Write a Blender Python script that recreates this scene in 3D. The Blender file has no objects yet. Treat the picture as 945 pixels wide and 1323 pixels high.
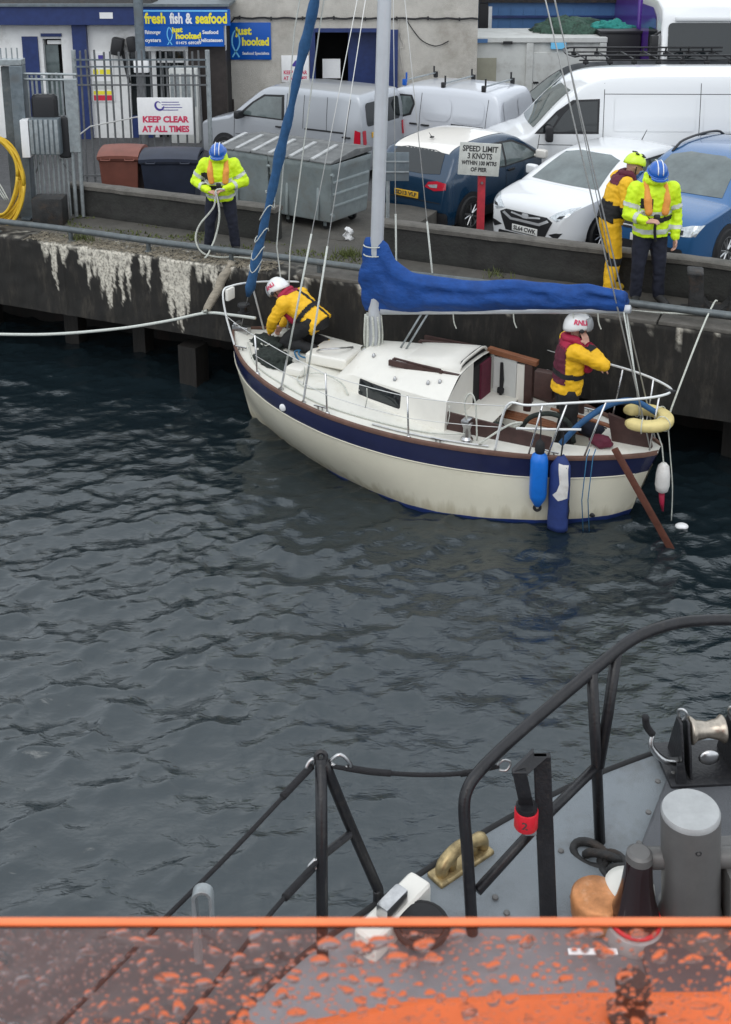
import bpy, bmesh, math, random
import numpy as np
from mathutils import Vector, Matrix, Quaternion, noise
from mathutils.bvhtree import BVHTree
R = math.radians
PI = math.pi
random.seed(7)
SC = bpy.context.scene
COL = SC.collection

# ------------------------------------------------------------------ camera
FPX, CXP, CYP, CAMH = 1500.0, 472.5, 300.0, 7.0      # focal length / principal point in photo pixels (945 x 1323)
PITCH = math.atan(420.0 / 1500.0)
cam_d = bpy.data.cameras.new('camera')
cam = bpy.data.objects.new('camera', cam_d)
COL.objects.link(cam)
cam.location = (0, 0, CAMH)
cam.rotation_euler = (PI / 2 - PITCH, 0, 0)
cam_d.sensor_fit = 'VERTICAL'
cam_d.sensor_height = 36.0
cam_d.sensor_width = 36.0
cam_d.lens = FPX / 1323.0 * 36.0
cam_d.shift_y = -(661.5 - CYP) / 1323.0
cam_d.dof.use_dof = True          # phone lens: a few mm of aperture, focused on the yacht
cam_d.dof.focus_distance = 14.5
cam_d.dof.aperture_fstop = 40.8 / 3.6
cam_d.clip_start = 0.05
cam_d.clip_end = 2000
SC.camera = cam

# ------------------------------------------------------------------ sky, sun, exposure (overcast)
W = bpy.data.worlds.new('World')
SC.world = W
W.use_nodes = True
wn, wl = W.node_tree.nodes, W.node_tree.links
wn.clear()
sky = wn.new('ShaderNodeTexSky')
sky.sky_type = 'NISHITA'
sky.sun_disc = False
CLOUD = 10.6
SUN_EL, SUN_AZ = 52.0, 200.0      # azimuth clockwise from +Y: behind the camera, a little to the left
sky.sun_elevation = R(SUN_EL)
sky.sun_rotation = R(SUN_AZ)
sky.air_density = 1.0
sky.dust_density = 4.0
sky.ozone_density = 1.0
hs = wn.new('ShaderNodeHueSaturation')
hs.inputs['Saturation'].default_value = 0.22
bgn = wn.new('ShaderNodeBackground')
bgn.inputs['Strength'].default_value = 0.15
won = wn.new('ShaderNodeOutputWorld')
wl.new(sky.outputs['Color'], hs.inputs['Color'])
# overcast: an unbroken grey cloud layer, faintly mottled all over, hides most of the clear sky
wtc = wn.new('ShaderNodeTexCoord')
wno = wn.new('ShaderNodeTexNoise')
wno.inputs['Scale'].default_value = 2.2
wno.inputs['Detail'].default_value = 5
wra = wn.new('ShaderNodeValToRGB')
wra.color_ramp.elements[0].position = 0.3
wra.color_ramp.elements[0].color = (0.69, 0.76, 0.84, 1)
wra.color_ramp.elements[1].position = 0.7
wra.color_ramp.elements[1].color = (0.92, 0.965, 1.01, 1)
wsc = wn.new('ShaderNodeVectorMath')
wsc.operation = 'SCALE'
wsc.inputs['Scale'].default_value = CLOUD
wmx = wn.new('ShaderNodeMix')
wmx.data_type = 'RGBA'
wmx.inputs['Factor'].default_value = 0.88
wl.new(wtc.outputs['Generated'], wno.inputs['Vector'])
wl.new(wno.outputs['Fac'], wra.inputs['Fac'])
wl.new(wra.outputs['Color'], wsc.inputs[0])
wl.new(hs.outputs['Color'], wmx.inputs['A'])
wl.new(wsc.outputs['Vector'], wmx.inputs['B'])
wl.new(wmx.outputs['Result'], bgn.inputs['Color'])
wl.new(bgn.outputs['Background'], won.inputs['Surface'])
sun_d = bpy.data.lights.new('sun', 'SUN')
sun_d.energy = 0.6
sun_d.angle = R(40)
sun_d.color = (1.0, 0.97, 0.93)
sun = bpy.data.objects.new('sun', sun_d)
COL.objects.link(sun)
sun.location = (0, 0, 40)
_sd = Vector((math.sin(R(SUN_AZ)) * math.cos(R(SUN_EL)), math.cos(R(SUN_AZ)) * math.cos(R(SUN_EL)), math.sin(R(SUN_EL))))
sun.rotation_euler = (-_sd).to_track_quat('-Z', 'Y').to_euler()
SC.view_settings.view_transform = 'Standard'
SC.view_settings.look = 'None'
SC.view_settings.exposure = 0.0
SC.view_settings.gamma = 1.0
SC.view_settings.use_curve_mapping = False
SC.render.resolution_x = 731
SC.render.resolution_y = 1024
SC.render.engine = 'CYCLES'
SC.cycles.max_bounces = 10
SC.cycles.transmission_bounces = 8
SC.cycles.transparent_max_bounces = 12
SC.cycles.caustics_reflective = False
SC.cycles.caustics_refractive = False
SC.cycles.sample_clamp_indirect = 4.0

# ------------------------------------------------------------------ measuring helpers (photo pixel -> point on a level plane / on a plane Y)
_c, _s = math.cos(PITCH), math.sin(PITCH)
def P(px, py, z):
    u, v = (px - CXP) / FPX, -(py - CYP) / FPX
    d = Vector((u, _c + v * _s, -_s + v * _c))
    t = (z - CAMH) / d.z
    return Vector((d.x * t, d.y * t, z))
def PY(px, py, Y):
    u, v = (px - CXP) / FPX, -(py - CYP) / FPX
    d = Vector((u, _c + v * _s, -_s + v * _c))
    t = Y / d.y
    return Vector((d.x * t, Y, CAMH + d.z * t))

# ------------------------------------------------------------------ materials
MATS = {}
def mat(name, col, rough=0.6, metal=0.0, var=0.0, vscale=6.0, dirt=None, dirt_amt=0.0, dscale=2.0, bump=0.0, bscale=40.0, coat=0.0, spec=0.5, stretch=None, trans=0.0, ior=1.45, emis=None, bdist=0.02):
    """procedural principled material: base colour with noise variation, patches of dirt, fine relief"""
    m = bpy.data.materials.new(name)
    m.use_nodes = True
    nt = m.node_tree
    b = nt.nodes['Principled BSDF']
    b.inputs['Base Color'].default_value = (*col, 1)
    b.inputs['Roughness'].default_value = rough
    b.inputs['Metallic'].default_value = metal
    b.inputs['Specular IOR Level'].default_value = spec
    b.inputs['IOR'].default_value = ior
    if coat:
        b.inputs['Coat Weight'].default_value = coat
        b.inputs['Coat Roughness'].default_value = 0.06
    if trans:
        b.inputs['Transmission Weight'].default_value = trans
    if var or dirt or bump:
        tc = nt.nodes.new('ShaderNodeTexCoord')
        mp = nt.nodes.new('ShaderNodeMapping')
        if stretch:
            mp.inputs['Scale'].default_value = stretch
        nt.links.new(tc.outputs['Object'], mp.inputs['Vector'])
        src = None
        if var:
            n1 = nt.nodes.new('ShaderNodeTexNoise')
            n1.inputs['Scale'].default_value = vscale
            n1.inputs['Detail'].default_value = 6
            n1.inputs['Roughness'].default_value = 0.65
            nt.links.new(mp.outputs['Vector'], n1.inputs['Vector'])
            r1 = nt.nodes.new('ShaderNodeValToRGB')
            r1.color_ramp.elements[0].position = 0.3
            r1.color_ramp.elements[1].position = 0.7
            r1.color_ramp.elements[0].color = (*[c * (1 - var) for c in col], 1)
            r1.color_ramp.elements[1].color = (*[min(1, c * (1 + var)) for c in col], 1)
            nt.links.new(n1.outputs['Fac'], r1.inputs['Fac'])
            src = r1.outputs['Color']
        if dirt:
            n2 = nt.nodes.new('ShaderNodeTexNoise')
            n2.inputs['Scale'].default_value = dscale
            n2.inputs['Detail'].default_value = 8
            n2.inputs['Roughness'].default_value = 0.7
            nt.links.new(mp.outputs['Vector'], n2.inputs['Vector'])
            r2 = nt.nodes.new('ShaderNodeMapRange')
            r2.inputs['From Min'].default_value = 0.62 - 0.3 * dirt_amt
            r2.inputs['From Max'].default_value = 0.78 - 0.3 * dirt_amt
            r2.inputs['To Max'].default_value = min(1.0, 0.35 + 0.65 * dirt_amt)
            nt.links.new(n2.outputs['Fac'], r2.inputs['Value'])
            mx = nt.nodes.new('ShaderNodeMix')
            mx.data_type = 'RGBA'
            nt.links.new(r2.outputs['Result'], mx.inputs['Factor'])
            if src: nt.links.new(src, mx.inputs['A'])
            else: mx.inputs['A'].default_value = (*col, 1)
            mx.inputs['B'].default_value = (*dirt, 1)
            src = mx.outputs['Result']
        if src: nt.links.new(src, b.inputs['Base Color'])
        if bump:
            n3 = nt.nodes.new('ShaderNodeTexNoise')
            n3.inputs['Scale'].default_value = bscale
            n3.inputs['Detail'].default_value = 5
            nt.links.new(mp.outputs['Vector'], n3.inputs['Vector'])
            bp = nt.nodes.new('ShaderNodeBump')
            bp.inputs['Strength'].default_value = min(1, bump)
            bp.inputs['Distance'].default_value = bdist
            nt.links.new(n3.outputs['Fac'], bp.inputs['Height'])
            nt.links.new(bp.outputs['Normal'], b.inputs['Normal'])
    if emis:
        b.inputs['Emission Color'].default_value = (*col, 1)
        b.inputs['Emission Strength'].default_value = emis
    MATS[name] = m
    return m

# ------------------------------------------------------------------ mesh builder
class MB:
    def __init__(s):
        s.v, s.f = [], []
    def add(s, vs, fs):
        o = len(s.v)
        s.v += [Vector(p) for p in vs]
        s.f += [tuple(i + o for i in f) for f in fs]
        return s
    def box(s, c, size, rot=None):
        hx, hy, hz = [k / 2 for k in size]
        vs = [Vector((x, y, z)) for x in (-hx, hx) for y in (-hy, hy) for z in (-hz, hz)]
        if rot is not None: vs = [rot @ p for p in vs]
        c = Vector(c)
        return s.add([c + p for p in vs], [(0, 1, 3, 2), (4, 6, 7, 5), (0, 4, 5, 1), (2, 3, 7, 6), (0, 2, 6, 4), (1, 5, 7, 3)])
    def bbox(s, x0, x1, y0, y1, z0, z1):
        return s.box(((x0 + x1) / 2, (y0 + y1) / 2, (z0 + z1) / 2), (x1 - x0, y1 - y0, z1 - z0))
    def rbox(s, c, size, r=0.02, seg=2, rot=None):
        """box with rounded edges"""
        bm = bmesh.new()
        bmesh.ops.create_cube(bm, size=1)
        bmesh.ops.scale(bm, vec=size, verts=bm.verts)
        bmesh.ops.bevel(bm, geom=list(bm.edges), offset=min(r, min(size) * .49), segments=seg, profile=0.6, affect='EDGES')
        c = Vector(c)
        vs = [(c + ((rot @ v.co) if rot is not None else v.co)) for v in bm.verts]
        bm.verts.index_update()
        fs = [tuple(v.index for v in f.verts) for f in bm.faces]
        bm.free()
        return s.add(vs, fs)
    def prism(s, poly, vec):
        n = len(poly)
        vec = Vector(vec)
        a = [Vector(p) for p in poly]
        return s.add(a + [p + vec for p in a], [tuple(range(n - 1, -1, -1)), tuple(range(n, 2 * n))] + [(i, (i + 1) % n, n + (i + 1) % n, n + i) for i in range(n)])
    def tube(s, pts, r, n=8, cap=True, smooth=0):
        """pipe along points, r one radius or a list"""
        pts = [Vector(p) for p in pts]
        if smooth: pts = crom(pts, smooth)
        m = len(pts)
        rs = r if isinstance(r, (list, tuple)) else [r] * m
        if len(rs) != m:
            rs = [rs[0] + (rs[-1] - rs[0]) * i / (m - 1) for i in range(m)] if len(rs) == 2 else list(np.interp(np.linspace(0, 1, m), np.linspace(0, 1, len(rs)), rs))
        vs, fs = [], []
        up = None
        for i, p in enumerate(pts):
            t = (pts[min(i + 1, m - 1)] - pts[max(i - 1, 0)])
            if t.length < 1e-9: t = Vector((0, 0, 1))
            t.normalize()
            if up is None:
                a = Vector((0, 0, 1)) if abs(t.z) < 0.9 else Vector((1, 0, 0))
                up = (a - t * a.dot(t)).normalized()
            else:
                up = (up - t * up.dot(t))
                if up.length < 1e-6: up = t.orthogonal()
                up.normalize()
            sd = t.cross(up)
            for k in range(n):
                a = 2 * PI * k / n
                vs.append(p + (up * math.cos(a) + sd * math.sin(a)) * rs[i])
        for i in range(m - 1):
            for k in range(n):
                fs.append((i * n + k, i * n + (k + 1) % n, (i + 1) * n + (k + 1) % n, (i + 1) * n + k))
        if cap:
            fs.append(tuple(range(n - 1, -1, -1)))
            fs.append(tuple(range((m - 1) * n, m * n)))
        return s.add(vs, fs)
    def cyl(s, p0, p1, r0, r1=None, n=16):
        return s.tube([p0, p1], [r0, r0 if r1 is None else r1], n)
    def lathe(s, prof, c=(0, 0, 0), n=24, rot=None):
        """profile (r, z) turned about z"""
        c = Vector(c)
        vs, fs = [], []
        for r, z in prof:
            for k in range(n):
                a = 2 * PI * k / n
                p = Vector((r * math.cos(a), r * math.sin(a), z))
                vs.append(c + ((rot @ p) if rot is not None else p))
        m = len(prof)
        for i in range(m - 1):
            for k in range(n):
                fs.append((i * n + k, i * n + (k + 1) % n, (i + 1) * n + (k + 1) % n, (i + 1) * n + k))
        fs.append(tuple(range(n - 1, -1, -1)))
        fs.append(tuple(range((m - 1) * n, m * n)))
        return s.add(vs, fs)
    def torus(s, c, R0, r, rot=None, n=32, k=10, arc=(0, 2 * PI), sy=1.0):
        c = Vector(c)
        pts = []
        closed = abs(arc[1] - arc[0] - 2 * PI) < 1e-6
        cnt = n if closed else n + 1
        vs, fs = [], []
        for i in range(cnt):
            a = arc[0] + (arc[1] - arc[0]) * i / n
            for j in range(k):
                b = 2 * PI * j / k
                p = Vector(((R0 + r * math.cos(b)) * math.cos(a), (R0 + r * math.cos(b)) * math.sin(a) * sy, r * math.sin(b)))
                vs.append(c + ((rot @ p) if rot is not None else p))
        for i in range(cnt if closed else cnt - 1):
            for j in range(k):
                i2 = (i + 1) % cnt
                fs.append((i * k + j, i2 * k + j, i2 * k + (j + 1) % k, i * k + (j + 1) % k))
        return s.add(vs, fs)
    def ball(s, c, r, seg=16, ring=10, rot=None):
        c = Vector(c)
        rr = r if isinstance(r, (list, tuple)) else (r, r, r)
        vs, fs = [], []
        for i in range(ring + 1):
            th = PI * i / ring
            for k in range(seg):
                a = 2 * PI * k / seg
                p = Vector((rr[0] * math.sin(th) * math.cos(a), rr[1] * math.sin(th) * math.sin(a), rr[2] * math.cos(th)))
                vs.append(c + ((rot @ p) if rot is not None else p))
        for i in range(ring):
            for k in range(seg):
                a, b, c2, d = i * seg + k, i * seg + (k + 1) % seg, (i + 1) * seg + (k + 1) % seg, (i + 1) * seg + k
                if i == 0: fs.append((a, d, c2))
                elif i == ring - 1: fs.append((a, d, b))
                else: fs.append((a, d, c2, b))
        return s.add(vs, fs)
    def sheet(s, rows):
        """grid of points"""
        n = len(rows[0])
        fs = [(i * n + j, i * n + j + 1, (i + 1) * n + j + 1, (i + 1) * n + j) for i in range(len(rows) - 1) for j in range(n - 1)]
        return s.add([p for r in rows for p in r], fs)
    def xf(s, M):
        s.v = [M @ p for p in s.v]
        return s
    def mesh(s, name, smooth=False):
        me = bpy.data.meshes.new(name)
        me.from_pydata([tuple(p) for p in s.v], [], s.f)
        me.validate()
        bm = bmesh.new()
        bm.from_mesh(me)
        bmesh.ops.remove_doubles(bm, verts=bm.verts, dist=1e-5)
        bmesh.ops.recalc_face_normals(bm, faces=bm.faces)
        bm.to_mesh(me)
        bm.free()
        if smooth:
            me.polygons.foreach_set('use_smooth', [True] * len(me.polygons))
            if smooth == 'auto': sharp(me, 35)
        me.update()
        return me
    def build(s, name, m, parent=None, smooth='auto', bevel=0, loc=None):
        me = s.mesh(name, smooth)
        me.materials.append(MATS[m] if isinstance(m, str) else m)
        o = bpy.data.objects.new(name, me)
        COL.objects.link(o)
        if parent is not None: o.parent = parent
        if loc is not None: o.location = loc
        if bevel:
            bv = o.modifiers.new('bevel', 'BEVEL')
            bv.width = bevel
            bv.segments = 2
            bv.limit_method = 'ANGLE'
            bv.angle_limit = R(40)
        return o

def sharp(me, deg):
    bm = bmesh.new()
    bm.from_mesh(me)
    lim = R(deg)
    for e in bm.edges:
        if len(e.link_faces) == 2 and e.calc_face_angle(0) > lim: e.smooth = False
    bm.to_mesh(me)
    bm.free()

def crom(pts, k):
    """Catmull-Rom through the points, k samples per span"""
    pts = [Vector(p) for p in pts]
    out = []
    n = len(pts)
    for i in range(n - 1):
        p0, p1, p2, p3 = pts[max(i - 1, 0)], pts[i], pts[i + 1], pts[min(i + 2, n - 1)]
        for j in range(k):
            t = j / k
            out.append(0.5 * ((2 * p1) + (p2 - p0) * t + (2 * p0 - 5 * p1 + 4 * p2 - p3) * t * t + (3 * p1 - p0 - 3 * p2 + p3) * t ** 3))
    out.append(pts[-1])
    return out

def rotz(a): return Matrix.Rotation(a, 3, 'Z')
def rotx(a): return Matrix.Rotation(a, 3, 'X')
def roty(a): return Matrix.Rotation(a, 3, 'Y')

def tag(o, label=None, cat=None, group=None, kind=None):
    if label: o['label'] = label
    if cat: o['category'] = cat
    if group: o['group'] = group
    if kind: o['kind'] = kind
    return o
def thing(name, label, cat, loc=(0, 0, 0), rz=0.0, group=None):
    o = bpy.data.objects.new(name, None)
    o.empty_display_size = 0.2
    COL.objects.link(o)
    o.location = loc
    o.rotation_euler = (0, 0, rz)
    return tag(o, label, cat, group)

def eval_mesh(me, mods):
    """apply modifiers (list of (type, dict)) to a mesh through the depsgraph"""
    o = bpy.data.objects.new('tmp', me)
    COL.objects.link(o)
    for i, (t, kw) in enumerate(mods):
        md = o.modifiers.new('m%d' % i, t)
        for k, v in kw.items(): setattr(md, k, v)
    dg = bpy.context.evaluated_depsgraph_get()
    out = bpy.data.meshes.new_from_object(o.evaluated_get(dg))
    bpy.data.objects.remove(o)
    return out

def text_geo(body, size, bold=0.0, shear=0.0, spacing=1.0, align='CENTER'):
    cu = bpy.data.curves.new('t', 'FONT')
    cu.body = body
    cu.size = size
    cu.align_x = align
    cu.align_y = 'CENTER'
    cu.offset = bold
    cu.shear = shear
    cu.space_character = spacing
    cu.resolution_u = 3
    cu.fill_mode = 'FRONT'
    o = bpy.data.objects.new('t', cu)
    COL.objects.link(o)
    dg = bpy.context.evaluated_depsgraph_get()
    me = bpy.data.meshes.new_from_object(o.evaluated_get(dg))
    vs = [v.co.copy() for v in me.vertices]
    fs = [tuple(p.vertices) for p in me.polygons]
    bpy.data.objects.remove(o)
    bpy.data.meshes.remove(me)
    return vs, fs
def text(parent, body, size, M, m, bold=0.0, width=None, shear=0.0, name='lettering', align='CENTER', fn=None):
    """flat print: M maps the text plane (x right, y up) into the parent's space"""
    vs, fs = text_geo(body, size, bold, shear, 1.0, align)
    if width:
        xs = [v.x for v in vs]
        k = width / (max(xs) - min(xs))
        for v in vs: v.x *= k
    mb = MB()
    mb.add([(fn(v) if fn else M @ v) for v in vs], fs)
    return mb.build(name, m, parent, smooth=False)
def plane_m(o, xa, ya):
    """matrix with text x along xa, y along ya, origin o"""
    xa, ya = Vector(xa).normalized(), Vector(ya).normalized()
    za = xa.cross(ya)
    return Matrix(((xa.x, ya.x, za.x, o[0]), (xa.y, ya.y, za.y, o[1]), (xa.z, ya.z, za.z, o[2]), (0, 0, 0, 1)))

def patch(bvh, poly, axis, start, off=0.004, cuts=3, M=None):
    """polygon in a 2-D view projected on to a surface; axis 'y-' looks along -y from y=start, etc.  poly points are (a, z) (side / end views) or (x, y) (top view)"""
    bm = bmesh.new()
    ds = {'y-': Vector((0, -1, 0)), 'y+': Vector((0, 1, 0)), 'x-': Vector((-1, 0, 0)), 'x+': Vector((1, 0, 0)), 'z-': Vector((0, 0, -1))}
    d = ds[axis]
    def o3(a, b):
        if axis[0] == 'y': return Vector((a, start, b))
        if axis[0] == 'x': return Vector((start, a, b))
        return Vector((a, b, start))
    vs = [bm.verts.new(o3(*p)) for p in poly]
    bm.faces.new(vs)
    bmesh.ops.triangulate(bm, faces=bm.faces)
    for _ in range(cuts):
        bmesh.ops.subdivide_edges(bm, edges=[e for e in bm.edges if e.calc_length() > 0.06], cuts=1, use_grid_fill=False)
        bmesh.ops.triangulate(bm, faces=[f for f in bm.faces if len(f.verts) > 3])
    bad = []
    for v in bm.verts:
        h, n, i, dist = bvh.ray_cast(v.co, d)
        if h is None: bad.append(v)
        else:
            if n.dot(d) > 0: n = -n
            v.co = h + n * off
    if bad: bmesh.ops.delete(bm, geom=bad, context='VERTS')
    bm.verts.index_update()
    vs = [v.co.copy() for v in bm.verts]
    fs = [tuple(v.index for v in f.verts) for f in bm.faces]
    bm.free()
    mb = MB()
    mb.add(vs, fs)
    return mb
def rrect(x0, x1, z0, z1, r=0.05, n=4):
    """rounded rectangle outline"""
    out = []
    for cx, cz, a0 in ((x1 - r, z1 - r, 0), (x0 + r, z1 - r, 90), (x0 + r, z0 + r, 180), (x1 - r, z0 + r, 270)):
        for i in range(n + 1):
            a = R(a0 + 90 * i / n)
            out.append((cx + r * math.cos(a), cz + r * math.sin(a)))
    return out
def copy_tree(o, parent=None):
    c = o.copy()
    COL.objects.link(c)
    c.parent = parent
    for ch in [x for x in bpy.data.objects if x.parent == o]: copy_tree(ch, c)
    return c
# ------------------------------------------------------------------ materials used
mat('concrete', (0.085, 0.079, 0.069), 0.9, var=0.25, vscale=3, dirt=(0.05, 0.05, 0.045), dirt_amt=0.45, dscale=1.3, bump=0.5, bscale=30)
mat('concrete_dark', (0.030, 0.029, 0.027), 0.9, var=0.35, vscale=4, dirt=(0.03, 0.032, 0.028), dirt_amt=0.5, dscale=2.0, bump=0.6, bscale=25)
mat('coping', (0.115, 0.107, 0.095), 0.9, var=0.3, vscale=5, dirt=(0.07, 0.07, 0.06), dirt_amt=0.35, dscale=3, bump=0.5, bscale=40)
mat('asphalt', (0.06, 0.06, 0.062), 0.85, var=0.25, vscale=8, dirt=(0.1, 0.1, 0.1), dirt_amt=0.3, dscale=0.6, bump=0.4, bscale=120)
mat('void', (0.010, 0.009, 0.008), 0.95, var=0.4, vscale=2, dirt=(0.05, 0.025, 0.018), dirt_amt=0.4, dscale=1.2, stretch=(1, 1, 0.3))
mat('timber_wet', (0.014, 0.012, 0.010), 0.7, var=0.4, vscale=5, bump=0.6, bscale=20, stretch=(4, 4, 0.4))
mat('galv', (0.33, 0.36, 0.37), 0.5, 0.6, var=0.2, vscale=14, dirt=(0.2, 0.19, 0.18), dirt_amt=0.3, dscale=6)
mat('galv_dark', (0.16, 0.19, 0.21), 0.55, 0.4, var=0.25, vscale=10, dirt=(0.1, 0.09, 0.08), dirt_amt=0.35, dscale=5)
mat('bar_steel', (0.13, 0.135, 0.14), 0.6, 0.3, var=0.2, vscale=20)
mat('pipe_grey', (0.11, 0.125, 0.13), 0.45, 0.3, var=0.25, vscale=8, dirt=(0.2, 0.2, 0.18), dirt_amt=0.25, dscale=9)
mat('white_paint', (0.74, 0.74, 0.73), 0.4, var=0.05, vscale=5)
mat('white_wall', (0.76, 0.76, 0.75), 0.85, var=0.08, vscale=2, dirt=(0.38, 0.37, 0.34), dirt_amt=0.25, dscale=1.5, bump=0.25, bscale=60)
mat('roughcast', (0.50, 0.475, 0.43), 0.95, var=0.12, vscale=2.5, dirt=(0.30, 0.27, 0.23), dirt_amt=0.42, dscale=0.9, bump=0.9, bscale=45)
mat('navy_paint', (0.018, 0.035, 0.13), 0.45, var=0.2, vscale=6)
mat('sign_blue', (0.0, 0.085, 0.42), 0.35)
mat('sign_cyan', (0.18, 0.55, 0.85), 0.4)
mat('sign_yellow', (0.85, 0.75, 0.05), 0.4)
mat('sign_white', (0.8, 0.8, 0.8), 0.4, var=0.04, vscale=10)
mat('sign_red', (0.62, 0.03, 0.06), 0.45)
mat('sign_text_red', (0.6, 0.05, 0.12), 0.5)
mat('sign_text_black', (0.05, 0.05, 0.05), 0.5)
mat('sign_purple', (0.07, 0.05, 0.3), 0.5)
mat('sign_weather', (0.55, 0.56, 0.52), 0.6, var=0.12, vscale=12, dirt=(0.3, 0.3, 0.26), dirt_amt=0.2, dscale=9)
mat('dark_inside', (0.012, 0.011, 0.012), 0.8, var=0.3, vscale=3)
mat('brown_dark', (0.035, 0.028, 0.026), 0.6, var=0.3, vscale=5)
mat('steel_blue', (0.07, 0.17, 0.36), 0.5, var=0.12, vscale=2)
mat('cabin_grey', (0.56, 0.57, 0.55), 0.6, var=0.08, vscale=3, dirt=(0.3, 0.28, 0.25), dirt_amt=0.3, dscale=1.8)
mat('cabin_panel', (0.34, 0.33, 0.26), 0.6, var=0.1, vscale=3)
mat('rubber', (0.012, 0.012, 0.013), 0.75, var=0.2, vscale=20)
mat('black_plastic', (0.018, 0.018, 0.02), 0.45)
mat('black_paint', (0.011, 0.011, 0.013), 0.36, var=0.35, vscale=12, dirt=(0.05, 0.045, 0.04), dirt_amt=0.22, dscale=22, bump=0.15, bscale=60)
mat('glass_dark', (0.012, 0.016, 0.018), 0.04, spec=0.8)
mat('glass_tint', (0.10, 0.125, 0.125), 0.04, spec=1.0, var=0.35, vscale=2.5)
mat('chrome', (0.75, 0.76, 0.78), 0.25, 0.6)
mat('steel', (0.5, 0.5, 0.5), 0.28, 1.0, var=0.15, vscale=30)
mat('lamp_clear', (0.55, 0.58, 0.6), 0.08, 0.5, var=0.3, vscale=25)
mat('lamp_red', (0.45, 0.012, 0.03), 0.15, coat=0.6)
mat('plate_white', (0.75, 0.75, 0.72), 0.45)
mat('plate_yellow', (0.72, 0.42, 0.04), 0.45)
mat('car_white', (0.72, 0.73, 0.74), 0.28, coat=0.8)
mat('car_silver', (0.42, 0.44, 0.47), 0.32, 0.35, coat=0.7)
mat('car_lightgrey', (0.56, 0.58, 0.62), 0.32, 0.15, coat=0.7)
mat('car_teal', (0.006, 0.032, 0.072), 0.25, 0.2, coat=0.9)
mat('car_blue', (0.03, 0.12, 0.29), 0.26, 0.35, coat=0.9)
mat('car_ivory', (0.74, 0.71, 0.66), 0.28, coat=0.8)
mat('car_darkgrey', (0.018, 0.020, 0.024), 0.55, 0.0, spec=0.25)
mat('lorry_purple', (0.10, 0.03, 0.30), 0.3, coat=0.8)
mat('bin_galv', (0.27, 0.31, 0.315), 0.6, 0.25, var=0.2, vscale=5, dirt=(0.16, 0.15, 0.13), dirt_amt=0.4, dscale=2.5, bump=0.1, bscale=8)
mat('lid_strap', (0.40, 0.41, 0.41), 0.5, 0.2, var=0.2, vscale=8)
mat('bin_lid', (0.13, 0.135, 0.135), 0.55, 0.2, var=0.3, vscale=4, dirt=(0.3, 0.3, 0.29), dirt_amt=0.35, dscale=3)
mat('bin_brown', (0.20, 0.07, 0.05), 0.55, var=0.15, vscale=4)
mat('bin_navy', (0.02, 0.026, 0.045), 0.5, var=0.2, vscale=4)
mat('hose_yellow', (0.66, 0.42, 0.03), 0.5, var=0.15, vscale=8)
mat('rope_white', (0.55, 0.56, 0.50), 0.9, var=0.2, vscale=40, bump=0.5, bscale=120)
mat('rope_pale', (0.55, 0.57, 0.53), 0.9, var=0.15, vscale=50)
mat('rope_blue', (0.03, 0.13, 0.25), 0.85, var=0.2, vscale=60)
mat('rope_black', (0.015, 0.015, 0.017), 0.85, var=0.3, vscale=60, bump=0.5, bscale=150)
mat('post_red', (0.42, 0.03, 0.045), 0.55, var=0.25, vscale=9, dirt=(0.25, 0.05, 0.05), dirt_amt=0.3, dscale=8)
mat('driftwood', (0.30, 0.265, 0.21), 0.9, var=0.3, vscale=7, bump=0.6, bscale=25, stretch=(1, 1, 5))
mat('iron', (0.028, 0.028, 0.028), 0.65, 0.2, var=0.4, vscale=9, dirt=(0.07, 0.045, 0.03), dirt_amt=0.35, dscale=6, bump=0.4, bscale=40)
mat('weed', (0.10, 0.12, 0.035), 0.9, var=0.4, vscale=15)
mat('moss', (0.115, 0.115, 0.045), 0.95, var=0.5, vscale=7, dirt=(0.20, 0.17, 0.12), dirt_amt=0.45, dscale=4, bump=0.9, bscale=50)
mat('net_green', (0.05, 0.10, 0.075), 0.9, var=0.5, vscale=16, dirt=(0.03, 0.035, 0.03), dirt_amt=0.5, dscale=6, bump=1.0, bscale=60)
mat('net_teal', (0.03, 0.25, 0.22), 0.9, var=0.3, vscale=16, bump=1.0, bscale=60)
# people
mat('hi_vis', (0.62, 0.86, 0.015), 0.6, var=0.10, vscale=9)
mat('retro', (0.55, 0.58, 0.52), 0.4, var=0.12, vscale=14)
mat('orange_vest', (0.75, 0.30, 0.06), 0.7, var=0.12, vscale=12)
mat('cloth_navy', (0.012, 0.014, 0.026), 0.85, var=0.3, vscale=9)
mat('cloth_black', (0.012, 0.012, 0.013), 0.8, var=0.3, vscale=9)
mat('suit_yellow', (0.80, 0.45, 0.012), 0.65, var=0.12, vscale=8)
mat('vest_red', (0.33, 0.012, 0.045), 0.7, var=0.2, vscale=12)
mat('vest_maroon', (0.10, 0.012, 0.03), 0.75, var=0.2, vscale=12)
mat('skin', (0.50, 0.28, 0.21), 0.55, var=0.12, vscale=14)
mat('helmet_blue', (0.01, 0.11, 0.46), 0.25, coat=0.5)
mat('helmet_white', (0.78, 0.78, 0.77), 0.25, coat=0.5)
mat('helmet_lime', (0.60, 0.80, 0.03), 0.3, coat=0.4)
mat('visor', (0.30, 0.31, 0.32), 0.15, spec=0.7)
mat('boot', (0.02, 0.02, 0.02), 0.6)
mat('boot_yellow', (0.66, 0.42, 0.03), 0.6, var=0.15, vscale=10)
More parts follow.
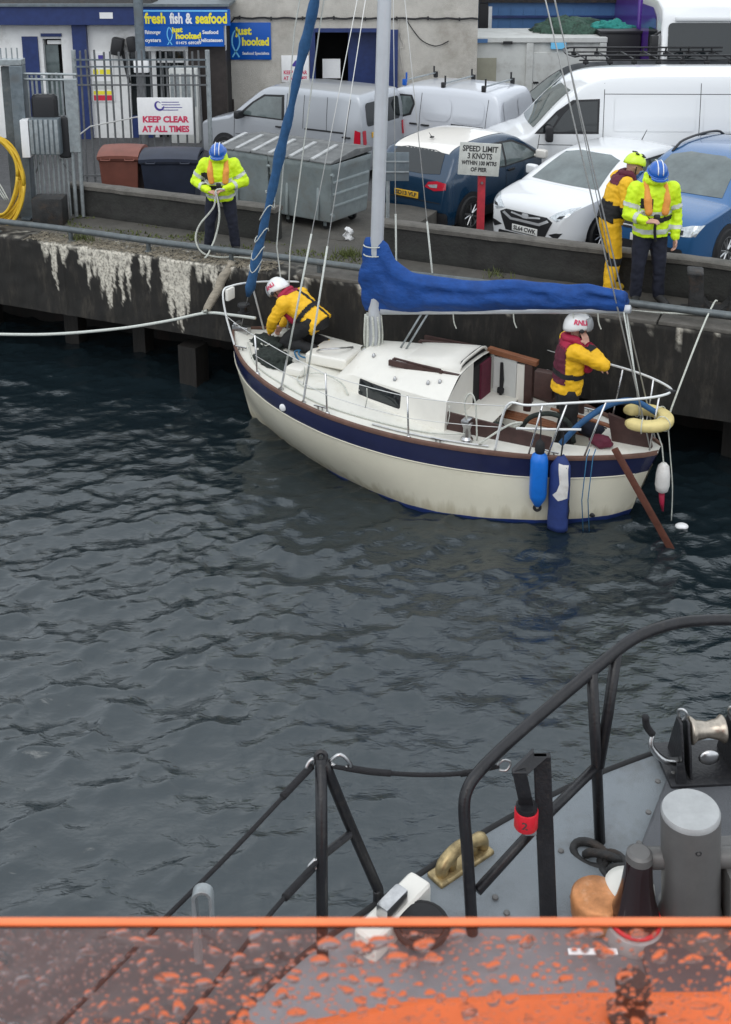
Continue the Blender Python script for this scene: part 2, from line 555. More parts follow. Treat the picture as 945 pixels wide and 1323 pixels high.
# yacht
mat('gel_cream', (0.70, 0.66, 0.53), 0.3, var=0.06, vscale=1.5, dirt=(0.48, 0.43, 0.31), dirt_amt=0.18, dscale=1.6, coat=0.25, stretch=(1, 1, 1))
mat('gel_navy', (0.010, 0.014, 0.055), 0.25, var=0.15, vscale=3, coat=0.3)
mat('antifoul', (0.012, 0.03, 0.14), 0.55, var=0.3, vscale=4)
mat('deck_white', (0.70, 0.685, 0.62), 0.55, var=0.07, vscale=4, dirt=(0.50, 0.47, 0.39), dirt_amt=0.3, dscale=4, bump=0.1, bscale=90)
mat('cabin_white', (0.74, 0.72, 0.66), 0.35, var=0.05, vscale=3, dirt=(0.56, 0.53, 0.45), dirt_amt=0.2, dscale=3)
mat('teak', (0.22, 0.085, 0.04), 0.5, var=0.3, vscale=8, stretch=(1, 6, 6))
mat('teak_dark', (0.055, 0.028, 0.024), 0.5, var=0.3, vscale=8)
mat('plank_brown', (0.10, 0.035, 0.022), 0.55, var=0.35, vscale=9)
mat('toe_rail', (0.14, 0.075, 0.055), 0.6, var=0.25, vscale=10)
mat('alu_mast', (0.58, 0.60, 0.63), 0.4, 0.35, var=0.06, vscale=4)
mat('canvas_blue', (0.007, 0.055, 0.235), 0.8, var=0.22, vscale=5, bump=1.0, bscale=4, bdist=0.05, stretch=(1, 1, 1.8))
mat('jib_blue', (0.022, 0.085, 0.20), 0.75, var=0.25, vscale=9)
mat('stainless', (0.62, 0.62, 0.62), 0.22, 0.9)
mat('wire', (0.62, 0.62, 0.60), 0.4, 0.5)
mat('fender_blue', (0.01, 0.15, 0.58), 0.38, var=0.12, vscale=6)
mat('fender_navy', (0.02, 0.04, 0.16), 0.7, var=0.2, vscale=8)
mat('fender_white', (0.68, 0.66, 0.63), 0.55, var=0.1, vscale=9, dirt=(0.45, 0.38, 0.34), dirt_amt=0.35, dscale=5)
mat('buoy_cream', (0.66, 0.54, 0.23), 0.6, var=0.1, vscale=8, dirt=(0.5, 0.42, 0.2), dirt_amt=0.25, dscale=6)
mat('fish_net', (0.025, 0.032, 0.028), 0.95, var=0.5, vscale=20, bump=1.0, bscale=70)
# lifeboat
mat('deck_grey', (0.185, 0.208, 0.225), 0.42, var=0.10, vscale=3, dirt=(0.12, 0.125, 0.125), dirt_amt=0.35, dscale=3.5, bump=0.35, bscale=220)
mat('deck_dark', (0.075, 0.078, 0.085), 0.5, var=0.12, vscale=4, bump=0.2, bscale=140)
mat('bitt_grey', (0.125, 0.122, 0.118), 0.42, 0.2, var=0.12, vscale=6, dirt=(0.2, 0.2, 0.2), dirt_amt=0.2, dscale=4)
mat('bitt_cap', (0.36, 0.37, 0.37), 0.5, 0.1, var=0.15, vscale=9)
mat('brass', (0.40, 0.31, 0.16), 0.42, 0.7, var=0.35, vscale=18, dirt=(0.12, 0.09, 0.05), dirt_amt=0.4, dscale=14)
mat('roller_steel', (0.42, 0.37, 0.31), 0.3, 0.85, var=0.3, vscale=20)
mat('copper', (0.62, 0.27, 0.11), 0.42, 0.5, var=0.35, vscale=8, dirt=(0.75, 0.5, 0.33), dirt_amt=0.35, dscale=6)
mat('bulb_red', (0.016, 0.005, 0.006), 0.15, coat=0.6)
mat('tag_red', (0.62, 0.015, 0.03), 0.4)
mat('hull_navy', (0.012, 0.018, 0.06), 0.35)
mat('orange_paint', (0.78, 0.145, 0.028), 0.42, var=0.08, vscale=7, bump=0.1, bscale=30)
mat('orange_edge', (0.85, 0.22, 0.08), 0.5, var=0.1, vscale=14)
mat('perspex', (0.985, 0.96, 0.955), 0.02, trans=1.0, ior=1.40)
mat('water_drop', (1, 1, 1), 0.0, trans=1.0, ior=1.333)

# cream gelcoat: faint grime and a brownish scum line at the water
def gelcoat_grime():
    m = MATS['gel_cream']
    nt = m.node_tree
    b = nt.nodes['Principled BSDF']
    src = b.inputs['Base Color'].links[0].from_socket
    tc = nt.nodes.new('ShaderNodeTexCoord')
    sx = nt.nodes.new('ShaderNodeSeparateXYZ')
    nt.links.new(tc.outputs['Object'], sx.inputs[0])
    mp = nt.nodes.new('ShaderNodeMapping')
    mp.inputs['Scale'].default_value = (5, 5, 0.7)
    nt.links.new(tc.outputs['Object'], mp.inputs['Vector'])
    n = nt.nodes.new('ShaderNodeTexNoise')
    n.inputs['Scale'].default_value = 2.0
    n.inputs['Detail'].default_value = 6
    nt.links.new(mp.outputs['Vector'], n.inputs['Vector'])
    ma = nt.nodes.new('ShaderNodeMath')
    ma.operation = 'MULTIPLY_ADD'
    nt.links.new(n.outputs['Fac'], ma.inputs[0])
    ma.inputs[1].default_value = -0.42
    nt.links.new(sx.outputs['Z'], ma.inputs[2])
    mr = nt.nodes.new('ShaderNodeMapRange')
    mr.inputs['From Min'].default_value = -0.02
    mr.inputs['From Max'].default_value = -0.17
    mr.inputs['To Max'].default_value = 0.6
    nt.links.new(ma.outputs[0], mr.inputs['Value'])
    mx = nt.nodes.new('ShaderNodeMix')
    mx.data_type = 'RGBA'
    nt.links.new(mr.outputs['Result'], mx.inputs['Factor'])
    nt.links.new(src, mx.inputs['A'])
    mx.inputs['B'].default_value = (0.34, 0.29, 0.18, 1)
    nt.links.new(mx.outputs['Result'], b.inputs['Base Color'])
gelcoat_grime()
# ================================================================== SETTING
# ---------------- water
def axis_grid(lo, hi, d0, far0, far1):
    core = list(np.arange(lo, hi + d0 / 2, d0))
    out, x, d = [], hi, d0
    while x < far1:
        d *= 1.25
        x += d
        out.append(x)
    pre, x, d = [], lo, d0
    while x > far0:
        d *= 1.25
        x -= d
        pre.append(x)
    return np.array(pre[::-1] + core + out)
gx = axis_grid(-7.5, 7.5, 0.036, -150, 150)
gy = axis_grid(3.2, 20.0, 0.036, -60, 60)
GX, GY = np.meshgrid(gx, gy)
rng = np.random.default_rng(11)
Hh = np.zeros_like(GX)
DX = np.zeros_like(GX)
DY = np.zeros_like(GX)
for i in range(150):
    lam = 0.15 * (8.5 ** rng.random()) 
    k = 2 * PI / lam
    th = rng.normal(R(-84), R(44)) if i % 5 else rng.uniform(0, 2 * PI)
    slope = 0.0305 * rng.uniform(0.4, 1.4) * (0.8 if lam > 0.8 else 1.1)
    a = slope / k
    ph = rng.uniform(0, 2 * PI)
    # slow bending of the crests so the pattern never repeats
    arg = k * (math.cos(th) * GX + math.sin(th) * GY) + ph + 0.9 * np.sin(GX * rng.uniform(.3, .9) + ph) + 0.9 * np.sin(GY * rng.uniform(.3, .9) - ph)
    Hh += a * (np.cos(arg) + 0.22 * np.sin(2 * arg))
    DX -= 1.1 * a * math.cos(th) * np.sin(arg)
    DY -= 1.1 * a * math.sin(th) * np.sin(arg)
# gust patches: some areas calmer than others; lee of the yacht calmer
gust = 0.80 + 0.30 * np.sin(GX * 0.55 + 1.0 + 0.8 * np.sin(GY * .4)) * np.sin(GY * 0.5 + 0.4)
Hh *= gust
Hh = np.where((np.abs(GX) < 40) & (GY < 45) & (GY > -30), Hh, 0)
V = np.stack([GX + DX * gust, GY + DY * gust, Hh], -1).reshape(-1, 3)
ny, nx = GX.shape
idx = np.arange(nx * ny).reshape(ny, nx)
FQ = np.stack([idx[:-1, :-1], idx[:-1, 1:], idx[1:, 1:], idx[1:, :-1]], -1).reshape(-1, 4)
me = bpy.data.meshes.new('water')
me.vertices.add(len(V))
me.vertices.foreach_set('co', V.astype(np.float32).ravel())
me.loops.add(len(FQ) * 4)
me.loops.foreach_set('vertex_index', FQ.astype(np.int32).ravel())
me.polygons.add(len(FQ))
me.polygons.foreach_set('loop_start', np.arange(0, len(FQ) * 4, 4, dtype=np.int32))
me.polygons.foreach_set('loop_total', np.full(len(FQ), 4, dtype=np.int32))
me.polygons.foreach_set('use_smooth', np.ones(len(FQ), dtype=bool))
me.update()
wm = bpy.data.materials.new('sea_water')
wm.use_nodes = True
nt = wm.node_tree
b = nt.nodes['Principled BSDF']
b.inputs['Base Color'].default_value = (0.009, 0.016, 0.020, 1)
b.inputs['Roughness'].default_value = 0.03
b.inputs['Specular Tint'].default_value = (0.93, 0.975, 0.985, 1)
b.inputs['IOR'].default_value = 1.72
tc = nt.nodes.new('ShaderNodeTexCoord')
mp = nt.nodes.new('ShaderNodeMapping')
mp.inputs['Scale'].default_value = (1.0, 1.9, 1.0)
mp.inputs['Rotation'].default_value = (0, 0, R(14))
nt.links.new(tc.outputs['Object'], mp.inputs['Vector'])
n1 = nt.nodes.new('ShaderNodeTexNoise')
n1.inputs['Scale'].default_value = 9.0
n1.inputs['Detail'].default_value = 5
n1.inputs['Roughness'].default_value = 0.55
n1.inputs['Distortion'].default_value = 0.6
nt.links.new(mp.outputs['Vector'], n1.inputs['Vector'])
bp = nt.nodes.new('ShaderNodeBump')
bp.inputs['Strength'].default_value = 0.22
bp.inputs['Distance'].default_value = 0.05
nt.links.new(n1.outputs['Fac'], bp.inputs['Height'])
nt.links.new(bp.outputs['Normal'], b.inputs['Normal'])
me.materials.append(wm)
water = bpy.data.objects.new('water', me)
COL.objects.link(water)
tag(water, 'dark rippled grey harbour water', 'water', kind='structure')

# ---------------- quay
QA = R(-23.2)
QO = Vector((-5.77, 17.63, 0))
QT, QN = Vector((math.cos(QA), math.sin(QA), 0)), Vector((-math.sin(QA), math.cos(QA), 0))
def q2w(x, y, z=0): return QO + QT * x + QN * y + Vector((0, 0, z))
def quay_obj(mb, name, m, **k):
    o = mb.build(name, m, **k)
    o.location = QO
    o.rotation_euler = (0, 0, QA)
    return o
ZQ, ZC = 2.0, 1.5
# car park ground: one sheet to the horizon
mb = MB()
mb.add([(-300, 1.75, ZC), (300, 1.75, ZC), (300, 500, ZC), (-300, 500, ZC)], [(0, 1, 2, 3)])
tag(quay_obj(mb, 'car_park', 'asphalt', smooth=False), kind='structure')
# walkway slab, with the apron the waste containers stand on
mb = MB()
rows = []
for j in range(9):
    y = 0.42 + (1.9 - 0.42) * j / 8
    rows.append([Vector((x, y, ZQ + 0.012 * noise.noise(Vector((x * 1.7, y * 1.7, 3))))) for x in np.arange(-28, 30.01, 0.25)])
mb.sheet(rows)
mb.add([(-28, 1.9, ZQ), (30, 1.9, ZQ), (30, 1.9, ZC - .3), (-28, 1.9, ZC - .3)], [(0, 1, 2, 3)])
mb.bbox(2.2, 5.8, 1.9, 4.4, ZC - .2, ZQ - 0.003)
tag(quay_obj(mb, 'quay_walkway', 'concrete'), kind='structure')

# quay wall: deep concrete edge beam, stained, with a lighter weathered coping
def edge_wall(x0, x1, dx, dz):
    xs = np.arange(x0, x1 + dx / 2, dx)
    zs = list(np.linspace(ZQ - 0.015, 0.85, int(1.15 / dz)))
    return xs, zs
drips = [(0.86, 0.05, .30), (1.03, 0.045, .82), (1.22, .04, .35), (1.55, .05, .35), (1.66, .045, .62), (1.78, .05, .50), (1.90, .05, .80), (2.02, .06, 1.0), (2.13, .04, .62), (2.26, .045, .85), (2.38, .04, .68), (2.62, .03, .30), (2.74, .04, .52), (3.02, .05, .55), (3.13, .07, .95), (3.27, .09, 1.12), (3.40, .05, .90), (3.62, .05, .30), (3.74, .04, .32), (3.88, .05, .52), (4.1, .06, .22), (5.35, .04, .30), (6.2, .02, .2), (8.3, .03, .2), (10.15, .02, .25), (10.5, .02, .35)]
def stain(x, d):
    x0 = x
    x = x + 0.045 * noise.noise(Vector((x * 5, d * 7, 11))) + 0.025 * noise.noise(Vector((x * 16, d * 18, 4)))
    D = 0.0
    for c, w, l in drips:
        D = max(D, l * math.exp(-(abs(x - c) / w / 1.25) ** 2.6))
    D *= 0.92 + 0.30 * noise.noise(Vector((x * 30, 2, 5)))
    D += (0.05 + 0.09 * noise.noise(Vector((x * 6, 1, 0)))) * (1.0 if 0.7 < x < 4.5 else 0.1)
    f = (D - d) / 0.09 + 0.9 * noise.noise(Vector((x0 * 13, d * 13, 21))) + 0.5 * noise.noise(Vector((x0 * 34, d * 30, 7)))
    f = max(0.0, min(1.0, f)) if d < D + 0.12 else 0.0
    br = noise.noise(Vector((x * 22, d * 14, 9))) + 0.6 * noise.noise(Vector((x * 60, d * 40, 2)))
    return f * max(0.0, min(1.0, 0.80 + 0.9 * br + 0.2 * D))
wallm = bpy.data.materials.new('quay_concrete')
wallm.use_nodes = True
nt = wallm.node_tree
b = nt.nodes['Principled BSDF']
b.inputs['Roughness'].default_value = 0.85
tc = nt.nodes.new('ShaderNodeTexCoord')
mp = nt.nodes.new('ShaderNodeMapping')
mp.inputs['Scale'].default_value = (1.6, 1.6, 0.45)
nt.links.new(tc.outputs['Object'], mp.inputs['Vector'])
n1 = nt.nodes.new('ShaderNodeTexNoise')
n1.inputs['Scale'].default_value = 2.6
n1.inputs['Detail'].default_value = 9
n1.inputs['Roughness'].default_value = 0.72
nt.links.new(mp.outputs['Vector'], n1.inputs['Vector'])
cr = nt.nodes.new('ShaderNodeValToRGB')
cr.color_ramp.elements[0].position = 0.33
cr.color_ramp.elements[0].color = (0.008, 0.0078, 0.007, 1)
cr.color_ramp.elements[1].position = 0.75
cr.color_ramp.elements[1].color = (0.070, 0.060, 0.047, 1)
e = cr.color_ramp.elements.new(0.52)
e.color = (0.0165, 0.0148, 0.0125, 1)
nt.links.new(n1.outputs['Fac'], cr.inputs['Fac'])
at = nt.nodes.new('ShaderNodeAttribute')
at.attribute_name = 'droppings'
n2 = nt.nodes.new('ShaderNodeTexNoise')
n2.inputs['Scale'].default_value = 28
n2.inputs['Detail'].default_value = 6
nt.links.new(tc.outputs['Object'], n2.inputs['Vector'])
c2 = nt.nodes.new('ShaderNodeValToRGB')
c2.color_ramp.elements[0].position = 0.30
c2.color_ramp.elements[0].color = (0.22, 0.20, 0.16, 1)
c2.color_ramp.elements[1].position = 0.52
c2.color_ramp.elements[1].color = (0.68, 0.635, 0.54, 1)
nt.links.new(n2.outputs['Fac'], c2.inputs['Fac'])
mx = nt.nodes.new('ShaderNodeMix')
mx.data_type = 'RGBA'
nt.links.new(at.outputs['Fac'], mx.inputs['Factor'])
nt.links.new(cr.outputs['Color'], mx.inputs['A'])
nt.links.new(c2.outputs['Color'], mx.inputs['B'])
nt.links.new(mx.outputs['Result'], b.inputs['Base Color'])
bp = nt.nodes.new('ShaderNodeBump')
bp.inputs['Strength'].default_value = 0.7
bp.inputs['Distance'].default_value = 0.03
nt.links.new(n1.outputs['Fac'], bp.inputs['Height'])
nt.links.new(bp.outputs['Normal'], b.inputs['Normal'])
MATS['quay_concrete'] = wallm

qw = thing('quay_wall', 'stained dark concrete quay wall streaked with white bird droppings', 'wall', QO, QA)
def face_sheet(x0, x1, dx, dz):
    xs, zs = edge_wall(x0, x1, dx, dz)
    mb = MB()
    rows, st = [], []
    for z in zs:
        rows.append([Vector((x, 0.028 * noise.noise(Vector((x * 1.3, z * 1.9, 0))) + 0.012 * noise.noise(Vector((x * 6, z * 6, 4))) + (0.05 * max(0, noise.noise(Vector((x * 3.1, 0, 9))) - .1) if z > ZQ - .08 else 0) - (0.012 if abs((x % 2.4) - 1.2) < .02 else 0), z)) for x in xs])
        st += [stain(x, ZQ - z) for x in xs]
    nfr = len(xs)
    # turn over the top: the ledge
    top, stt = [], []
    for j in range(1, 8):
        y = 0.45 * j / 7
        top.append([Vector((x, y, ZQ + 0.004 + 0.014 * noise.noise(Vector((x * 4, y * 4, 7))) - (0.0 if j > 1 else 0.004))) for x in xs])
        stt.append([max(0, min(1, (0.30 if 0.7 < x < 4.5 else 0.02) + 0.9 * noise.noise(Vector((x * 7, y * 7, 3))))) for x in xs])
    allrows = top[::-1] + rows
    fl = []
    for r in stt[::-1]: fl += r
    fl += st
    mb.sheet(allrows)
    me = bpy.data.meshes.new('beam_face')
    me.from_pydata([tuple(v) for v in mb.v], [], mb.f)
    a = me.attributes.new('droppings', 'FLOAT', 'POINT')
    a.data.foreach_set('value', fl)
    me.polygons.foreach_set('use_smooth', [True] * len(me.polygons))
    me.materials.append(wallm)
    o = bpy.data.objects.new('beam_face', me)
    COL.objects.link(o)
    o.parent = qw
    return o
face_sheet(-1.0, 5.0, 0.022, 0.03)
face_sheet(5.0, 12.5, 0.05, 0.05)
mb = MB()
mb.bbox(-28, -1.0, 0, 0.45, 0.85, ZQ)
mb.bbox(12.5, 30, 0, 0.45, 0.85, ZQ)
mb.build('beam_end', wallm, qw)
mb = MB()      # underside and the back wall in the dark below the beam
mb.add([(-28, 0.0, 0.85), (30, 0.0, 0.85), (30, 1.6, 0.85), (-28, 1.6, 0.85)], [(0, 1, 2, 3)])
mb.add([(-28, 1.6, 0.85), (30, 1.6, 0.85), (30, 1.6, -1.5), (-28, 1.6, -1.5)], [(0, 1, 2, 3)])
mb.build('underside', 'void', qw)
# loose coping stones: lighter slabs on the edge to the right
x = 5.2
k = 0
while x < 12.2:
    w = random.uniform(0.9, 1.3)
    mb = MB()
    mb.rbox((w / 2, 0.21, 0), (w - 0.025, 0.40 + random.uniform(-.02, .02), 0.05), 0.012)
    o = mb.build('coping_stone', 'coping', qw)
    o.location = (x, 0, ZQ + 0.012 + random.uniform(-.006, .006))
    x += w
# fender piles under the beam
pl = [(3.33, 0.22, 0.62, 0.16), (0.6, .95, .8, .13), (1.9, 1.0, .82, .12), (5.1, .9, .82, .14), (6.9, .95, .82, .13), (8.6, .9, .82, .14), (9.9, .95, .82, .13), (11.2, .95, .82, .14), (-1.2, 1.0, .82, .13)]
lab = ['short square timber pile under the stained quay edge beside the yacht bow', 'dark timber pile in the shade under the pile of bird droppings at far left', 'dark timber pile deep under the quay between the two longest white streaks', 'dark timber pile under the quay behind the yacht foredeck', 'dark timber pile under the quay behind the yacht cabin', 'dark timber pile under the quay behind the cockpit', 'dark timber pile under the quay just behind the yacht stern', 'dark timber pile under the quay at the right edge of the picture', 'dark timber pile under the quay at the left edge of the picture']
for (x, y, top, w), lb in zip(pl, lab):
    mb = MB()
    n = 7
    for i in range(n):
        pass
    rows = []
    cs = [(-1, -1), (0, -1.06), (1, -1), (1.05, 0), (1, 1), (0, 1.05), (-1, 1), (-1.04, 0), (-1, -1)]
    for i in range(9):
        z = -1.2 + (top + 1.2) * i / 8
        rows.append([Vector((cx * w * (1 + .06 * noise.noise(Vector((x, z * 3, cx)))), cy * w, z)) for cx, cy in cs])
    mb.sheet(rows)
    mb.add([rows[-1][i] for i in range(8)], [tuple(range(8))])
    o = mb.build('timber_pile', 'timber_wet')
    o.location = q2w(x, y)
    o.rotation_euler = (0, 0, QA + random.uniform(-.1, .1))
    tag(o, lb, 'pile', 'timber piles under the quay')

# parapet behind the walkway, in two lengths with a gap for the waste containers
def parapet(x0, x1, label):
    t = thing('parapet_wall', label, 'wall', QO, QA)
    yl = lambda x: 1.56 - 0.0382 * (x - 0.36)
    n = max(2, int((x1 - x0) / 0.12))
    prof = [(0.0, 0.0), (-0.02, 0.14), (0.0, 0.16), (0.0, 0.465)]
    rows = []
    for y0, z0 in ((0.0, 0.0), (-0.012, 0.10), (0.0, 0.13), (0.0, 0.3), (0.0, 0.465)):
        rows.append([Vector((x, yl(x) + y0 + 0.012 * noise.noise(Vector((x * 2, z0 * 4, 8))), ZQ + z0)) for x in np.linspace(x0, x1, n)])
    mb = MB()
    mb.sheet(rows)
    mb.sheet([[r[0] for r in rows], [r[0] + Vector((0, .22, 0)) for r in rows]])
    mb.sheet([[r[-1] for r in rows], [r[-1] + Vector((0, .22, 0)) for r in rows]])
    mb.sheet([[Vector((x, yl(x) + .22, ZQ - .5)) for x in np.linspace(x0, x1, n)], [Vector((x, yl(x) + .22, ZQ + .465)) for x in np.linspace(x0, x1, n)]])
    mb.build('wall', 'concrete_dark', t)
    rows = []
    for y0, z0 in ((-0.03, 0.465), (-0.035, 0.525), (-0.01, 0.545), (0.11, 0.55), (0.21, 0.54), (0.245, 0.52), (0.245, 0.465), (-0.03, 0.465)):
        rows.append([Vector((x, yl(x) + y0 + 0.01 * noise.noise(Vector((x * 5, y0 * 3, 1))), ZQ + z0 + 0.008 * noise.noise(Vector((x * 4, y0 * 9, 5))))) for x in np.linspace(x0 - .02, x1 + .02, n)])
    mb = MB()
    mb.sheet(rows)
    mb.add([r[0] for r in rows[:-1]], [tuple(range(7))])
    mb.add([r[-1] for r in rows[:-1]], [tuple(range(7))])
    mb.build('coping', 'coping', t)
    return t
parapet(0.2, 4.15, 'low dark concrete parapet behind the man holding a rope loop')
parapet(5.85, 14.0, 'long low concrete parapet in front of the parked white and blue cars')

# moss and grass at the foot of the parapet
mb = MB()
for i in range(2600):
    x = random.uniform(0.4, 5.9)
    y = 1.5 - 0.038 * x - abs(random.gauss(0, 0.32))
    if y < 0.5 or random.random() < 0.35 * (x / 6) or noise.noise(Vector((x * 1.3, y * 2, 1))) < -0.12: continue
    h = random.uniform(0.015, 0.06)
    a = random.uniform(0, PI)
    w = random.uniform(0.008, 0.02)
    d = Vector((math.cos(a) * w, math.sin(a) * w, 0))
    p = Vector((x, y, ZQ - 0.005))
    q = p + Vector((random.uniform(-.03, .03), random.uniform(-.03, .03), h))
    mb.add([p - d, p + d, q], [(0, 1, 2)])
for cx, cy, n in ((1.25, 0.32, 60), (5.5, 1.2, 160), (1.4, .25, 60), (7.8, 1.1, 30)):
    for i in range(n):
        p = Vector((cx + random.gauss(0, .12), cy + random.gauss(0, .08), ZQ))
        a = random.uniform(0, PI)
        d = Vector((math.cos(a), math.sin(a), 0)) * 0.01
        q = p + Vector((random.gauss(0, .05), random.gauss(0, .05), random.uniform(.05, .16)))
        mb.add([p - d, p + d, q], [(0, 1, 2)])
tag(quay_obj(mb, 'grass', 'weed', smooth=False), 'moss and short weeds growing along the foot of the parapet', 'grass', kind='stuff')
# twigs and guano crust on the edge
mb = MB()
for i in range(1500):
    x = random.uniform(0.5, 4.8)
    y = random.uniform(0.0, 0.42)
    p = Vector((x, y, ZQ + 0.02))
    a = random.uniform(0, PI)
    l = random.uniform(.03, .12)
    d = Vector((math.cos(a) * l, math.sin(a) * l, random.uniform(-.03, .05)))
    mb.tube([p - d * .5, p + d * .5], random.uniform(.003, .007), 3, cap=False)
mat('twigs', (0.24, 0.21, 0.16), 0.95, var=0.5, vscale=12)
tag(quay_obj(mb, 'twigs', 'twigs', smooth=False), 'crust of dry twigs and droppings along the quay edge', 'debris', kind='stuff')

# pipe rail on stubs along the quay edge
t = thing('quay_rail', 'grey steel pipe rail on short posts along the quay edge', 'rail', QO, QA)
mb = MB()
mb.tube([(x, 0.16 + 0.01 * math.sin(x), ZQ + 0.19 + 0.008 * math.sin(x * 1.7)) for x in np.arange(-12, 16, 0.5)], 0.048, 12)
mb.build('rail_pipe', 'pipe_grey', t, smooth=True)
x = -1.6
while x < 14:
    if not 10.2 < x < 11:
        mb = MB()
        mb.tube([(x, 0.17, ZQ - 0.02), (x, 0.165, ZQ + 0.16)], [0.036, 0.034], 10)
        mb.lathe([(0.07, 0.0), (0.07, 0.02), (0.04, 0.03)], (x, 0.17, ZQ), 12)
        mb.build('post', 'pipe_grey', t)
    x += 1.42

# twin mooring bollard at the right
t = thing('mooring_bollard', 'dark iron twin-horned mooring bollard at the right quay edge', 'bollard', q2w(10.84, 0.66, ZQ), QA + R(8))
for sx in (-1, 1):
    mb = MB()
    rows = []
    for i, (zz, w, lean) in enumerate(((0.0, .10, 0), (.25, .095, .01), (.48, .09, .03), (.56, .105, .05), (.585, .085, .05))):
        c = Vector((sx * (0.235 + lean), 0, zz))
        rows.append([c + Vector((w * cx, .14 * cy * (w / .1), 0)) for cx, cy in ((-1, -1), (1, -1), (1, 1), (-1, 1), (-1, -1))])
    mb.sheet(rows)
    mb.add(rows[-1][:4], [(0, 1, 2, 3)])
    mb.build('horn', 'iron', t, bevel=0.02)
mb = MB()
pts = [(x, 0.10 + 0.22 * (abs(x) / .2) ** 2.2) for x in np.linspace(-.2, .2, 13)]
mb.prism([(-.2, -.12, 0)] + [(x, -.12, z) for x, z in pts] + [(.2, -.12, 0)], (0, .24, 0))
mb.build('saddle', 'iron', t)
mb = MB()
mb.rbox((0, 0, 0.02), (.85, .42, .05), .015)
mb.build('base_plate', 'iron', t)

# grass bank far behind the buildings
mb = MB()
rows = []
for j in range(14):
    y = 55 + j * 8
    rows.append([Vector((x, y, ZC + 1.0 * j + 1.4 * noise.noise(Vector((x * .06, y * .06, 0))))) for x in range(-90, 91, 6)])
mb.sheet(rows)
mat('bank', (0.11, 0.14, 0.05), 0.95, var=0.3, vscale=0.4, bump=0.5, bscale=6)
tag(mb.build('grass_bank', 'bank', smooth=True), kind='structure')
# ================================================================== BUILDINGS
def panel(parent, name, px0, px1, py0, py1, Y, th, m, proud=0.0):
    """slab whose front face covers the photo rectangle on the plane Y"""
    a, b2 = PY(px0, py0, Y), PY(px1, py1, Y)
    pm = (py0 + min(py1, py0 + 110)) / 2
    a.x, b2.x = PY(px0, pm, Y).x, PY(px1, pm, Y).x
    mb = MB()
    mb.bbox(a.x, b2.x, Y - proud, Y + th, b2.z, a.z)
    return mb.build(name, m, parent, bevel=0)

# ---------------- rough-cast building in the middle
YR = 29.4
t = thing('roughcast_building', 'tall beige roughcast building with a dark doorway and a cable along it', 'building')
xl, xr = PY(284, 20, YR).x, PY(618, 20, YR).x
op0, op1 = PY(401, 39, YR), PY(500, 150, YR)      # doorway
zt = 9.0
def wall_with_hole(x0, x1, z0, z1, hx0, hx1, hz0, hz1, y0, y1):
    mb = MB()
    mb.bbox(x0, hx0, y0, y1, z0, z1)
    mb.bbox(hx1, x1, y0, y1, z0, z1)
    mb.bbox(hx0, hx1, y0, y1, hz1, z1)
    if hz0 > z0: mb.bbox(hx0, hx1, y0, y1, z0, hz0)
    return mb
wall_with_hole(xl, xr, ZC, zt, op0.x, op1.x, ZC, op0.z, YR, YR + 0.5).build('wall', 'roughcast', t, smooth=False)
for _x in (xl, xr - .5):
    mb = MB()
    mb.bbox(_x, _x + .5, YR + .5, YR + 9, ZC, zt)
    mb.build('side_wall', 'roughcast', t, smooth=False)
mb = MB()
mb.prism([(xl - .3, YR - .3, zt), (xr + .3, YR - .3, zt), (xr + .3, YR + 4.5, zt + 2.6), (xl - .3, YR + 4.5, zt + 2.6)], (0, 0, .15))
mb.prism([(xl - .3, YR + 9.3, zt), (xr + .3, YR + 9.3, zt), (xr + .3, YR + 4.5, zt + 2.6), (xl - .3, YR + 4.5, zt + 2.6)], (0, 0, .15))
mat('slate', (0.08, 0.085, 0.1), 0.7, var=0.3, vscale=3)
mb.build('roof', 'slate', t, smooth=False)
mb = MB()
mb.bbox(op0.x - .1, op1.x + .1, YR + 2.0, YR + 2.1, ZC, op0.z + .2)
mb.bbox(op0.x - .1, op0.x - 0.02, YR + .5, YR + 2.0, ZC, op0.z + .2)
mb.bbox(op1.x + .02, op1.x + .1, YR + .5, YR + 2.0, ZC, op0.z + .2)
mb.bbox(op0.x, op1.x, YR + .5, YR + 2.0, op0.z + .02, op0.z + .12)
mb.build('dark_interior', 'dark_inside', t, smooth=False)
mb = MB()
fw = .12
mb.bbox(op0.x - .02, op0.x + fw, YR - .04, YR + .3, ZC, op0.z + .05)
mb.bbox(op1.x - fw * .6, op1.x + .02, YR - .04, YR + .3, ZC, op0.z + .05)
mb.bbox(op0.x + fw, op1.x - fw * .6, YR - .038, YR + .3, op0.z - .05, op0.z + .05)
mb.build('door_frame', 'navy_paint', t, smooth=False)
# navy half door, ajar inside the opening
mb = MB()
a = PY(450, 60, YR + .55)
mb.bbox(a.x, op1.x - .1, YR + .42, YR + .48, ZC, op0.z - .08)
mb.build('door_leaf', 'navy_paint', t, bevel=.01)
# the sliding door pushed to the right of the opening
o = panel(t, 'sliding_door', 500, 514, 38, 150, YR, .0, 'navy_paint', 0.12)
# notice pinned in the doorway
panel(t, 'paper_notice', 417, 440, 76, 101, YR + .4, .01, 'sign_white', 0.01)
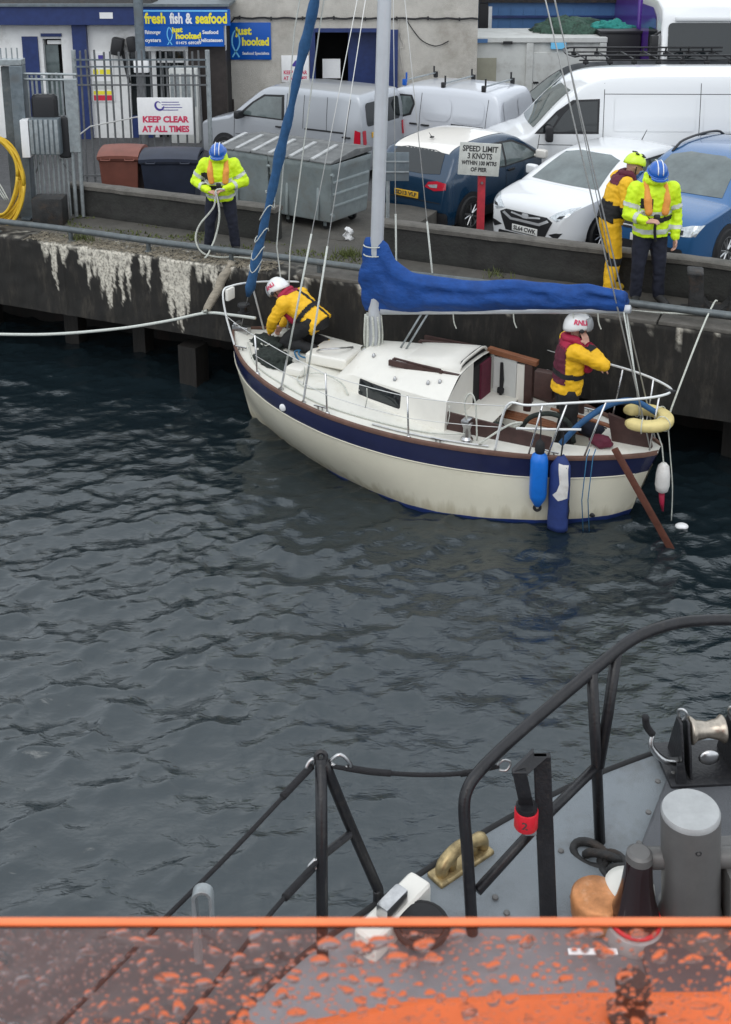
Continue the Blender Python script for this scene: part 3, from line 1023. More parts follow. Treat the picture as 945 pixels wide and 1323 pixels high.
# conduit with cables
c0, c1 = PY(303, 23, YR).z, PY(618, 24, YR).z
mb = MB()
pts = []
for i in range(40):
    x = xl + .35 + (xr - xl - .35) * i / 39
    pts.append((x, YR - .05, c0 + (c1 - c0) * i / 39 + .015 * math.sin(i * 1.7)))
mb.tube(pts, .025, 6)
for i in range(1, 40, 5): mb.box((pts[i][0], YR - .04, pts[i][2]), (.04, .08, .09))
mb.build('conduit', 'black_plastic', t)
def loop_cable(ptspx, r, name='cable', m='black_plastic', y=YR - .04):
    mb = MB()
    mb.tube([PY(px, py, y) for px, py in ptspx], r, 6, smooth=5)
    return mb.build(name, m, t, smooth=True)
loop_cable([(524, 23), (532, 36), (545, 52), (560, 59), (570, 58), (580, 53)], .012)
loop_cable([(515, 23), (517, 45), (522, 60), (517, 66), (523, 100), (528, 130)], .012, 'cable', 'roughcast')
loop_cable([(303, 24), (296, 32), (291, 38), (288, 52)], .018)
panel(t, 'stone_dressing', 292, 303, 128, 160, YR, .02, 'brown_dark', 0.01)

# small white notice with red letters beside the doorway
sg = thing('warning_notice', 'small white notice with red lettering beside the dark doorway', 'sign', PY(382, 106, YR - .01))
w, h = 1.0 * (399 - 364) / 50.2, (106 - 72) / 50.2
mb = MB()
mb.rbox((0, -.012, h / 2), (w, .02, h), .01)
mb.build('board', 'sign_white', sg)
text(sg, 'KEEP CLEAR', .13, plane_m((0, -.027, h * .36), (1, 0, 0), (0, 0, 1)), 'sign_text_red', .004, w * .85)
text(sg, 'AT ALL TIMES', .13, plane_m((0, -.027, h * .14), (1, 0, 0), (0, 0, 1)), 'sign_text_red', .004, w * .85)
mb = MB()
mb.add([(-.1, -.026, h * .6), (.03, -.026, h * .58), (.1, -.026, h * .86), (.0, -.026, h * .8)], [(0, 1, 2, 3)])
mb.build('emblem', 'sign_purple', sg, smooth=False)

def fish_logo(parent, M, size, m):
    """outline of a fish standing on its tail beside the lettering"""
    mb = MB()
    pts = []
    for i in range(25):
        a = i / 24
        z = -0.5 + a
        x = .16 * math.sin(PI * min(1, max(0, (a - .22) / .78))) ** .7
        pts.append(Vector((x, z, 0)))
    left = [Vector((-p.x * .8, p.y, 0)) for p in pts[::-1]]
    path = [Vector((-.13, -.5, 0))] + pts[5:] + left[:-5] + [Vector((.13, -.5, 0))]
    for i in range(len(path) - 1):
        a, b3 = path[i], path[i + 1]
        d = (b3 - a).normalized()
        n = Vector((-d.y, d.x, 0)) * .028
        mb.add([M @ ((p) * size) for p in (a - n, a + n, b3 + n, b3 - n)], [(0, 1, 2, 3)])
    return mb.build('emblem', m, parent, smooth=False)

# square blue shop sign on the rough-cast wall
pa, pb = PY(297, 29, YR - .03), PY(351, 77, YR - .03)
w, h = pb.x - pa.x, pa.z - pb.z
sg = thing('shop_sign', 'square blue just hooked sign on the beige roughcast wall', 'sign', ((pa.x + pb.x) / 2, YR - .03, pb.z))
mb = MB()
mb.rbox((0, .0, h / 2), (w, .04, h), .008)
mb.build('board', 'sign_blue', sg)
fish_logo(sg, plane_m((-w * .37, -.024, h * .43), (1, 0, 0), (0, 0, 1)), h * .72, 'sign_cyan')
text(sg, 'just', .27, plane_m((-w * .17, -.024, h * .77), (1, 0, 0), (0, 0, 1)), 'sign_yellow', .012)
text(sg, 'hooked', .27, plane_m((w * .12, -.024, h * .48), (1, 0, 0), (0, 0, 1)), 'sign_yellow', .012, w * .66)
text(sg, 'Seafood Specialists', .1, plane_m((w * .12, -.024, h * .17), (1, 0, 0), (0, 0, 1)), 'sign_white', .002, w * .66)

# ---------------- fish shop, white with navy trim
YS = 28.3
t = thing('fish_shop', 'low white fish shop with navy fascia pillars and doors', 'building')
sx0, sx1 = PY(-60, 50, YS).x, PY(291, 50, YS).x
ztop = PY(100, 7, YS).z
zfb = PY(100, 31, YS).z
d0, d1 = PY(55, 50, YS), PY(79, 50, YS)       # left door
e0, e1 = PY(166, 66, YS), PY(247, 66, YS)     # shop front door and window
mb = MB()
mb.bbox(sx0, d0.x, YS, YS + .3, ZC, ztop - .1)
mb.bbox(d1.x, e0.x, YS, YS + .3, ZC, ztop - .1)
mb.bbox(d0.x, d1.x, YS, YS + .3, d0.z, ztop - .1)
mb.bbox(e0.x, sx1, YS, YS + .3, e0.z, ztop - .1)
mb.bbox(e1.x, sx1 - .9, YS, YS + .3, ZC, e0.z)
mb.build('wall', 'white_wall', t, smooth=False)
mb = MB()
mb.bbox(sx0, sx1, YS + .3, YS + 1.6, ZC, ztop - .12)
mb.build('inner_wall', 'dark_inside', t, smooth=False)
mb = MB()
mb.bbox(sx1 - .9, sx1, YS - .02, YS + .29, ZC, zfb - .5)
mb.build('dark_end_wall', 'brown_dark', t, smooth=False)
mb = MB()
mb.bbox(sx0 - .1, sx1 + .12, YS - .3, YS + .1, zfb, ztop)
mb.build('fascia', 'navy_paint', t, bevel=.01)
mb = MB()
mb.bbox(sx0 - .15, sx1 + .16, YS - .36, YS + 1.7, ztop, ztop + .06)
mb.build('roof_edge', 'galv_dark', t, smooth=False)
mb = MB()     # dark felt roof rising behind the fascia, with a vent
mb.prism([(sx0, YS - .2, ztop + .06), (sx1 - 1.7, YS - .2, ztop + .06), (sx1 - 2.0, YS + .6, ztop + .45), (sx0, YS + .6, ztop + .45)], (0, .9, 0))
mb.build('roof', 'iron', t, smooth=False)
panel(t, 'pillar', 98, 116, 31, 260, YS, 0, 'navy_paint', .16)
# left door: navy surround, white frame, grey glass
panel(t, 'door_surround', 33, 53, 47, 260, YS, 0, 'navy_paint', .05)
panel(t, 'door_surround', 53.4, 80, 43, 47, YS, 0, 'navy_paint', .05)
dz = panel(t, 'door', 62, 79, 58, 260, YS + .12, .05, 'glass_tint')
panel(dz, 'door_frame', 55, 61, 52, 260, YS + .1, .08, 'white_paint')
panel(dz, 'door_frame', 61.2, 79, 52, 57, YS + .1, .08, 'white_paint')
panel(t, 'white_mark', 129, 146, 16, 24, YS - .3, 0, 'sign_white', .012)
# shop front: window, door, white frames
wz = panel(t, 'shop_window', 167, 198, 66, 150, YS + .12, .04, 'glass_dark')
dz = panel(t, 'shop_door', 204, 240, 82, 260, YS + .12, .04, 'glass_dark')
for x0, x1, y0, y1 in ((198, 203.5, 64, 260), (240.5, 245, 64, 260), (203.7, 240.3, 76, 81), (203.7, 240.3, 190, 200)):
    panel(dz, 'door_frame', x0, x1, y0, y1, YS + .08, .1, 'white_paint')
panel(t, 'fanlight', 204, 240, 66, 75.5, YS + .12, .04, 'glass_dark')
panel(t, 'navy_plinth', 166, 200, 150, 260, YS + .02, .1, 'navy_paint')
for x in (212, 221, 231): panel(dz, 'door_bar', x, x + 1.6, 82, 200, YS + .1, .02, 'bar_steel')
# grey fridge unit beside the door
mu = thing('vending_cabinet', 'pale grey upright cabinet standing beside the shop door', 'cabinet', (PY(243, 215, YS - .5).x, YS - .5, ZC))
ca, cb = PY(224, 88, YS - .6), PY(263, 152, YS - .6)
mb = MB()
mb.rbox((0, .1, (ca.z - ZC) / 2), (cb.x - ca.x, .6, ca.z - ZC), .03)
mb.build('case', 'cabin_grey', mu)
for k in range(5):
    mb = MB()
    mb.bbox(-.30 + k * .13, -.22 + k * .13, -.21, -.203, .9, ca.z - ZC - .12)
    mb.build('slat', 'galv', mu, smooth=False)
# poster board on the white wall
pa, pb = PY(117, 68, YS - .02), PY(149, 131, YS - .02)
pb_ = thing('safety_poster', 'tall safety poster with yellow and red panels on the white shop wall', 'poster', ((pa.x + pb.x) / 2, YS - .02, pb.z))
w, h = pb.x - pa.x, pa.z - pb.z
mb = MB()
mb.bbox(-w / 2, w / 2, -.015, .015, 0, h)
mb.build('board', 'sign_white', pb_, smooth=False)
for m_, a, b3, c, d in (('sign_red', .04, .96, .02, .13), ('sign_yellow', .04, .96, .14, .22), ('cabin_grey', .06, .94, .25, .42), ('sign_yellow', .08, .32, .56, .66), ('sign_yellow', .38, .62, .56, .66), ('sign_yellow', .68, .92, .56, .66), ('sign_purple', .35, .65, .86, .95)):
    mb = MB()
    mb.bbox(-w / 2 + a * w, -w / 2 + b3 * w, -.019, -.012, c * h, d * h)
    mb.build('printed_panel', m_, pb_, smooth=False)
# lamp arm and flood lamp
fl = thing('flood_lamp', 'black double flood lamp on the shop wall above the fence', 'lamp', PY(152, 60, YS - .25))
mb = MB()
mb.rbox((0, 0, 0), (.28, .3, .42), .05, rot=roty(.2))
mb.build('lamp_head', 'black_plastic', fl)
mb = MB()
mb.rbox((.34, .02, .05), (.2, .25, .36), .05, rot=roty(-.15))
mb.build('lamp_head', 'black_plastic', fl)
mb = MB()
mb.tube([(0.1, .05, -.1), (.15, .1, -.5), (.2, .2, -.9)], .04, 8)
mb.build('bracket', 'black_plastic', fl)
# the two-line shop sign
pa, pb = PY(184, 12, YS - .34), PY(298, 33, YS - .34)
pc, pd = PY(187, 33, YS - .34), PY(290, 60, YS - .34)
sg = thing('shop_fascia_sign', 'long blue fresh fish and seafood sign over the shop door', 'sign', ((pa.x + pb.x) / 2, YS - .34, pd.z))
w, h1, h2 = pb.x - pa.x, pa.z - pb.z, pc.z - pd.z
w2 = pd.x - pc.x
mb = MB()
mb.bbox(-w / 2, w / 2, -.02, .02, h2, h2 + h1)
mb.build('upper_board', 'sign_blue', sg, smooth=False)
mb = MB()
mb.bbox(-w / 2, -w / 2 + w2 * 1.02, -.015, .02, 0, h2 - .004)
mb.build('lower_board', 'sign_blue', sg, smooth=False)
mb = MB()
mb.bbox(-w / 2, w * .47, -.024, -.018, h2 + h1 * .86, h2 + h1 * .95)
mb.build('top_band', 'sign_cyan', sg, smooth=False)
zc = h2 + h1 * .42
text(sg, 'fresh', .34, plane_m((-w * .355, -.026, zc), (1, 0, 0), (0, 0, 1)), 'sign_yellow', .013, w * .24)
text(sg, 'fish &', .34, plane_m((-w * .065, -.026, zc), (1, 0, 0), (0, 0, 1)), 'sign_white', .013, w * .26)
text(sg, 'seafood', .34, plane_m((w * .285, -.026, zc), (1, 0, 0), (0, 0, 1)), 'sign_yellow', .013, w * .36)
ox = -w / 2 + w2 / 2
fish_logo(sg, plane_m((ox - w2 * .17, -.02, h2 * .5), (1, 0, 0), (0, 0, 1)), h2 * .85, 'sign_cyan')
text(sg, 'just', .17, plane_m((ox - w2 * .07, -.02, h2 * .8), (1, 0, 0), (0, 0, 1)), 'sign_yellow', .008)
text(sg, 'hooked', .2, plane_m((ox + w2 * .07, -.02, h2 * .5), (1, 0, 0), (0, 0, 1)), 'sign_yellow', .01, w2 * .32)
text(sg, '01475 689289', .09, plane_m((ox + w2 * .07, -.02, h2 * .17), (1, 0, 0), (0, 0, 1)), 'sign_white', .002, w2 * .32)
text(sg, 'Seafood', .12, plane_m((ox + w2 * .35, -.02, h2 * .68), (1, 0, 0), (0, 0, 1)), 'sign_white', .004, w2 * .2)
text(sg, 'Delicatessen', .12, plane_m((ox + w2 * .35, -.02, h2 * .3), (1, 0, 0), (0, 0, 1)), 'sign_white', .004, w2 * .3)
text(sg, 'Fishmonger', .12, plane_m((ox - w2 * .38, -.02, h2 * .68), (1, 0, 0), (0, 0, 1)), 'sign_white', .004, w2 * .2)
text(sg, 'oysters', .12, plane_m((ox - w2 * .38, -.02, h2 * .3), (1, 0, 0), (0, 0, 1)), 'sign_white', .004, w2 * .2)

# grey pole hanging down in front of the fascia (lamp column seen in front of the shop)
lp = thing('lamp_column', 'grey steel column standing in front of the shop sign', 'pole', (PY(181, 50, YS - 1.2).x, YS - 1.2, ZC))
mb = MB()
mb.tube([(0, 0, 2.1), (0, 0, 6.0)], .11, 12)
mb.build('shaft', 'galv_dark', lp)
mb = MB()
mb.tube([(0, 0, 0), (0, 0, 2.1)], .085, 12)
mb.build('base_shaft', 'bar_steel', lp)
mb = MB()
mb.rbox((.03, -.12, 1.95), (.34, .2, .3), .03)
mb.build('junction_box', 'sign_white', lp)

# ---------------- blue shed behind the container
YB = 34.0
t = thing('blue_shed', 'blue steel shed with dark frame behind the grey container', 'building')
bx0, bx1 = PY(622, 5, YB).x, PY(1010, 5, YB).x
zb = PY(622, 3, YB).z
mb = MB()
mb.bbox(bx0, bx1, YB, YB + 8, ZC, zb)
mb.build('wall', 'steel_blue', t, smooth=False)
for i in range(26):
    mb = MB()
    mb.bbox(bx0 + .15 + i * .36, bx0 + .19 + i * .36, YB - .02, YB, ZC + 2.0, zb - .15)
    mb.build('cladding_rib', 'steel_blue', t, smooth=False)
mb = MB()
mb.bbox(bx0 - .1, bx1, YB - .15, YB + 8.1, zb, zb + .25)
mb.build('roof_edge', 'iron', t, smooth=False)
panel(t, 'door_rail', 632, 830, 20, 23, YB, 0, 'navy_paint', .08)
panel(t, 'corner_post', 618, 629, 4, 150, YB, 0, 'black_plastic', .12)
panel(t, 'downpipe', 629.5, 634, 8, 150, YB, 0, 'white_paint', .14)
panel(t, 'white_panel', 792, 830, 21, 60, YB, 0, 'white_paint', .06)

# ---------------- grey portable cabin
YP = 30.2
pa, pb = PY(583, 48, YP), PY(776, 120, YP)
t = thing('portable_cabin', 'pale grey steel portable cabin behind the vans', 'cabin', (pa.x, YP, ZC))
w, h = pb.x - pa.x, pa.z - ZC
mb = MB()
mb.bbox(.08, w - .08, .04, 2.2, .1, h - .12)
mb.build('wall', 'cabin_grey', t, smooth=False)
for x in (0, w * .52, w):
    mb = MB()
    mb.bbox(x - .09, x + .09, -.04, .12, 0, h - .145)
    mb.build('corner_post', 'cabin_grey', t, bevel=.01)
mb = MB()
mb.bbox(-.1, w + .1, -.05, 2.3, h - .14, h)
mb.build('roof_frame', 'cabin_grey', t, bevel=.015)
for x0, x1, z0, z1, m_, nm in ((617, 641, 75, 108, 'cabin_panel', 'olive_window_board'), (712, 731, 55, 63, 'sign_cyan', 'blue_sticker'), (617, 630, 50, 55, 'steel_blue', 'faded_label'), (594, 605, 51, 54, 'black_plastic', 'vent'), (650, 662, 53, 57, 'black_plastic', 'vent'), (697, 705, 82, 86, 'black_plastic', 'door_number')):
    a, b3 = PY(x0, z0, YP), PY(x1, z1, YP)
    mb = MB()
    mb.bbox(a.x - pa.x, b3.x - pa.x, -.065 if z0 < 60 else .02, .06, b3.z - ZC, a.z - ZC)
    mb.build(nm, m_, t, smooth=False)
a = PY(688, 68, YP)
dr = MB()
dr.bbox(a.x - pa.x, a.x - pa.x + .95, .015, .06, .12, a.z - ZC)
dr = dr.build('door', 'cabin_grey', t, bevel=.01)
mb = MB()
mb.rbox((a.x - pa.x + .12, 0, 1.1), (.14, .05, .04), .01)
mb.build('handle', 'black_plastic', dr)

# nets heaped on the cabin roof, black tote beside it
def heap(name, label, px, py, Y, sx, sy, sz, m, seed):
    me = bpy.data.meshes.new(name)
    bm = bmesh.new()
    bmesh.ops.create_icosphere(bm, subdivisions=4, radius=1)
    for v in bm.verts:
        n = 1 + .35 * noise.noise(v.co * 2.2 + Vector((seed, 0, 0))) + .22 * noise.noise(v.co * 6 + Vector((0, seed, 0))) + .1 * noise.noise(v.co * 14)
        v.co = Vector((v.co.x * sx * n, v.co.y * sy * n, max(-.02, v.co.z) * sz * n))
    bm.to_mesh(me)
    bm.free()
    me.polygons.foreach_set('use_smooth', [True] * len(me.polygons))
    me.materials.append(MATS[m])
    o = bpy.data.objects.new(name, me)
    COL.objects.link(o)
    o.location = PY(px, py, Y)
    tag(o, label, 'net')
    return o
heap('fishing_net', 'dark green fishing net heaped on the cabin roof', 735, 47, YP + 1.2, 1.1, .6, .48, 'net_green', 3)
heap('fishing_net', 'teal fishing net lying on the black box and cabin roof', 790, 41, YP + 1.0, .62, .4, .3, 'net_teal', 8)
bt = thing('black_tote', 'tall black plastic box standing right of the grey cabin', 'box', (PY(801, 100, YP).x, YP + .6, ZC))
a, b3 = PY(775, 40, YP), PY(827, 60, YP)
mb = MB()
mb.rbox((0, 0, (a.z - ZC) / 2), (b3.x - a.x, .9, a.z - ZC), .04)
mb.build('tote_body', 'black_plastic', bt)
mb = MB()
mb.rbox((0, 0, a.z - ZC - .05), (b3.x - a.x + .06, .96, .08), .02)
mb.build('rim', 'black_plastic', bt)
# ================================================================== VEHICLES
def ip(x, tab):
    return float(np.interp(x, [a for a, _ in tab], [b for _, b in tab]))
def body_mb(sp):
    L_, W2, belt, rw = sp['L'], sp['W'] / 2, sp['belt'], sp['rw']
    zmax = max(z for _, z in sp['top'])
    top = crom([Vector((x, 0, z)) for x, z in sp['top']], 6)
    zb = sp.get('zb', 0.22)
    pf, rf, pr, rr = sp.get('pf', .80), sp.get('rf', .75), sp.get('pr', .88), sp.get('rr', .5)
    def plan(x):
        u, v = x / rf, (L_ - x) / rr
        a = pf + (1 - pf) * math.sqrt(max(0, 1 - (1 - min(1, u)) ** 2))
        b = pr + (1 - pr) * math.sqrt(max(0, 1 - (1 - min(1, v)) ** 2))
        return min(a, b)
    def side(z):
        if z < .34: return .94 + .06 * max(0, (z - .15)) / .19
        if z < belt: return 1.0 - .018 * ((z - .34) / (belt - .34)) ** 2
        return .982 + (rw - .982) * ((z - belt) / max(.01, zmax - belt)) ** 1.15
    rows = []
    fr = [0, .05, .18, .34, .5, .66, .8, .9, .96]
    lastx = -1
    for p in top:
        x, zt = max(0, min(L_, p.x)), p.z
        if x < lastx: x = lastx
        lastx = x
        r = []
        pw = plan(x) * W2
        for f in fr:
            z = zb + (zt - zb) * f
            r.append((pw * side(z), z))
        wt = pw * side(zt)
        cr = sp.get('crown', .035)
        r.append((wt * .965, zt - .006))
        for f in (.88, .7, .45, .2):
            r.append((wt * f, zt + cr * (1 - (f / .965) ** 2)))
        r.append((0, zt + cr))
        X = L_ / 2 - x
        ring = [Vector((X, y, z)) for y, z in r] + [Vector((X, -y, z)) for y, z in r[-2::-1]]
        rows.append(ring)
    mb = MB()
    mb.sheet(rows)
    n = len(rows[0])
    mb.add(rows[0], [tuple(range(n))])
    mb.add(rows[-1], [tuple(range(n - 1, -1, -1))])
    mb.add([r[0] for r in rows] + [r[-1] for r in rows], [(i, i + 1, len(rows) + i + 1, len(rows) + i) for i in range(len(rows) - 1)])
    return mb
def bvh_of(mb):
    return BVHTree.FromPolygons([tuple(v) for v in mb.v], mb.f)
def wheel(parent, x, y, r, w, spokes=5, alloy='steel'):
    t = bpy.data.objects.new('wheel', None)
    COL.objects.link(t)
    t.parent = parent
    t.location = (x, y, r)
    s = 1 if y > 0 else -1
    t.rotation_euler = (0, 0, 0 if s > 0 else PI)
    rm = rotx(-PI / 2)      # lathe axis z -> +y
    mb = MB()
    mb.lathe([(r * .66, -w / 2), (r * .93, -w / 2), (r, -w * .36), (r, w * .36), (r * .93, w / 2), (r * .68, w / 2), (r * .66, w * .42)], n=28, rot=rm)
    mb.build('tyre', 'rubber', t)
    mb = MB()
    mb.lathe([(r * .66, w * .1), (r * .67, w * .46), (r * .61, w * .46), (r * .58, w * .2)], n=28, rot=rm)
    mb.lathe([(r * .14, w * .15), (r * .14, w * .42), (r * .05, w * .45)], n=14, rot=rm)
    for k in range(spokes):
        a = 2 * PI * k / spokes
        for da in (-.16, .16):
            d0 = Vector((math.cos(a + da * .4), 0, math.sin(a + da * .4)))
            d1 = Vector((math.cos(a + da * 1.5), 0, math.sin(a + da * 1.5)))
            mb.tube([d0 * r * .1 + Vector((0, w * .38, 0)), d1 * r * .63 + Vector((0, w * .36, 0))], [r * .075, r * .06], 5)
    mb.build('rim', alloy, t)
    mb = MB()
    mb.lathe([(r * .58, w * .05), (r * .05, w * .06)], n=20, rot=rm)
    mb.build('brake_disc', 'black_plastic', t)
    return t
def seam(bvh, pts, sy, width=.010, L_=0, start=2.5):
    """panel gap: narrow dark strip following the bodywork seen from the side"""
    out = MB()
    for i in range(len(pts) - 1):
        a, b = Vector((L_ / 2 - pts[i][0], pts[i][1])), Vector((L_ / 2 - pts[i + 1][0], pts[i + 1][1]))
        d = (b - a)
        n = max(1, int(d.length / .08))
        dn = Vector((-d.y, d.x)).normalized() * width / 2
        rows = []
        for k in range(n + 1):
            c = a + d * (k / n)
            r = []
            for q in (c - dn, c + dn):
                h, nn, _, _ = bvh.ray_cast(Vector((q.x, sy * start, q.y)), Vector((0, -sy, 0)))
                if h is None: break
                if nn.y * sy < 0: nn = -nn
                r.append(h + nn * .0025)
            if len(r) == 2: rows.append(r)
        if len(rows) > 1: out.sheet(rows)
    return out
def vehicle(name, label, cat, sp, loc, rz, group=None):
    t = thing(name, label, cat, loc, R(rz), group)
    L_ = sp['L']
    X = lambda x: L_ / 2 - x
    mb = body_mb(sp)
    bvh = bvh_of(mb)
    body = mb.build('body', sp['paint'], t, smooth=True)
    sharp(body.data, 50)
    if 'roof' in sp:
        x0, x1, hw, m_ = sp['roof']
        patch(bvh, [(X(x0), -hw * .96), (X(x0 + .25), -hw), (X(x1), -hw), (X(x1), hw), (X(x0 + .25), hw), (X(x0), hw * .96)][::-1], 'z-', 4, .006, 5).build('roof_panel', m_, t, smooth=True)
    def sidepatch(poly, nm, m_, off, sides=(1, -1), par=t, cuts=4):
        for s in sides:
            pp = [(X(x), z) for x, z in poly]
            patch(bvh, pp, 'y-' if s > 0 else 'y+', 2.5 * s, off, cuts).build(nm, m_, par, smooth=True)
    for poly in sp.get('side_trim', []): sidepatch(poly, 'window_surround', 'black_plastic', .004)
    for poly in sp.get('side_win', []): sidepatch(poly, 'side_window', sp.get('glass', 'glass_tint'), .008)
    for poly in sp.get('panels', []): sidepatch(poly, 'pressed_panel', sp['paint'], .010)
    for poly, m_, nm in sp.get('side_bits', []): sidepatch(poly, nm, m_, .009)
    for pts in sp.get('seams', []):
        for s in (1, -1):
            sm_ = seam(bvh, pts, s, sp.get('seam_w', .012), L_)
            if sm_.f: sm_.build('panel_gap', 'black_plastic', t, smooth=True)
    for nm, m_, poly, off in sp.get('front', []):
        patch(bvh, poly, 'x-', 5, off, 4).build(nm, m_, t, smooth=True)
    for nm, m_, poly, off in sp.get('rear', []):
        patch(bvh, poly, 'x+', -5, off, 4).build(nm, m_, t, smooth=True)
    # door handles
    for x, z in sp.get('handles', []):
        for s in (1, -1):
            h, n, _, _ = bvh.ray_cast(Vector((X(x), 2.5 * s, z)), Vector((0, -s, 0)))
            if h:
                mb = MB()
                mb.rbox((h.x, h.y + .018 * s, h.z), (.2, .035, .035), .012)
                mb.build('door_handle', sp.get('handle_m', 'black_plastic'), t)
    # mirrors
    if 'mirror' in sp:
        x, z, m_ = sp['mirror']
        for s in (1, -1):
            h, n, _, _ = bvh.ray_cast(Vector((X(x), 2.5 * s, z)), Vector((0, -s, 0)))
            if h:
                mb = MB()
                mb.rbox((h.x + .02, h.y + .14 * s, h.z + .05), (.14, .22, sp.get('mirror_h', .17)), .05, 3)
                mb.tube([(h.x, h.y - .02 * s, h.z), (h.x + .02, h.y + .08 * s, h.z + .02)], .03, 8)
                mb.build('wing_mirror', m_, t)
    # wheels and arches
    for x in sp['wheels']:
        for s in (1, -1):
            r = sp['wr']
            arch = [(x + math.cos(a) * r * 1.22, r + math.sin(a) * r * 1.22) for a in np.linspace(0, PI, 17)] + [(x - r * 1.2, .23), (x + r * 1.2, .23)]
            pp = [(X(a), b) for a, b in arch]
            patch(bvh, pp, 'y-' if s > 0 else 'y+', 2.5 * s, .005, 3).build('wheel_arch', 'black_plastic', t, smooth=True)
            wheel(t, X(x), s * (sp['W'] / 2 - .075), r, .20, sp.get('spokes', 5))
    if 'rails' in sp:
        x0, x1, yy, dz, m_ = sp['rails']
        for s in (1, -1):
            pts = []
            for k in range(9):
                x = x0 + (x1 - x0) * k / 8
                h, n, _, _ = bvh.ray_cast(Vector((X(x), yy * s, 4)), Vector((0, 0, -1)))
                if h: pts.append(h + Vector((0, 0, dz * min(1, min(k, 8 - k) * 1.5))))
            mb = MB()
            mb.tube(pts, .022, 8, smooth=2)
            mb.build('roof_rail', m_, t, smooth=True)
    if 'wiper' in sp: pass
    t['_b'] = 0
    del t['_b']
    return t, bvh
def plate(parent, bvh, sp, txt, z, end, m_, yoff=0.0):
    d = 1 if end == 'front' else -1
    h, n, _, _ = bvh.ray_cast(Vector((5 * d, yoff, z)), Vector((-d, 0, 0)))
    X0 = h.x + .012 * d
    mb = MB()
    mb.rbox((X0, yoff, z), (.016, .52, .115), .006)
    pl_ = mb.build('number_plate', m_, parent)
    if txt:
        text(pl_, txt, .095, plane_m((X0 + .0095 * d, yoff, z), (0, d, 0), (0, 0, 1)), 'sign_text_black', .004, .46)
    return pl_
def mir(poly): return [(-y, z) for y, z in poly][::-1]

# ---- silver panel van
SP = dict(L=4.4, W=1.79, belt=1.12, rw=.86, paint='car_silver', wr=.32, wheels=(.82, 3.5), pr=.95, rr=.25,
    top=[(0, .60), (.05, .80), (.22, .93), (.75, 1.07), (.98, 1.14), (1.42, 1.47), (1.82, 1.74), (2.2, 1.81), (3.0, 1.82), (4.0, 1.80), (4.26, 1.72), (4.34, 1.30), (4.38, .9), (4.4, .55)],
    side_trim=[[(1.15, 1.13), (1.55, 1.45), (1.85, 1.63), (2.38, 1.66), (2.42, 1.12)]],
    side_win=[[(1.28, 1.16), (1.6, 1.43), (1.88, 1.59), (2.32, 1.61), (2.35, 1.15)]],
    seams=[[(1.05, .35), (1.08, 1.1)], [(2.46, .35), (2.46, 1.7)], [(2.9, 1.0), (2.9, 1.7)], [(3.5, 1.0), (3.48, 1.7)], [(1.1, .72), (2.46, .70)], [(3.95, .65), (4.05, 1.7)]],
    side_bits=[([(2.95, .985), (3.92, .985), (3.92, 1.02), (2.95, 1.02)], 'black_plastic', 'door_track'), ([(4.18, .78), (4.34, .80), (4.33, 1.06), (4.2, 1.09)], 'lamp_red', 'tail_lamp'), ([(.95, .45), (3.1, .45), (3.1, .52), (.95, .52)], 'black_plastic', 'rub_strip')],
    front=[('windscreen', 'glass_tint', [(-.62, 1.20), (.62, 1.20), (.54, 1.68), (-.54, 1.68)], .006), ('grille', 'black_plastic', rrect(-.45, .45, .62, .74, .04), .006), ('headlight', 'lamp_clear', rrect(.48, .76, .68, .84, .05), .006), ('headlight', 'lamp_clear', rrect(-.76, -.48, .68, .84, .05), .006)],
    rear=[('rear_window', 'glass_dark', rrect(-.02, .66, 1.14, 1.62, .08), .006), ('rear_window', 'glass_dark', rrect(-.68, -.10, 1.14, 1.62, .08), .006), ('tail_lamp', 'lamp_red', rrect(.72, .85, .78, 1.08, .03), .006), ('tail_lamp', 'lamp_red', rrect(-.85, -.72, .78, 1.08, .03), .006), ('door_gap', 'black_plastic', rrect(-.065, -.05, .5, 1.75, .005), .005), ('bumper', 'car_silver', rrect(-.84, .84, .30, .52, .05), .03)],
    handles=[(2.3, .98), (4.0, .92)], mirror=(1.32, 1.12, 'black_plastic'))
v, bv = vehicle('panel_van', 'silver small panel van parked behind the waste containers', 'van', SP, (-1.45, 25.3, ZC), 148)
plate(v, bv, SP, '', .95, 'rear', 'plate_yellow', .25)
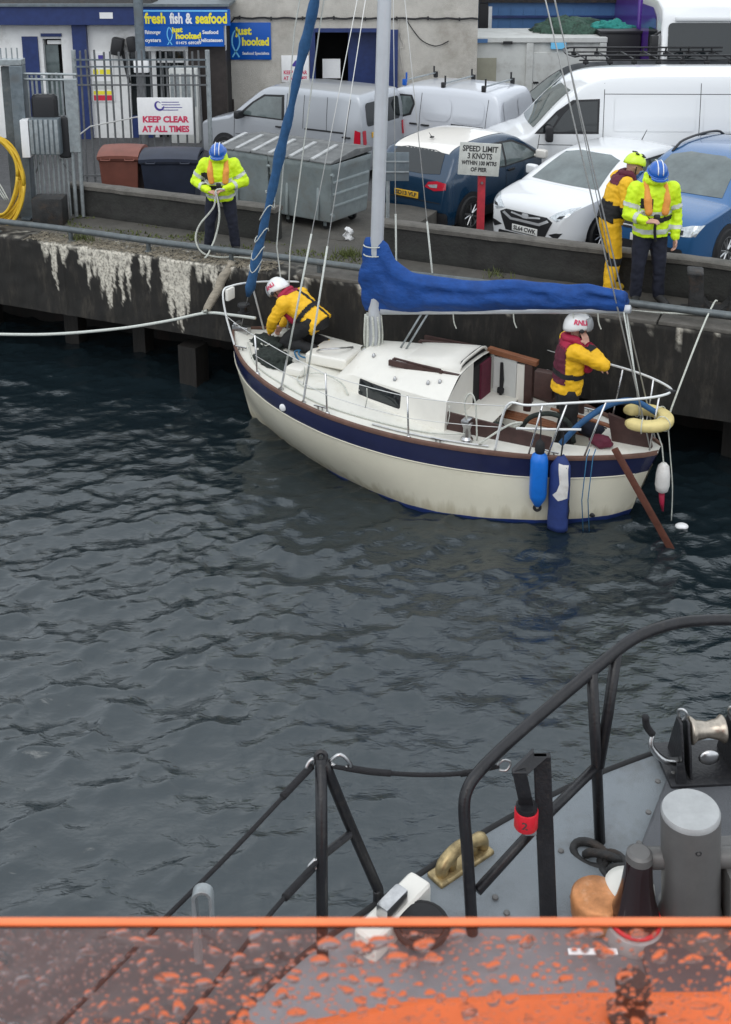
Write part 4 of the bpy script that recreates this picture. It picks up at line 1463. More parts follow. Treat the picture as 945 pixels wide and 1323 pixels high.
# ---- pale grey small van with roof bars
SP = dict(L=4.38, W=1.81, belt=1.14, rw=.84, paint='car_lightgrey', wr=.32, wheels=(.85, 3.55), pr=.93, rr=.3,
    top=[(0, .60), (.05, .82), (.25, .98), (.7, 1.10), (.95, 1.17), (1.4, 1.48), (1.8, 1.72), (2.2, 1.80), (3.0, 1.82), (3.95, 1.79), (4.22, 1.68), (4.32, 1.25), (4.36, .9), (4.38, .55)],
    side_trim=[[(1.1, 1.16), (1.5, 1.45), (1.85, 1.62), (2.2, 1.62), (2.3, 1.45), (2.22, 1.2), (2.0, 1.13)]],
    side_win=[[(1.2, 1.18), (1.55, 1.44), (1.87, 1.58), (2.17, 1.58), (2.25, 1.44), (2.17, 1.23), (1.98, 1.17)]],
    panels=[rrect(2.5, 3.18, 1.12, 1.62, .16, 5), rrect(3.22, 3.95, 1.12, 1.62, .16, 5)],
    seams=[[(2.42, .4), (2.44, 1.68)], [(3.2, .5), (3.2, 1.1)], [(3.98, .7), (4.02, 1.66)]],
    side_bits=[([(3.2, 1.06), (3.95, 1.05), (3.95, 1.085), (3.2, 1.095)], 'black_plastic', 'door_track'), ([(4.18, .82), (4.32, .84), (4.3, 1.1), (4.2, 1.12)], 'lamp_red', 'tail_lamp')],
    front=[('windscreen', 'glass_tint', [(-.62, 1.24), (.62, 1.24), (.54, 1.66), (-.54, 1.66)], .006), ('headlight', 'lamp_clear', rrect(.5, .78, .72, .92, .06), .006), ('headlight', 'lamp_clear', rrect(-.78, -.5, .72, .92, .06), .006)],
    rear=[('door_panel', 'car_lightgrey', rrect(.02, .66, 1.08, 1.60, .1), .012), ('door_panel', 'car_lightgrey', rrect(-.68, -.04, 1.08, 1.60, .1), .012), ('tail_lamp', 'lamp_red', rrect(.72, .86, .82, 1.12, .03), .006), ('tail_lamp', 'lamp_red', rrect(-.86, -.72, .82, 1.12, .03), .006)],
    handles=[(2.3, 1.02), (2.58, 1.01)], mirror=(1.3, 1.15, 'black_plastic'))
v, bv = vehicle('panel_van', 'pale grey small van with black roof bar mounts behind the white roofed car', 'van', SP, (1.42, 25.5, ZC), 148)
for k, x in enumerate((1.95, 2.9, 3.85)):
    rb = MB()
    rb.tube([(2.19 - x, -.72, 1.90), (2.19 - x, .72, 1.90)], .02, 8)
    rb.build('roof_bar', 'galv', v)
    for s in (1, -1):
        mb = MB()
        mb.rbox((2.19 - x, .70 * s, 1.86), (.09, .07, .14), .02)
        mb.tube([(2.19 - x, .62 * s, 1.86), (2.19 - x, .62 * s, 2.06)], .022, 6)
        mb.build('bar_foot', 'black_plastic' if not (k == 0 and s == 1) else 'sign_blue', v)
# ---- white high-roofed van
SPV = dict(L=6.0, W=2.04, belt=1.36, rw=.88, paint='car_white', wr=.35, wheels=(1.05, 4.7), pf=.78, rf=.8, pr=.96, rr=.2, crown=.05,
    top=[(0, .70), (.05, .98), (.28, 1.16), (.75, 1.34), (.98, 1.44), (1.45, 1.95), (1.82, 2.26), (2.15, 2.40), (2.7, 2.46), (3.6, 2.48), (5.5, 2.48), (5.88, 2.40), (5.96, 2.1), (5.98, 1.0), (6.0, .55)],
    side_trim=[[(1.02, 1.42), (1.42, 1.84), (1.72, 2.05), (2.22, 2.07), (2.22, 1.42)]],
    side_win=[[(1.34, 1.46), (1.55, 1.78), (1.76, 2.01), (2.18, 2.03), (2.18, 1.46)], [(1.08, 1.45), (1.3, 1.45), (1.46, 1.73), (1.42, 1.78)]],
    panels=[rrect(2.5, 4.0, 1.47, 2.10, .04), rrect(4.16, 5.75, 1.47, 2.10, .04)],
    glass='glass_dark', seams=[[(2.30, .45), (2.30, 2.2), (2.30, 2.36)], [(1.05, .75), (1.12, 1.40)], [(4.08, .45), (4.08, 2.36)], [(2.3, 2.16), (5.9, 2.16)], [(1.1, 1.22), (2.3, 1.20), (4.08, 1.20), (5.9, 1.20)]],
    side_bits=[([(4.1, 1.40), (5.7, 1.40), (5.7, 1.435), (4.1, 1.435)], 'black_plastic', 'door_track')],
    front=[('windscreen', 'glass_tint', [(-.78, 1.50), (.78, 1.50), (.70, 2.20), (-.70, 2.20)], .006), ('grille', 'black_plastic', rrect(-.6, .6, .75, .98, .05), .006), ('headlight', 'lamp_clear', rrect(.58, .84, .85, 1.08, .06), .006), ('headlight', 'lamp_clear', rrect(-.84, -.58, .85, 1.08, .06), .006)],
    handles=[(2.12, 1.26), (2.5, 1.26)], mirror=(1.30, 1.40, 'black_plastic'), mirror_h=.3)
v, bv = vehicle('panel_van', 'white high-roofed panel van behind the white hatchback', 'van', SPV, (5.15, 22.35, ZC), 179)
# ---- dark grey van with roof rack
SPG = dict(SPV)
SPG.update(paint='car_darkgrey', panels=[], side_bits=[], seams=[])
v, bv = vehicle('panel_van', 'dark grey van with a black roof rack behind the white van', 'van', SPG, (5.95, 27.2, ZC), 180)
v.scale = (1, 1, .78)
rk = bpy.data.objects.new('roof_rack', None)
COL.objects.link(rk)
rk.parent = v
for yy in (-.78, .78):
    mb = MB()
    mb.tube([(1.2, yy, 2.86), (1.05, yy, 2.9), (-2.6, yy, 2.9)], .028, 8)
    mb.tube([(1.1, yy, 2.76), (-2.6, yy, 2.78)], .022, 8)
    mb.build('side_rail', 'black_plastic', rk, smooth=True)
for k in range(7):
    mb = MB()
    x = .95 - k * .55
    mb.tube([(x, -.78, 2.79), (x, .78, 2.79)], .022, 8)
    for yy in (-.78, .78):
        mb.tube([(x, yy, 2.62), (x, yy, 2.90)], .02, 6)
        mb.rbox((x, yy, 2.70), (.13, .07, .09), .02)
    mb.build('cross_bar', 'black_plastic', rk)
mb = MB()
mb.tube([(1.2, -.78, 2.86), (1.28, 0, 2.84), (1.2, .78, 2.86)], .025, 8, smooth=4)
mb.build('front_bar', 'black_plastic', rk)

# ---- dark teal crossover with ivory roof, seen from behind
SP = dict(L=4.12, W=1.78, belt=1.02, rw=.76, paint='car_teal', wr=.335, wheels=(.85, 3.45), pf=.78, rf=.8, pr=.80, rr=.6, spokes=5,
    top=[(0, .55), (.04, .78), (.25, .93), (.85, 1.02), (1.08, 1.07), (1.5, 1.30), (1.9, 1.49), (2.4, 1.56), (3.1, 1.54), (3.62, 1.45), (3.82, 1.28), (3.98, 1.08), (4.06, .95), (4.10, .72), (4.12, .5)],
    roof=(1.95, 3.72, .60, 'car_ivory'),
    side_trim=[[(1.15, 1.03), (1.6, 1.28), (2.0, 1.43), (3.0, 1.46), (3.45, 1.36), (3.62, 1.18), (3.2, 1.08), (2.4, 1.0)]],
    side_win=[[(1.3, 1.05), (1.65, 1.26), (2.02, 1.39), (2.3, 1.41), (2.33, 1.02)], [(2.38, 1.02), (2.37, 1.41), (3.0, 1.42), (3.25, 1.35), (3.1, 1.09)]],
    seams=[[(1.15, .4), (1.12, 1.0)], [(2.35, .38), (2.35, 1.0)], [(3.12, .8), (3.2, 1.06)]],
    side_bits=[([(1.0, .23), (3.1, .23), (3.1, .42), (1.0, .40)], 'black_plastic', 'sill_trim')],
    front=[('windscreen', 'glass_tint', [(-.62, 1.12), (.62, 1.12), (.52, 1.46), (-.52, 1.46)], .006), ('headlight', 'lamp_clear', rrect(.45, .75, .7, .84, .05), .006), ('headlight', 'lamp_clear', rrect(-.75, -.45, .7, .84, .05), .006)],
    rear=[('rear_window', 'glass_dark', [(-.60, 1.10), (-.3, 1.07), (.3, 1.07), (.60, 1.10), (.52, 1.40), (.3, 1.44), (-.3, 1.44), (-.52, 1.40)], .007),
          ('lower_bumper', 'black_plastic', rrect(-.80, .80, .24, .47, .06), .02),
          ('tail_lamp', 'lamp_red', [(-.78, .86), (-.56, .82), (-.36, .87), (-.42, .96), (-.60, .99), (-.78, .97)], .01), ('tail_lamp', 'lamp_red', [(.78, .97), (.60, .99), (.42, .96), (.36, .87), (.56, .82), (.78, .86)], .01),
          ('lamp_lens', 'lamp_clear', [(-.62, .88), (-.48, .87), (-.42, .91), (-.62, .94)], .016), ('lamp_lens', 'lamp_clear', [(.62, .94), (.42, .91), (.48, .87), (.62, .88)], .016),
          ('hatch_crease', 'black_plastic', rrect(-.7, .7, .615, .63, .004), .006)],
    handles=[(2.2, .93), (3.0, .95)], mirror=(1.38, 1.05, 'car_ivory'))
_h = Vector((math.cos(R(50)), math.sin(R(50)), 0))
_l = Vector((-_h.y, _h.x, 0))
wp = P(603, 276, ZC + .335)
c = wp + _h * 1.39 + _l * .80
v, bv = vehicle('crossover_car', 'dark teal crossover car with an ivory roof seen from behind', 'car', SP, (c.x, c.y, ZC), 50)
plate(v, bv, SP, 'SD13 VLF', .70, 'rear', 'plate_yellow', .02)
mb = MB()
mb.tube([(-1.35, .02, 1.60), (-1.42, .02, 1.68)], [.008, .004], 6)
mb.rbox((-1.33, .02, 1.585), (.08, .05, .03), .012)
mb.build('aerial', 'black_plastic', v)

# ---- white hatchback seen from the front
SP = dict(L=4.3, W=1.78, belt=.98, rw=.74, paint='car_white', wr=.32, wheels=(.88, 3.5), pf=.72, rf=.9, pr=.82, rr=.6,
    top=[(0, .52), (.03, .68), (.12, .79), (.32, .87), (.62, .93), (.86, .97), (1.0, 1.0), (1.5, 1.25), (1.92, 1.40), (2.5, 1.47), (3.2, 1.44), (3.8, 1.26), (4.1, 1.02), (4.25, .92), (4.29, .7), (4.3, .45)],
    side_trim=[[(1.3, .99), (1.75, 1.22), (2.1, 1.35), (2.9, 1.37), (3.5, 1.24), (3.6, 1.08), (3.0, 1.0)]],
    side_win=[[(1.45, 1.0), (1.8, 1.2), (2.12, 1.31), (2.38, 1.33), (2.4, 1.0)], [(2.46, 1.0), (2.45, 1.33), (2.9, 1.33), (3.35, 1.22), (3.3, 1.06)]],
    seams=[[(1.2, .4), (1.2, .95)], [(2.42, .38), (2.42, .97)]],
    front=[('windscreen', 'glass_tint', [(-.68, 1.02), (.68, 1.02), (.56, 1.38), (.3, 1.425), (-.3, 1.425), (-.56, 1.38)], .006),
           ('grille', 'black_plastic', [(-.54, .63), (-.40, .34), (.40, .34), (.54, .63), (.42, .685), (-.42, .685)], .008),
           ('grille_bar', 'chrome', [(-.48, .62), (-.3, .53), (.3, .53), (.48, .62), (.44, .65), (.28, .57), (-.28, .57), (-.44, .65)], .02),
           ('grille_bar', 'chrome', [(-.3, .64), (0, .60), (.3, .64), (.3, .665), (0, .63), (-.3, .665)], .02),
           ('emblem', 'chrome', rrect(-.07, .07, .60, .68, .035), .026),
           ('headlight', 'lamp_clear', [(.46, .70), (.62, .65), (.76, .75), (.82, .87), (.72, .85), (.55, .77)], .008), ('headlight', 'lamp_clear', mir([(.46, .70), (.62, .65), (.76, .75), (.82, .87), (.72, .85), (.55, .77)]), .008),
           ('headlight_bezel', 'black_plastic', [(.60, .695), (.68, .705), (.73, .76), (.64, .74)], .013), ('headlight_bezel', 'black_plastic', mir([(.60, .695), (.68, .705), (.73, .76), (.64, .74)]), .013),
           ('fog_lamp', 'black_plastic', [(.48, .42), (.64, .36), (.72, .48), (.62, .47)], .008), ('fog_lamp', 'black_plastic', mir([(.48, .42), (.64, .36), (.72, .48), (.62, .47)]), .008),
           ('lower_grille', 'black_plastic', rrect(-.55, .55, .24, .32, .03), .008)],
    handles=[(2.25, .88)], handle_m='car_white', mirror=(1.45, 1.0, 'car_white'))
az = 224
_h = Vector((math.cos(R(az)), math.sin(R(az)), 0))
f0 = P(680, 297, ZC + .40)
c = f0 - _h * 2.12
v, bv = vehicle('hatchback_car', 'white hatchback parked nose to the parapet beside the red signpost', 'car', SP, (c.x, c.y, ZC), az)
plate(v, bv, SP, 'SL64 CWK', .41, 'front', 'plate_white')
mb = MB()
mb.tube([(-1.15, 0, 1.46), (-1.30, 0, 1.62)], [.009, .005], 6)
mb.build('aerial', 'black_plastic', v)
for s in (-1, 1):
    mb = MB()
    mb.tube([(.93, .45 * s - .1, 1.02), (.86, .1 * s - .15, 1.07)], .009, 5)
    mb.build('wiper', 'black_plastic', v)

# ---- blue sport utility car
SP = dict(L=4.43, W=1.81, belt=1.12, rw=.78, paint='car_blue', wr=.36, wheels=(.9, 3.52), pf=.78, rf=.8, pr=.84, rr=.6,
    top=[(0, .55), (.03, .76), (.12, .90), (.32, .98), (.65, 1.04), (.88, 1.07), (1.02, 1.11), (1.5, 1.38), (1.9, 1.57), (2.45, 1.67), (3.4, 1.65), (4.0, 1.48), (4.28, 1.12), (4.38, .95), (4.42, .7), (4.43, .45)],
    side_trim=[[(1.35, 1.13), (1.8, 1.4), (2.1, 1.53), (3.2, 1.56), (3.9, 1.42), (3.95, 1.2), (3.0, 1.13)]],
    side_win=[[(1.5, 1.15), (1.85, 1.38), (2.12, 1.49), (2.42, 1.51), (2.42, 1.15)], [(2.5, 1.15), (2.5, 1.51), (3.15, 1.51), (3.3, 1.2)]],
    seams=[[(1.3, .45), (1.28, 1.1)], [(2.46, .42), (2.46, 1.1)]],
    front=[('windscreen', 'glass_tint', [(-.70, 1.14), (.70, 1.14), (.58, 1.55), (.3, 1.61), (-.3, 1.61), (-.58, 1.55)], .006),
           ('grille', 'black_plastic', rrect(-.42, .42, .70, .84, .03), .008), ('grille_bar', 'chrome', rrect(-.42, .42, .80, .825, .008), .016), ('grille_bar', 'chrome', rrect(-.42, .42, .735, .755, .008), .016),
           ('emblem', 'chrome', rrect(-.07, .07, .71, .85, .069, 6), .022),
           ('headlight', 'lamp_clear', [(.44, .70), (.78, .74), (.84, .90), (.70, .89), (.46, .82)], .008), ('headlight', 'lamp_clear', mir([(.44, .70), (.78, .74), (.84, .90), (.70, .89), (.46, .82)]), .008),
           ('headlight_bezel', 'black_plastic', [(.50, .73), (.60, .74), (.60, .81), (.50, .80)], .013), ('headlight_bezel', 'black_plastic', mir([(.50, .73), (.60, .74), (.60, .81), (.50, .80)]), .013),
           ('lower_grille', 'black_plastic', rrect(-.62, .62, .34, .52, .04), .008)],
    handles=[(2.3, 1.0)], handle_m='car_blue', mirror=(1.5, 1.14, 'car_blue'), rails=(1.9, 3.9, .62, .05, 'black_plastic'))
az = 228
_h = Vector((math.cos(R(az)), math.sin(R(az)), 0))
_l = Vector((-_h.y, _h.x, 0))
hl = P(893, 297, ZC + .80)
c = hl - _h * 2.02 - _l * .64
v, bv = vehicle('suv_car', 'blue sport utility car with roof rails at the right edge', 'car', SP, (c.x, c.y, ZC), az)
plate(v, bv, SP, '', .58, 'front', 'plate_white')
mb = MB()
mb.tube([(.95, .5, 1.15), (.82, -.15, 1.24)], .01, 5)
mb.build('wiper', 'black_plastic', v)

# ---- lorry: white cab, purple sides
lc = PY(925, 30, 28.3)
t = thing('lorry', 'lorry with white cab front and purple sides behind the vans', 'lorry', (lc.x, 29.55, ZC), R(270))
prof = [(1.2, .35), (1.25, 1.0), (1.22, 1.85), (1.10, 2.85), (.95, 3.15), (.4, 3.34), (-1.1, 3.36), (-1.1, .35)]
rows = []
for y, k in ((-1.25, .94), (-1.22, .99), (-1.1, 1.0), (0, 1.012), (1.1, 1.0), (1.22, .99), (1.25, .94)):
    rows.append([Vector((x * (1.0 if abs(y) < 1.2 else .97), y, z * k if z > 2.7 else z)) for x, z in prof + prof[:1]])
mb = MB()
mb.sheet(rows)
mb.add(rows[0][:-1], [tuple(range(8))])
mb.add(rows[-1][:-1], [tuple(range(8))])
bv = bvh_of(mb)
mb.build('cab', 'car_white', t, smooth='auto', bevel=.04)
patch(bv, rrect(-1.1, 1.1, 1.85, 2.80, .1), 'x-', 5, .02, 4).build('windscreen', 'glass_dark', t, smooth=True)
patch(bv, rrect(-1.0, 1.0, .6, 1.35, .08), 'x-', 5, .02, 3).build('grille', 'black_plastic', t, smooth=True)
for s in (-1, 1):
    patch(bv, [(-1.0, .5), (.85, .5), (.8, 1.7), (.55, 2.9), (.2, 3.1), (-1.0, 3.1)], 'y+' if s < 0 else 'y-', 3 * s, .02, 4).build('purple_side', 'lorry_purple', t, smooth=True)
    patch(bv, [(-.1, 1.9), (.85, 1.9), (.75, 2.6), (-.1, 2.6)], 'y+' if s < 0 else 'y-', 3 * s, .03, 3).build('side_window', 'glass_dark', t, smooth=True)
    mb = MB()
    mb.rbox((1.1, 1.42 * s, 2.2), (.18, .2, .62), .06)
    mb.tube([(1.0, 1.2 * s, 2.6), (1.08, 1.42 * s, 2.5)], .03, 6)
    mb.build('wing_mirror', 'black_plastic', t)
    for x in (.2, -3.2, -6.0): wheel(t, x, 1.12 * s, .5, .3, 8)
mb = MB()
mb.bbox(-9, -1.5, -1.25, 1.25, 1.1, 3.5)
mb.build('trailer_body', 'lorry_purple', t, bevel=.05)
mb = MB()
mb.rbox((1.16, 0, 2.90), (.1, 1.9, .10), .03)
mb.build('sun_visor', 'car_white', t)
# ================================================================== THINGS ON THE QUAY
# ---------------- two galvanised waste containers in the gap of the parapet
def waste_container(loc, rz, label, length, depth=1.12, hgt=1.18):
    t = thing('waste_container', label, 'waste container', loc, rz, 'galvanised waste containers')
    L2, D2 = length / 2, depth / 2
    # tapered body: narrower at the bottom
    mb = MB()
    rows = []
    for z, k in ((.16, .90), (.2, .92), (hgt - .16, 1.0), (hgt - .14, 1.02), (hgt - .06, 1.02)):
        rows.append([Vector((x * L2 * k if abs(x) > .5 else x, y * D2 * k, z)) for x, y in ((-1, -1), (1, -1), (1, 1), (-1, 1), (-1, -1))])
    mb.sheet(rows)
    mb.add(rows[0][:4], [(0, 1, 2, 3)])
    mb.build('body', 'bin_galv', t, bevel=.012)
    # ribs
    for z in (.42, .62, .82):
        for s in (-1, 1):
            mb = MB()
            k = .92 + .08 * (z - .2) / (hgt - .36)
            mb.rbox((s * L2 * k, 0, z), (.035, depth * k * .92, .045), .012)
            mb.build('rib', 'bin_galv', t)
    for x in np.arange(-L2 + .35, L2 - .2, .62):
        mb = MB()
        mb.rbox((x, -D2 * .965, .56), (.05, .03, .74), .012, rot=rotx(-.075))
        mb.build('rib', 'bin_galv', t)
    for sx in (-1, 1):
        for zz in (.3, .95):
            mb = MB()
            mb.tube([(sx * L2 * .96, -D2 * .95, zz), (sx * (L2 * .96 + .05), -D2 * .95 - .01, zz)], .03, 8)
            mb.build('lifting_pin', 'bin_galv', t)
    # lid: sloping ribbed panels
    n = max(3, int(length / .42))
    for k in range(n):
        x0, x1 = -L2 * 1.03 + k * 2.06 * L2 / n, -L2 * 1.03 + (k + 1) * 2.06 * L2 / n
        mb = MB()
        mb.prism([(x0 + .008, -D2 * 1.06, hgt - .055), (x0 + .008, -D2 * 1.06, hgt - .025), (x0 + .008, D2 * .2, hgt + .09), (x0 + .008, D2 * 1.05, hgt + .05), (x0 + .008, D2 * 1.05, hgt - .02)], (x1 - x0 - .016, 0, 0))
        mb.build('lid_panel', 'bin_lid', t, bevel=.008)
        mb = MB()
        mb.prism([(x0, -D2 * 1.0, hgt - .02), (x0, -D2 * 1.0, hgt + .0), (x0, D2 * .2, hgt + .115), (x0, D2 * .2, hgt + .09)], (.075, 0, 0))
        mb.build('lid_strap', 'lid_strap', t)
    for sx in (-1, 1):
        for sy in (-1, 1):
            w = bpy.data.objects.new('castor', None)
            COL.objects.link(w)
            w.parent = t
            w.location = (sx * (L2 - .25), sy * (D2 - .2), 0)
            mb = MB()
            mb.lathe([(.03, -.025), (.08, -.025), (.085, 0), (.08, .025), (.03, .025)], (0, 0, .085), 16, rotx(PI / 2))
            mb.build('wheel', 'rubber', w)
            mb = MB()
            mb.bbox(-.03, .03, -.04, -.03, .06, .17)
            mb.build('fork', 'bin_galv', w)
    return t
cA = P(402, 299, ZQ)
waste_container((-.74, 18.56, ZQ), R(-34), 'ribbed galvanised waste container nearest the mast on the quay', 1.25)
waste_container((-1.70, 19.21, ZQ), R(-34), 'galvanised waste container behind the man in the blue helmet at left', 1.02)

# ---------------- wheeled bins behind the left parapet
def wheel_bin(px0, px1, pyt, Y, m_, lidm, label, dep=.9):
    a, b = PY(px0, pyt, Y), PY(px1, pyt, Y)
    w = b.x - a.x
    t = thing('wheeled_bin', label, 'bin', ((a.x + b.x) / 2, Y, ZC), 0, 'wheeled bins behind the parapet')
    h = a.z - ZC
    mb = MB()
    rows = []
    for z, k in ((.15, .82), (h - .2, .97), (h - .19, 1.0), (h - .12, 1.0)):
        rows.append([Vector((x * w / 2 * k, dep / 2 + y * dep / 2 * k, z)) for x, y in ((-1, -1), (1, -1), (1, 1), (-1, 1), (-1, -1))])
    mb.sheet(rows)
    mb.add(rows[0][:4], [(0, 1, 2, 3)])
    mb.build('bin_body', m_, t, bevel=.03)
    mb = MB()
    rows = []
    for i in range(9):
        u = i / 8
        rows.append([Vector((x * w / 2 * 1.03, -.04 + u * (dep + .06), h - .10 + .10 * math.sin(PI * u) ** .6 + .02 * (1 - x * x))) for x in np.linspace(-1, 1, 7)])
    mb.sheet(rows)
    mb.sheet([[p + Vector((0, 0, -.06)) for p in rows[0]], rows[0]])
    mb.sheet([[r[0] + Vector((0, 0, -.06)) for r in rows], [r[0] for r in rows]])
    mb.sheet([[r[-1] + Vector((0, 0, -.06)) for r in rows], [r[-1] for r in rows]])
    mb.build('lid', lidm, t, smooth='auto')
    for x in (-.3, .3):
        mb = MB()
        mb.tube([(x * w - .08, -.05, h - .14), (x * w - .08, -.08, h - .16), (x * w + .08, -.08, h - .16), (x * w + .08, -.05, h - .14)], .014, 6)
        mb.build('handle', m_, t)
    for sx in (-1, 1):
        mb = MB()
        mb.lathe([(.02, -.03), (.1, -.03), (.1, .03), (.02, .03)], (sx * w * .33, .15, .1), 14, roty(PI / 2))
        mb.build('wheel', 'rubber', t)
    return t
wheel_bin(126, 178, 195, 20.3, 'bin_brown', 'bin_brown', 'reddish brown wheeled bin behind the low parapet')
wheel_bin(180, 254, 199, 20.2, 'bin_navy', 'bin_navy', 'wide dark navy wheeled bin beside the brown bin')

# ---------------- bar fence in front of the shop
YF = 22.6
t = thing('bar_fence', 'tall dark vertical bar fence between the bins and the shop', 'fence', (PY(105, 215, YF).x, YF, ZC))
x0 = PY(105, 100, YF).x
zt = PY(200, 66, YF).z - ZC
for k, px in enumerate(list(np.arange(112, 272, 10.3))):
    X_ = PY(px, 100, YF).x - x0
    mb = MB()
    mb.box((0, 0, zt / 2), (.035, .035, zt))
    o = mb.build('bar', 'bar_steel', t, bevel=.004)
    o.location = (X_ + random.uniform(-.012, .012), 0, random.uniform(-.03, .03))
    o.rotation_euler = (0, random.uniform(-.012, .012), 0)
xe = PY(277, 100, YF).x - x0
for py in (77, 86, 97.5, 109.5):
    zz = PY(190, py, YF).z - ZC
    mb = MB()
    mb.box((xe / 2, -.03, zz), (xe, .02, .03))
    mb.build('rail', 'bar_steel' if py > 90 else 'galv_dark', t)
mb = MB()
zz = PY(190, 200, YF).z - ZC
mb.box((xe / 2, -.03, .35), (xe, .03, .05))
mb.build('rail', 'bar_steel', t)
for xx, m_ in ((0.0, 'galv'), (xe, 'galv')):
    mb = MB()
    mb.tube([(xx, 0, 0), (xx, 0, zt + .02)], .045, 10)
    mb.build('post', m_, t)
mb = MB()
mb.tube([(xe - 1.1, -.06, 1.6), (.25, -.08, 1.35), (.05, -.1, 1.2)], .014, 6)
mb.build('stay_wire', 'wire', t)

# keep clear sign on the fence
pa, pb = PY(177, 126, YF - .1), PY(250.5, 174, YF - .1)
w, h = pb.x - pa.x, pa.z - pb.z
sg = thing('keep_clear_sign', 'white keep clear at all times sign with red letters on the fence', 'sign', ((pa.x + pb.x) / 2, YF - .1, pb.z))
mb = MB()
mb.rbox((0, 0, h / 2), (w, .025, h), .012)
mb.build('board', 'sign_white', sg)
text(sg, 'KEEP CLEAR', .165, plane_m((0, -.016, h * .41), (1, 0, 0), (0, 0, 1)), 'sign_text_red', .008, w * .84)
text(sg, 'AT ALL TIMES', .165, plane_m((0, -.016, h * .15), (1, 0, 0), (0, 0, 1)), 'sign_text_red', .008, w * .86)
mb = MB()
pts = []
for i in range(28):
    a = R(40 + i * 12.5)
    rr = .10 - .0021 * i
    pts.append((math.cos(a) * rr * .9 + .0035 * i - .15, math.sin(a) * rr * 1.05 + .0 * i))
for i in range(27):
    (ax, az_), (bx, bz) = pts[i], pts[i + 1]
    d = Vector((bx - ax, bz - az_)).normalized()
    n = Vector((-d.y, d.x)) * (.006 + .016 * math.sin(PI * i / 27))
    mb.add([(ax - n.x, -.016, az_ - n.y + h * .76), (ax + n.x, -.016, az_ + n.y + h * .76), (bx + n.x, -.016, bz + n.y + h * .76), (bx - n.x, -.016, bz - n.y + h * .76)], [(0, 1, 2, 3)])
mb.build('emblem', 'sign_purple', sg, smooth=False)
for k, (ww, tt) in enumerate(((.34, ''), (.36, ''), (.40, ''), (.32, ''))):
    mb = MB()
    mb.bbox(-.06, -.06 + ww, -.0162, -.0155, h * (.87 - k * .07), h * (.87 - k * .07) + .014)
    mb.build('small_print', 'sign_purple', sg, smooth=False)

# ---------------- steel gate at the left
YG = 18.75
t = thing('steel_gate', 'tall grey steel bar gate with thick posts at the left edge', 'gate', (PY(60, 285, YG).x, YG, ZQ))
gx0 = PY(60, 285, YG).x
def gx(px): return PY(px, 180, YG).x - gx0
def gz(py): return PY(50, py, YG).z - ZQ
mb = MB()
mb.bbox(gx(22), gx(38), -.12, .12, 0, gz(84))
mb.bbox(gx(24), gx(36), -.2, .2, 0, .04)
mb.build('gate_post', 'galv_dark', t, bevel=.01)
mb = MB()
mb.bbox(gx(8), gx(21.5), .02, .10, 0, gz(86))
mb.build('gate_post', 'pipe_grey', t, bevel=.01)
mb = MB()
mb.bbox(gx(-30), gx(38), -.11, .13, gz(83.7), gz(76))
mb.build('lintel_beam', 'galv', t, bevel=.008)
for px in (92.5, 101.5):
    mb = MB()
    mb.tube([(gx(px), 0, .02), (gx(px), 0, gz(102))], .032, 10)
    mb.build('gate_post', 'galv', t)
mb = MB()
mb.bbox(gx(89), gx(105), -.06, -.035, gz(196), gz(102))
mb.build('mesh_plate', 'galv', t, bevel=.004)
for k, px in enumerate((42, 47.5, 53, 60, 66.5, 73, 79, 85)):
    mb = MB()
    a = .5 if k in (2, 3) else .04
    mb.tube([(gx(px), 0, a if k not in (2, 3) else .22), (gx(px), 0, gz(98) + (.0 if k % 2 else .05))], .02, 8)
    mb.build('bar', 'galv', t)
mb = MB()
c = (gx(53) + gx(60)) / 2
rr = (gx(60) - gx(53)) / 2
mb.tube([(c + rr * math.cos(a), 0, .22 + rr * 1.3 * math.sin(a)) for a in np.linspace(PI, 2 * PI, 9)], .02, 8)
mb.build('bar_loop', 'galv', t)
for py in (95, 102):
    mb = MB()
    mb.tube([(gx(38), -.02, gz(py)), (gx(105), -.02, gz(py + 1))], .02, 8)
    mb.build('rail', 'galv', t)
for k, px in enumerate((-4, 3, 10, 17, 24, 31)):
    mb = MB()
    mb.tube([(gx(px), .02, gz(76)), (gx(px), .02, gz(62))], .012, 6)
    mb.build('spike', 'galv', t)
for k, px in enumerate((109, 120)):
    pass
mb = MB()
mb.tube([(gx(42), 0, .75), (gx(50), 0, .95)], .014, 6)
mb.build('brace', 'bar_steel', t)
mb = MB()
mb.tube([(gx(76), 0, 1.0), (gx(92), 0, .7)], .014, 6)
mb.build('brace', 'bar_steel', t)
# ribbed cabinet hung on the gate
cb = thing('control_cabinet', 'ribbed blue grey metal cabinet hung on the bar gate', 'cabinet', (gx0 + gx(62), YG - .22, ZQ + gz(196)))
w, h = gx(85) - gx(47), gz(150) - gz(196)
mb = MB()
mb.rbox((0.02, .06, h / 2), (w, .2, h), .01)
mb.build('case', 'galv_dark', cb)
for k in range(6):
    mb = MB()
    mb.rbox((-w / 2 + .06 + k * (w - .08) / 5, -.048, h / 2), (.055, .02, h * .96), .008)
    mb.build('rib', 'galv', cb)
mb = MB()
mb.rbox((-w / 2 - .05, .05, h / 2 - .03), (.13, .22, h * 1.04), .01)
mb.build('side_plate', 'sign_white', cb)
mb = MB()
mb.rbox((0, .2, h + .12), (.42, .2, .5), .12, 3)
mb.rbox((.28, .22, .25), (.2, .16, .7), .06, 3)
mb.build('cover', 'black_plastic', cb)
# dark block at the foot of the gate
kb = MB()
kb.rbox((0, 0, .23), (.5, .4, .46), .03)
o = kb.build('ballast_block', 'iron')
o.location = (gx0 + gx(66), YG - .35, ZQ)
tag(o, 'dark concrete ballast block at the foot of the bar gate', 'block')
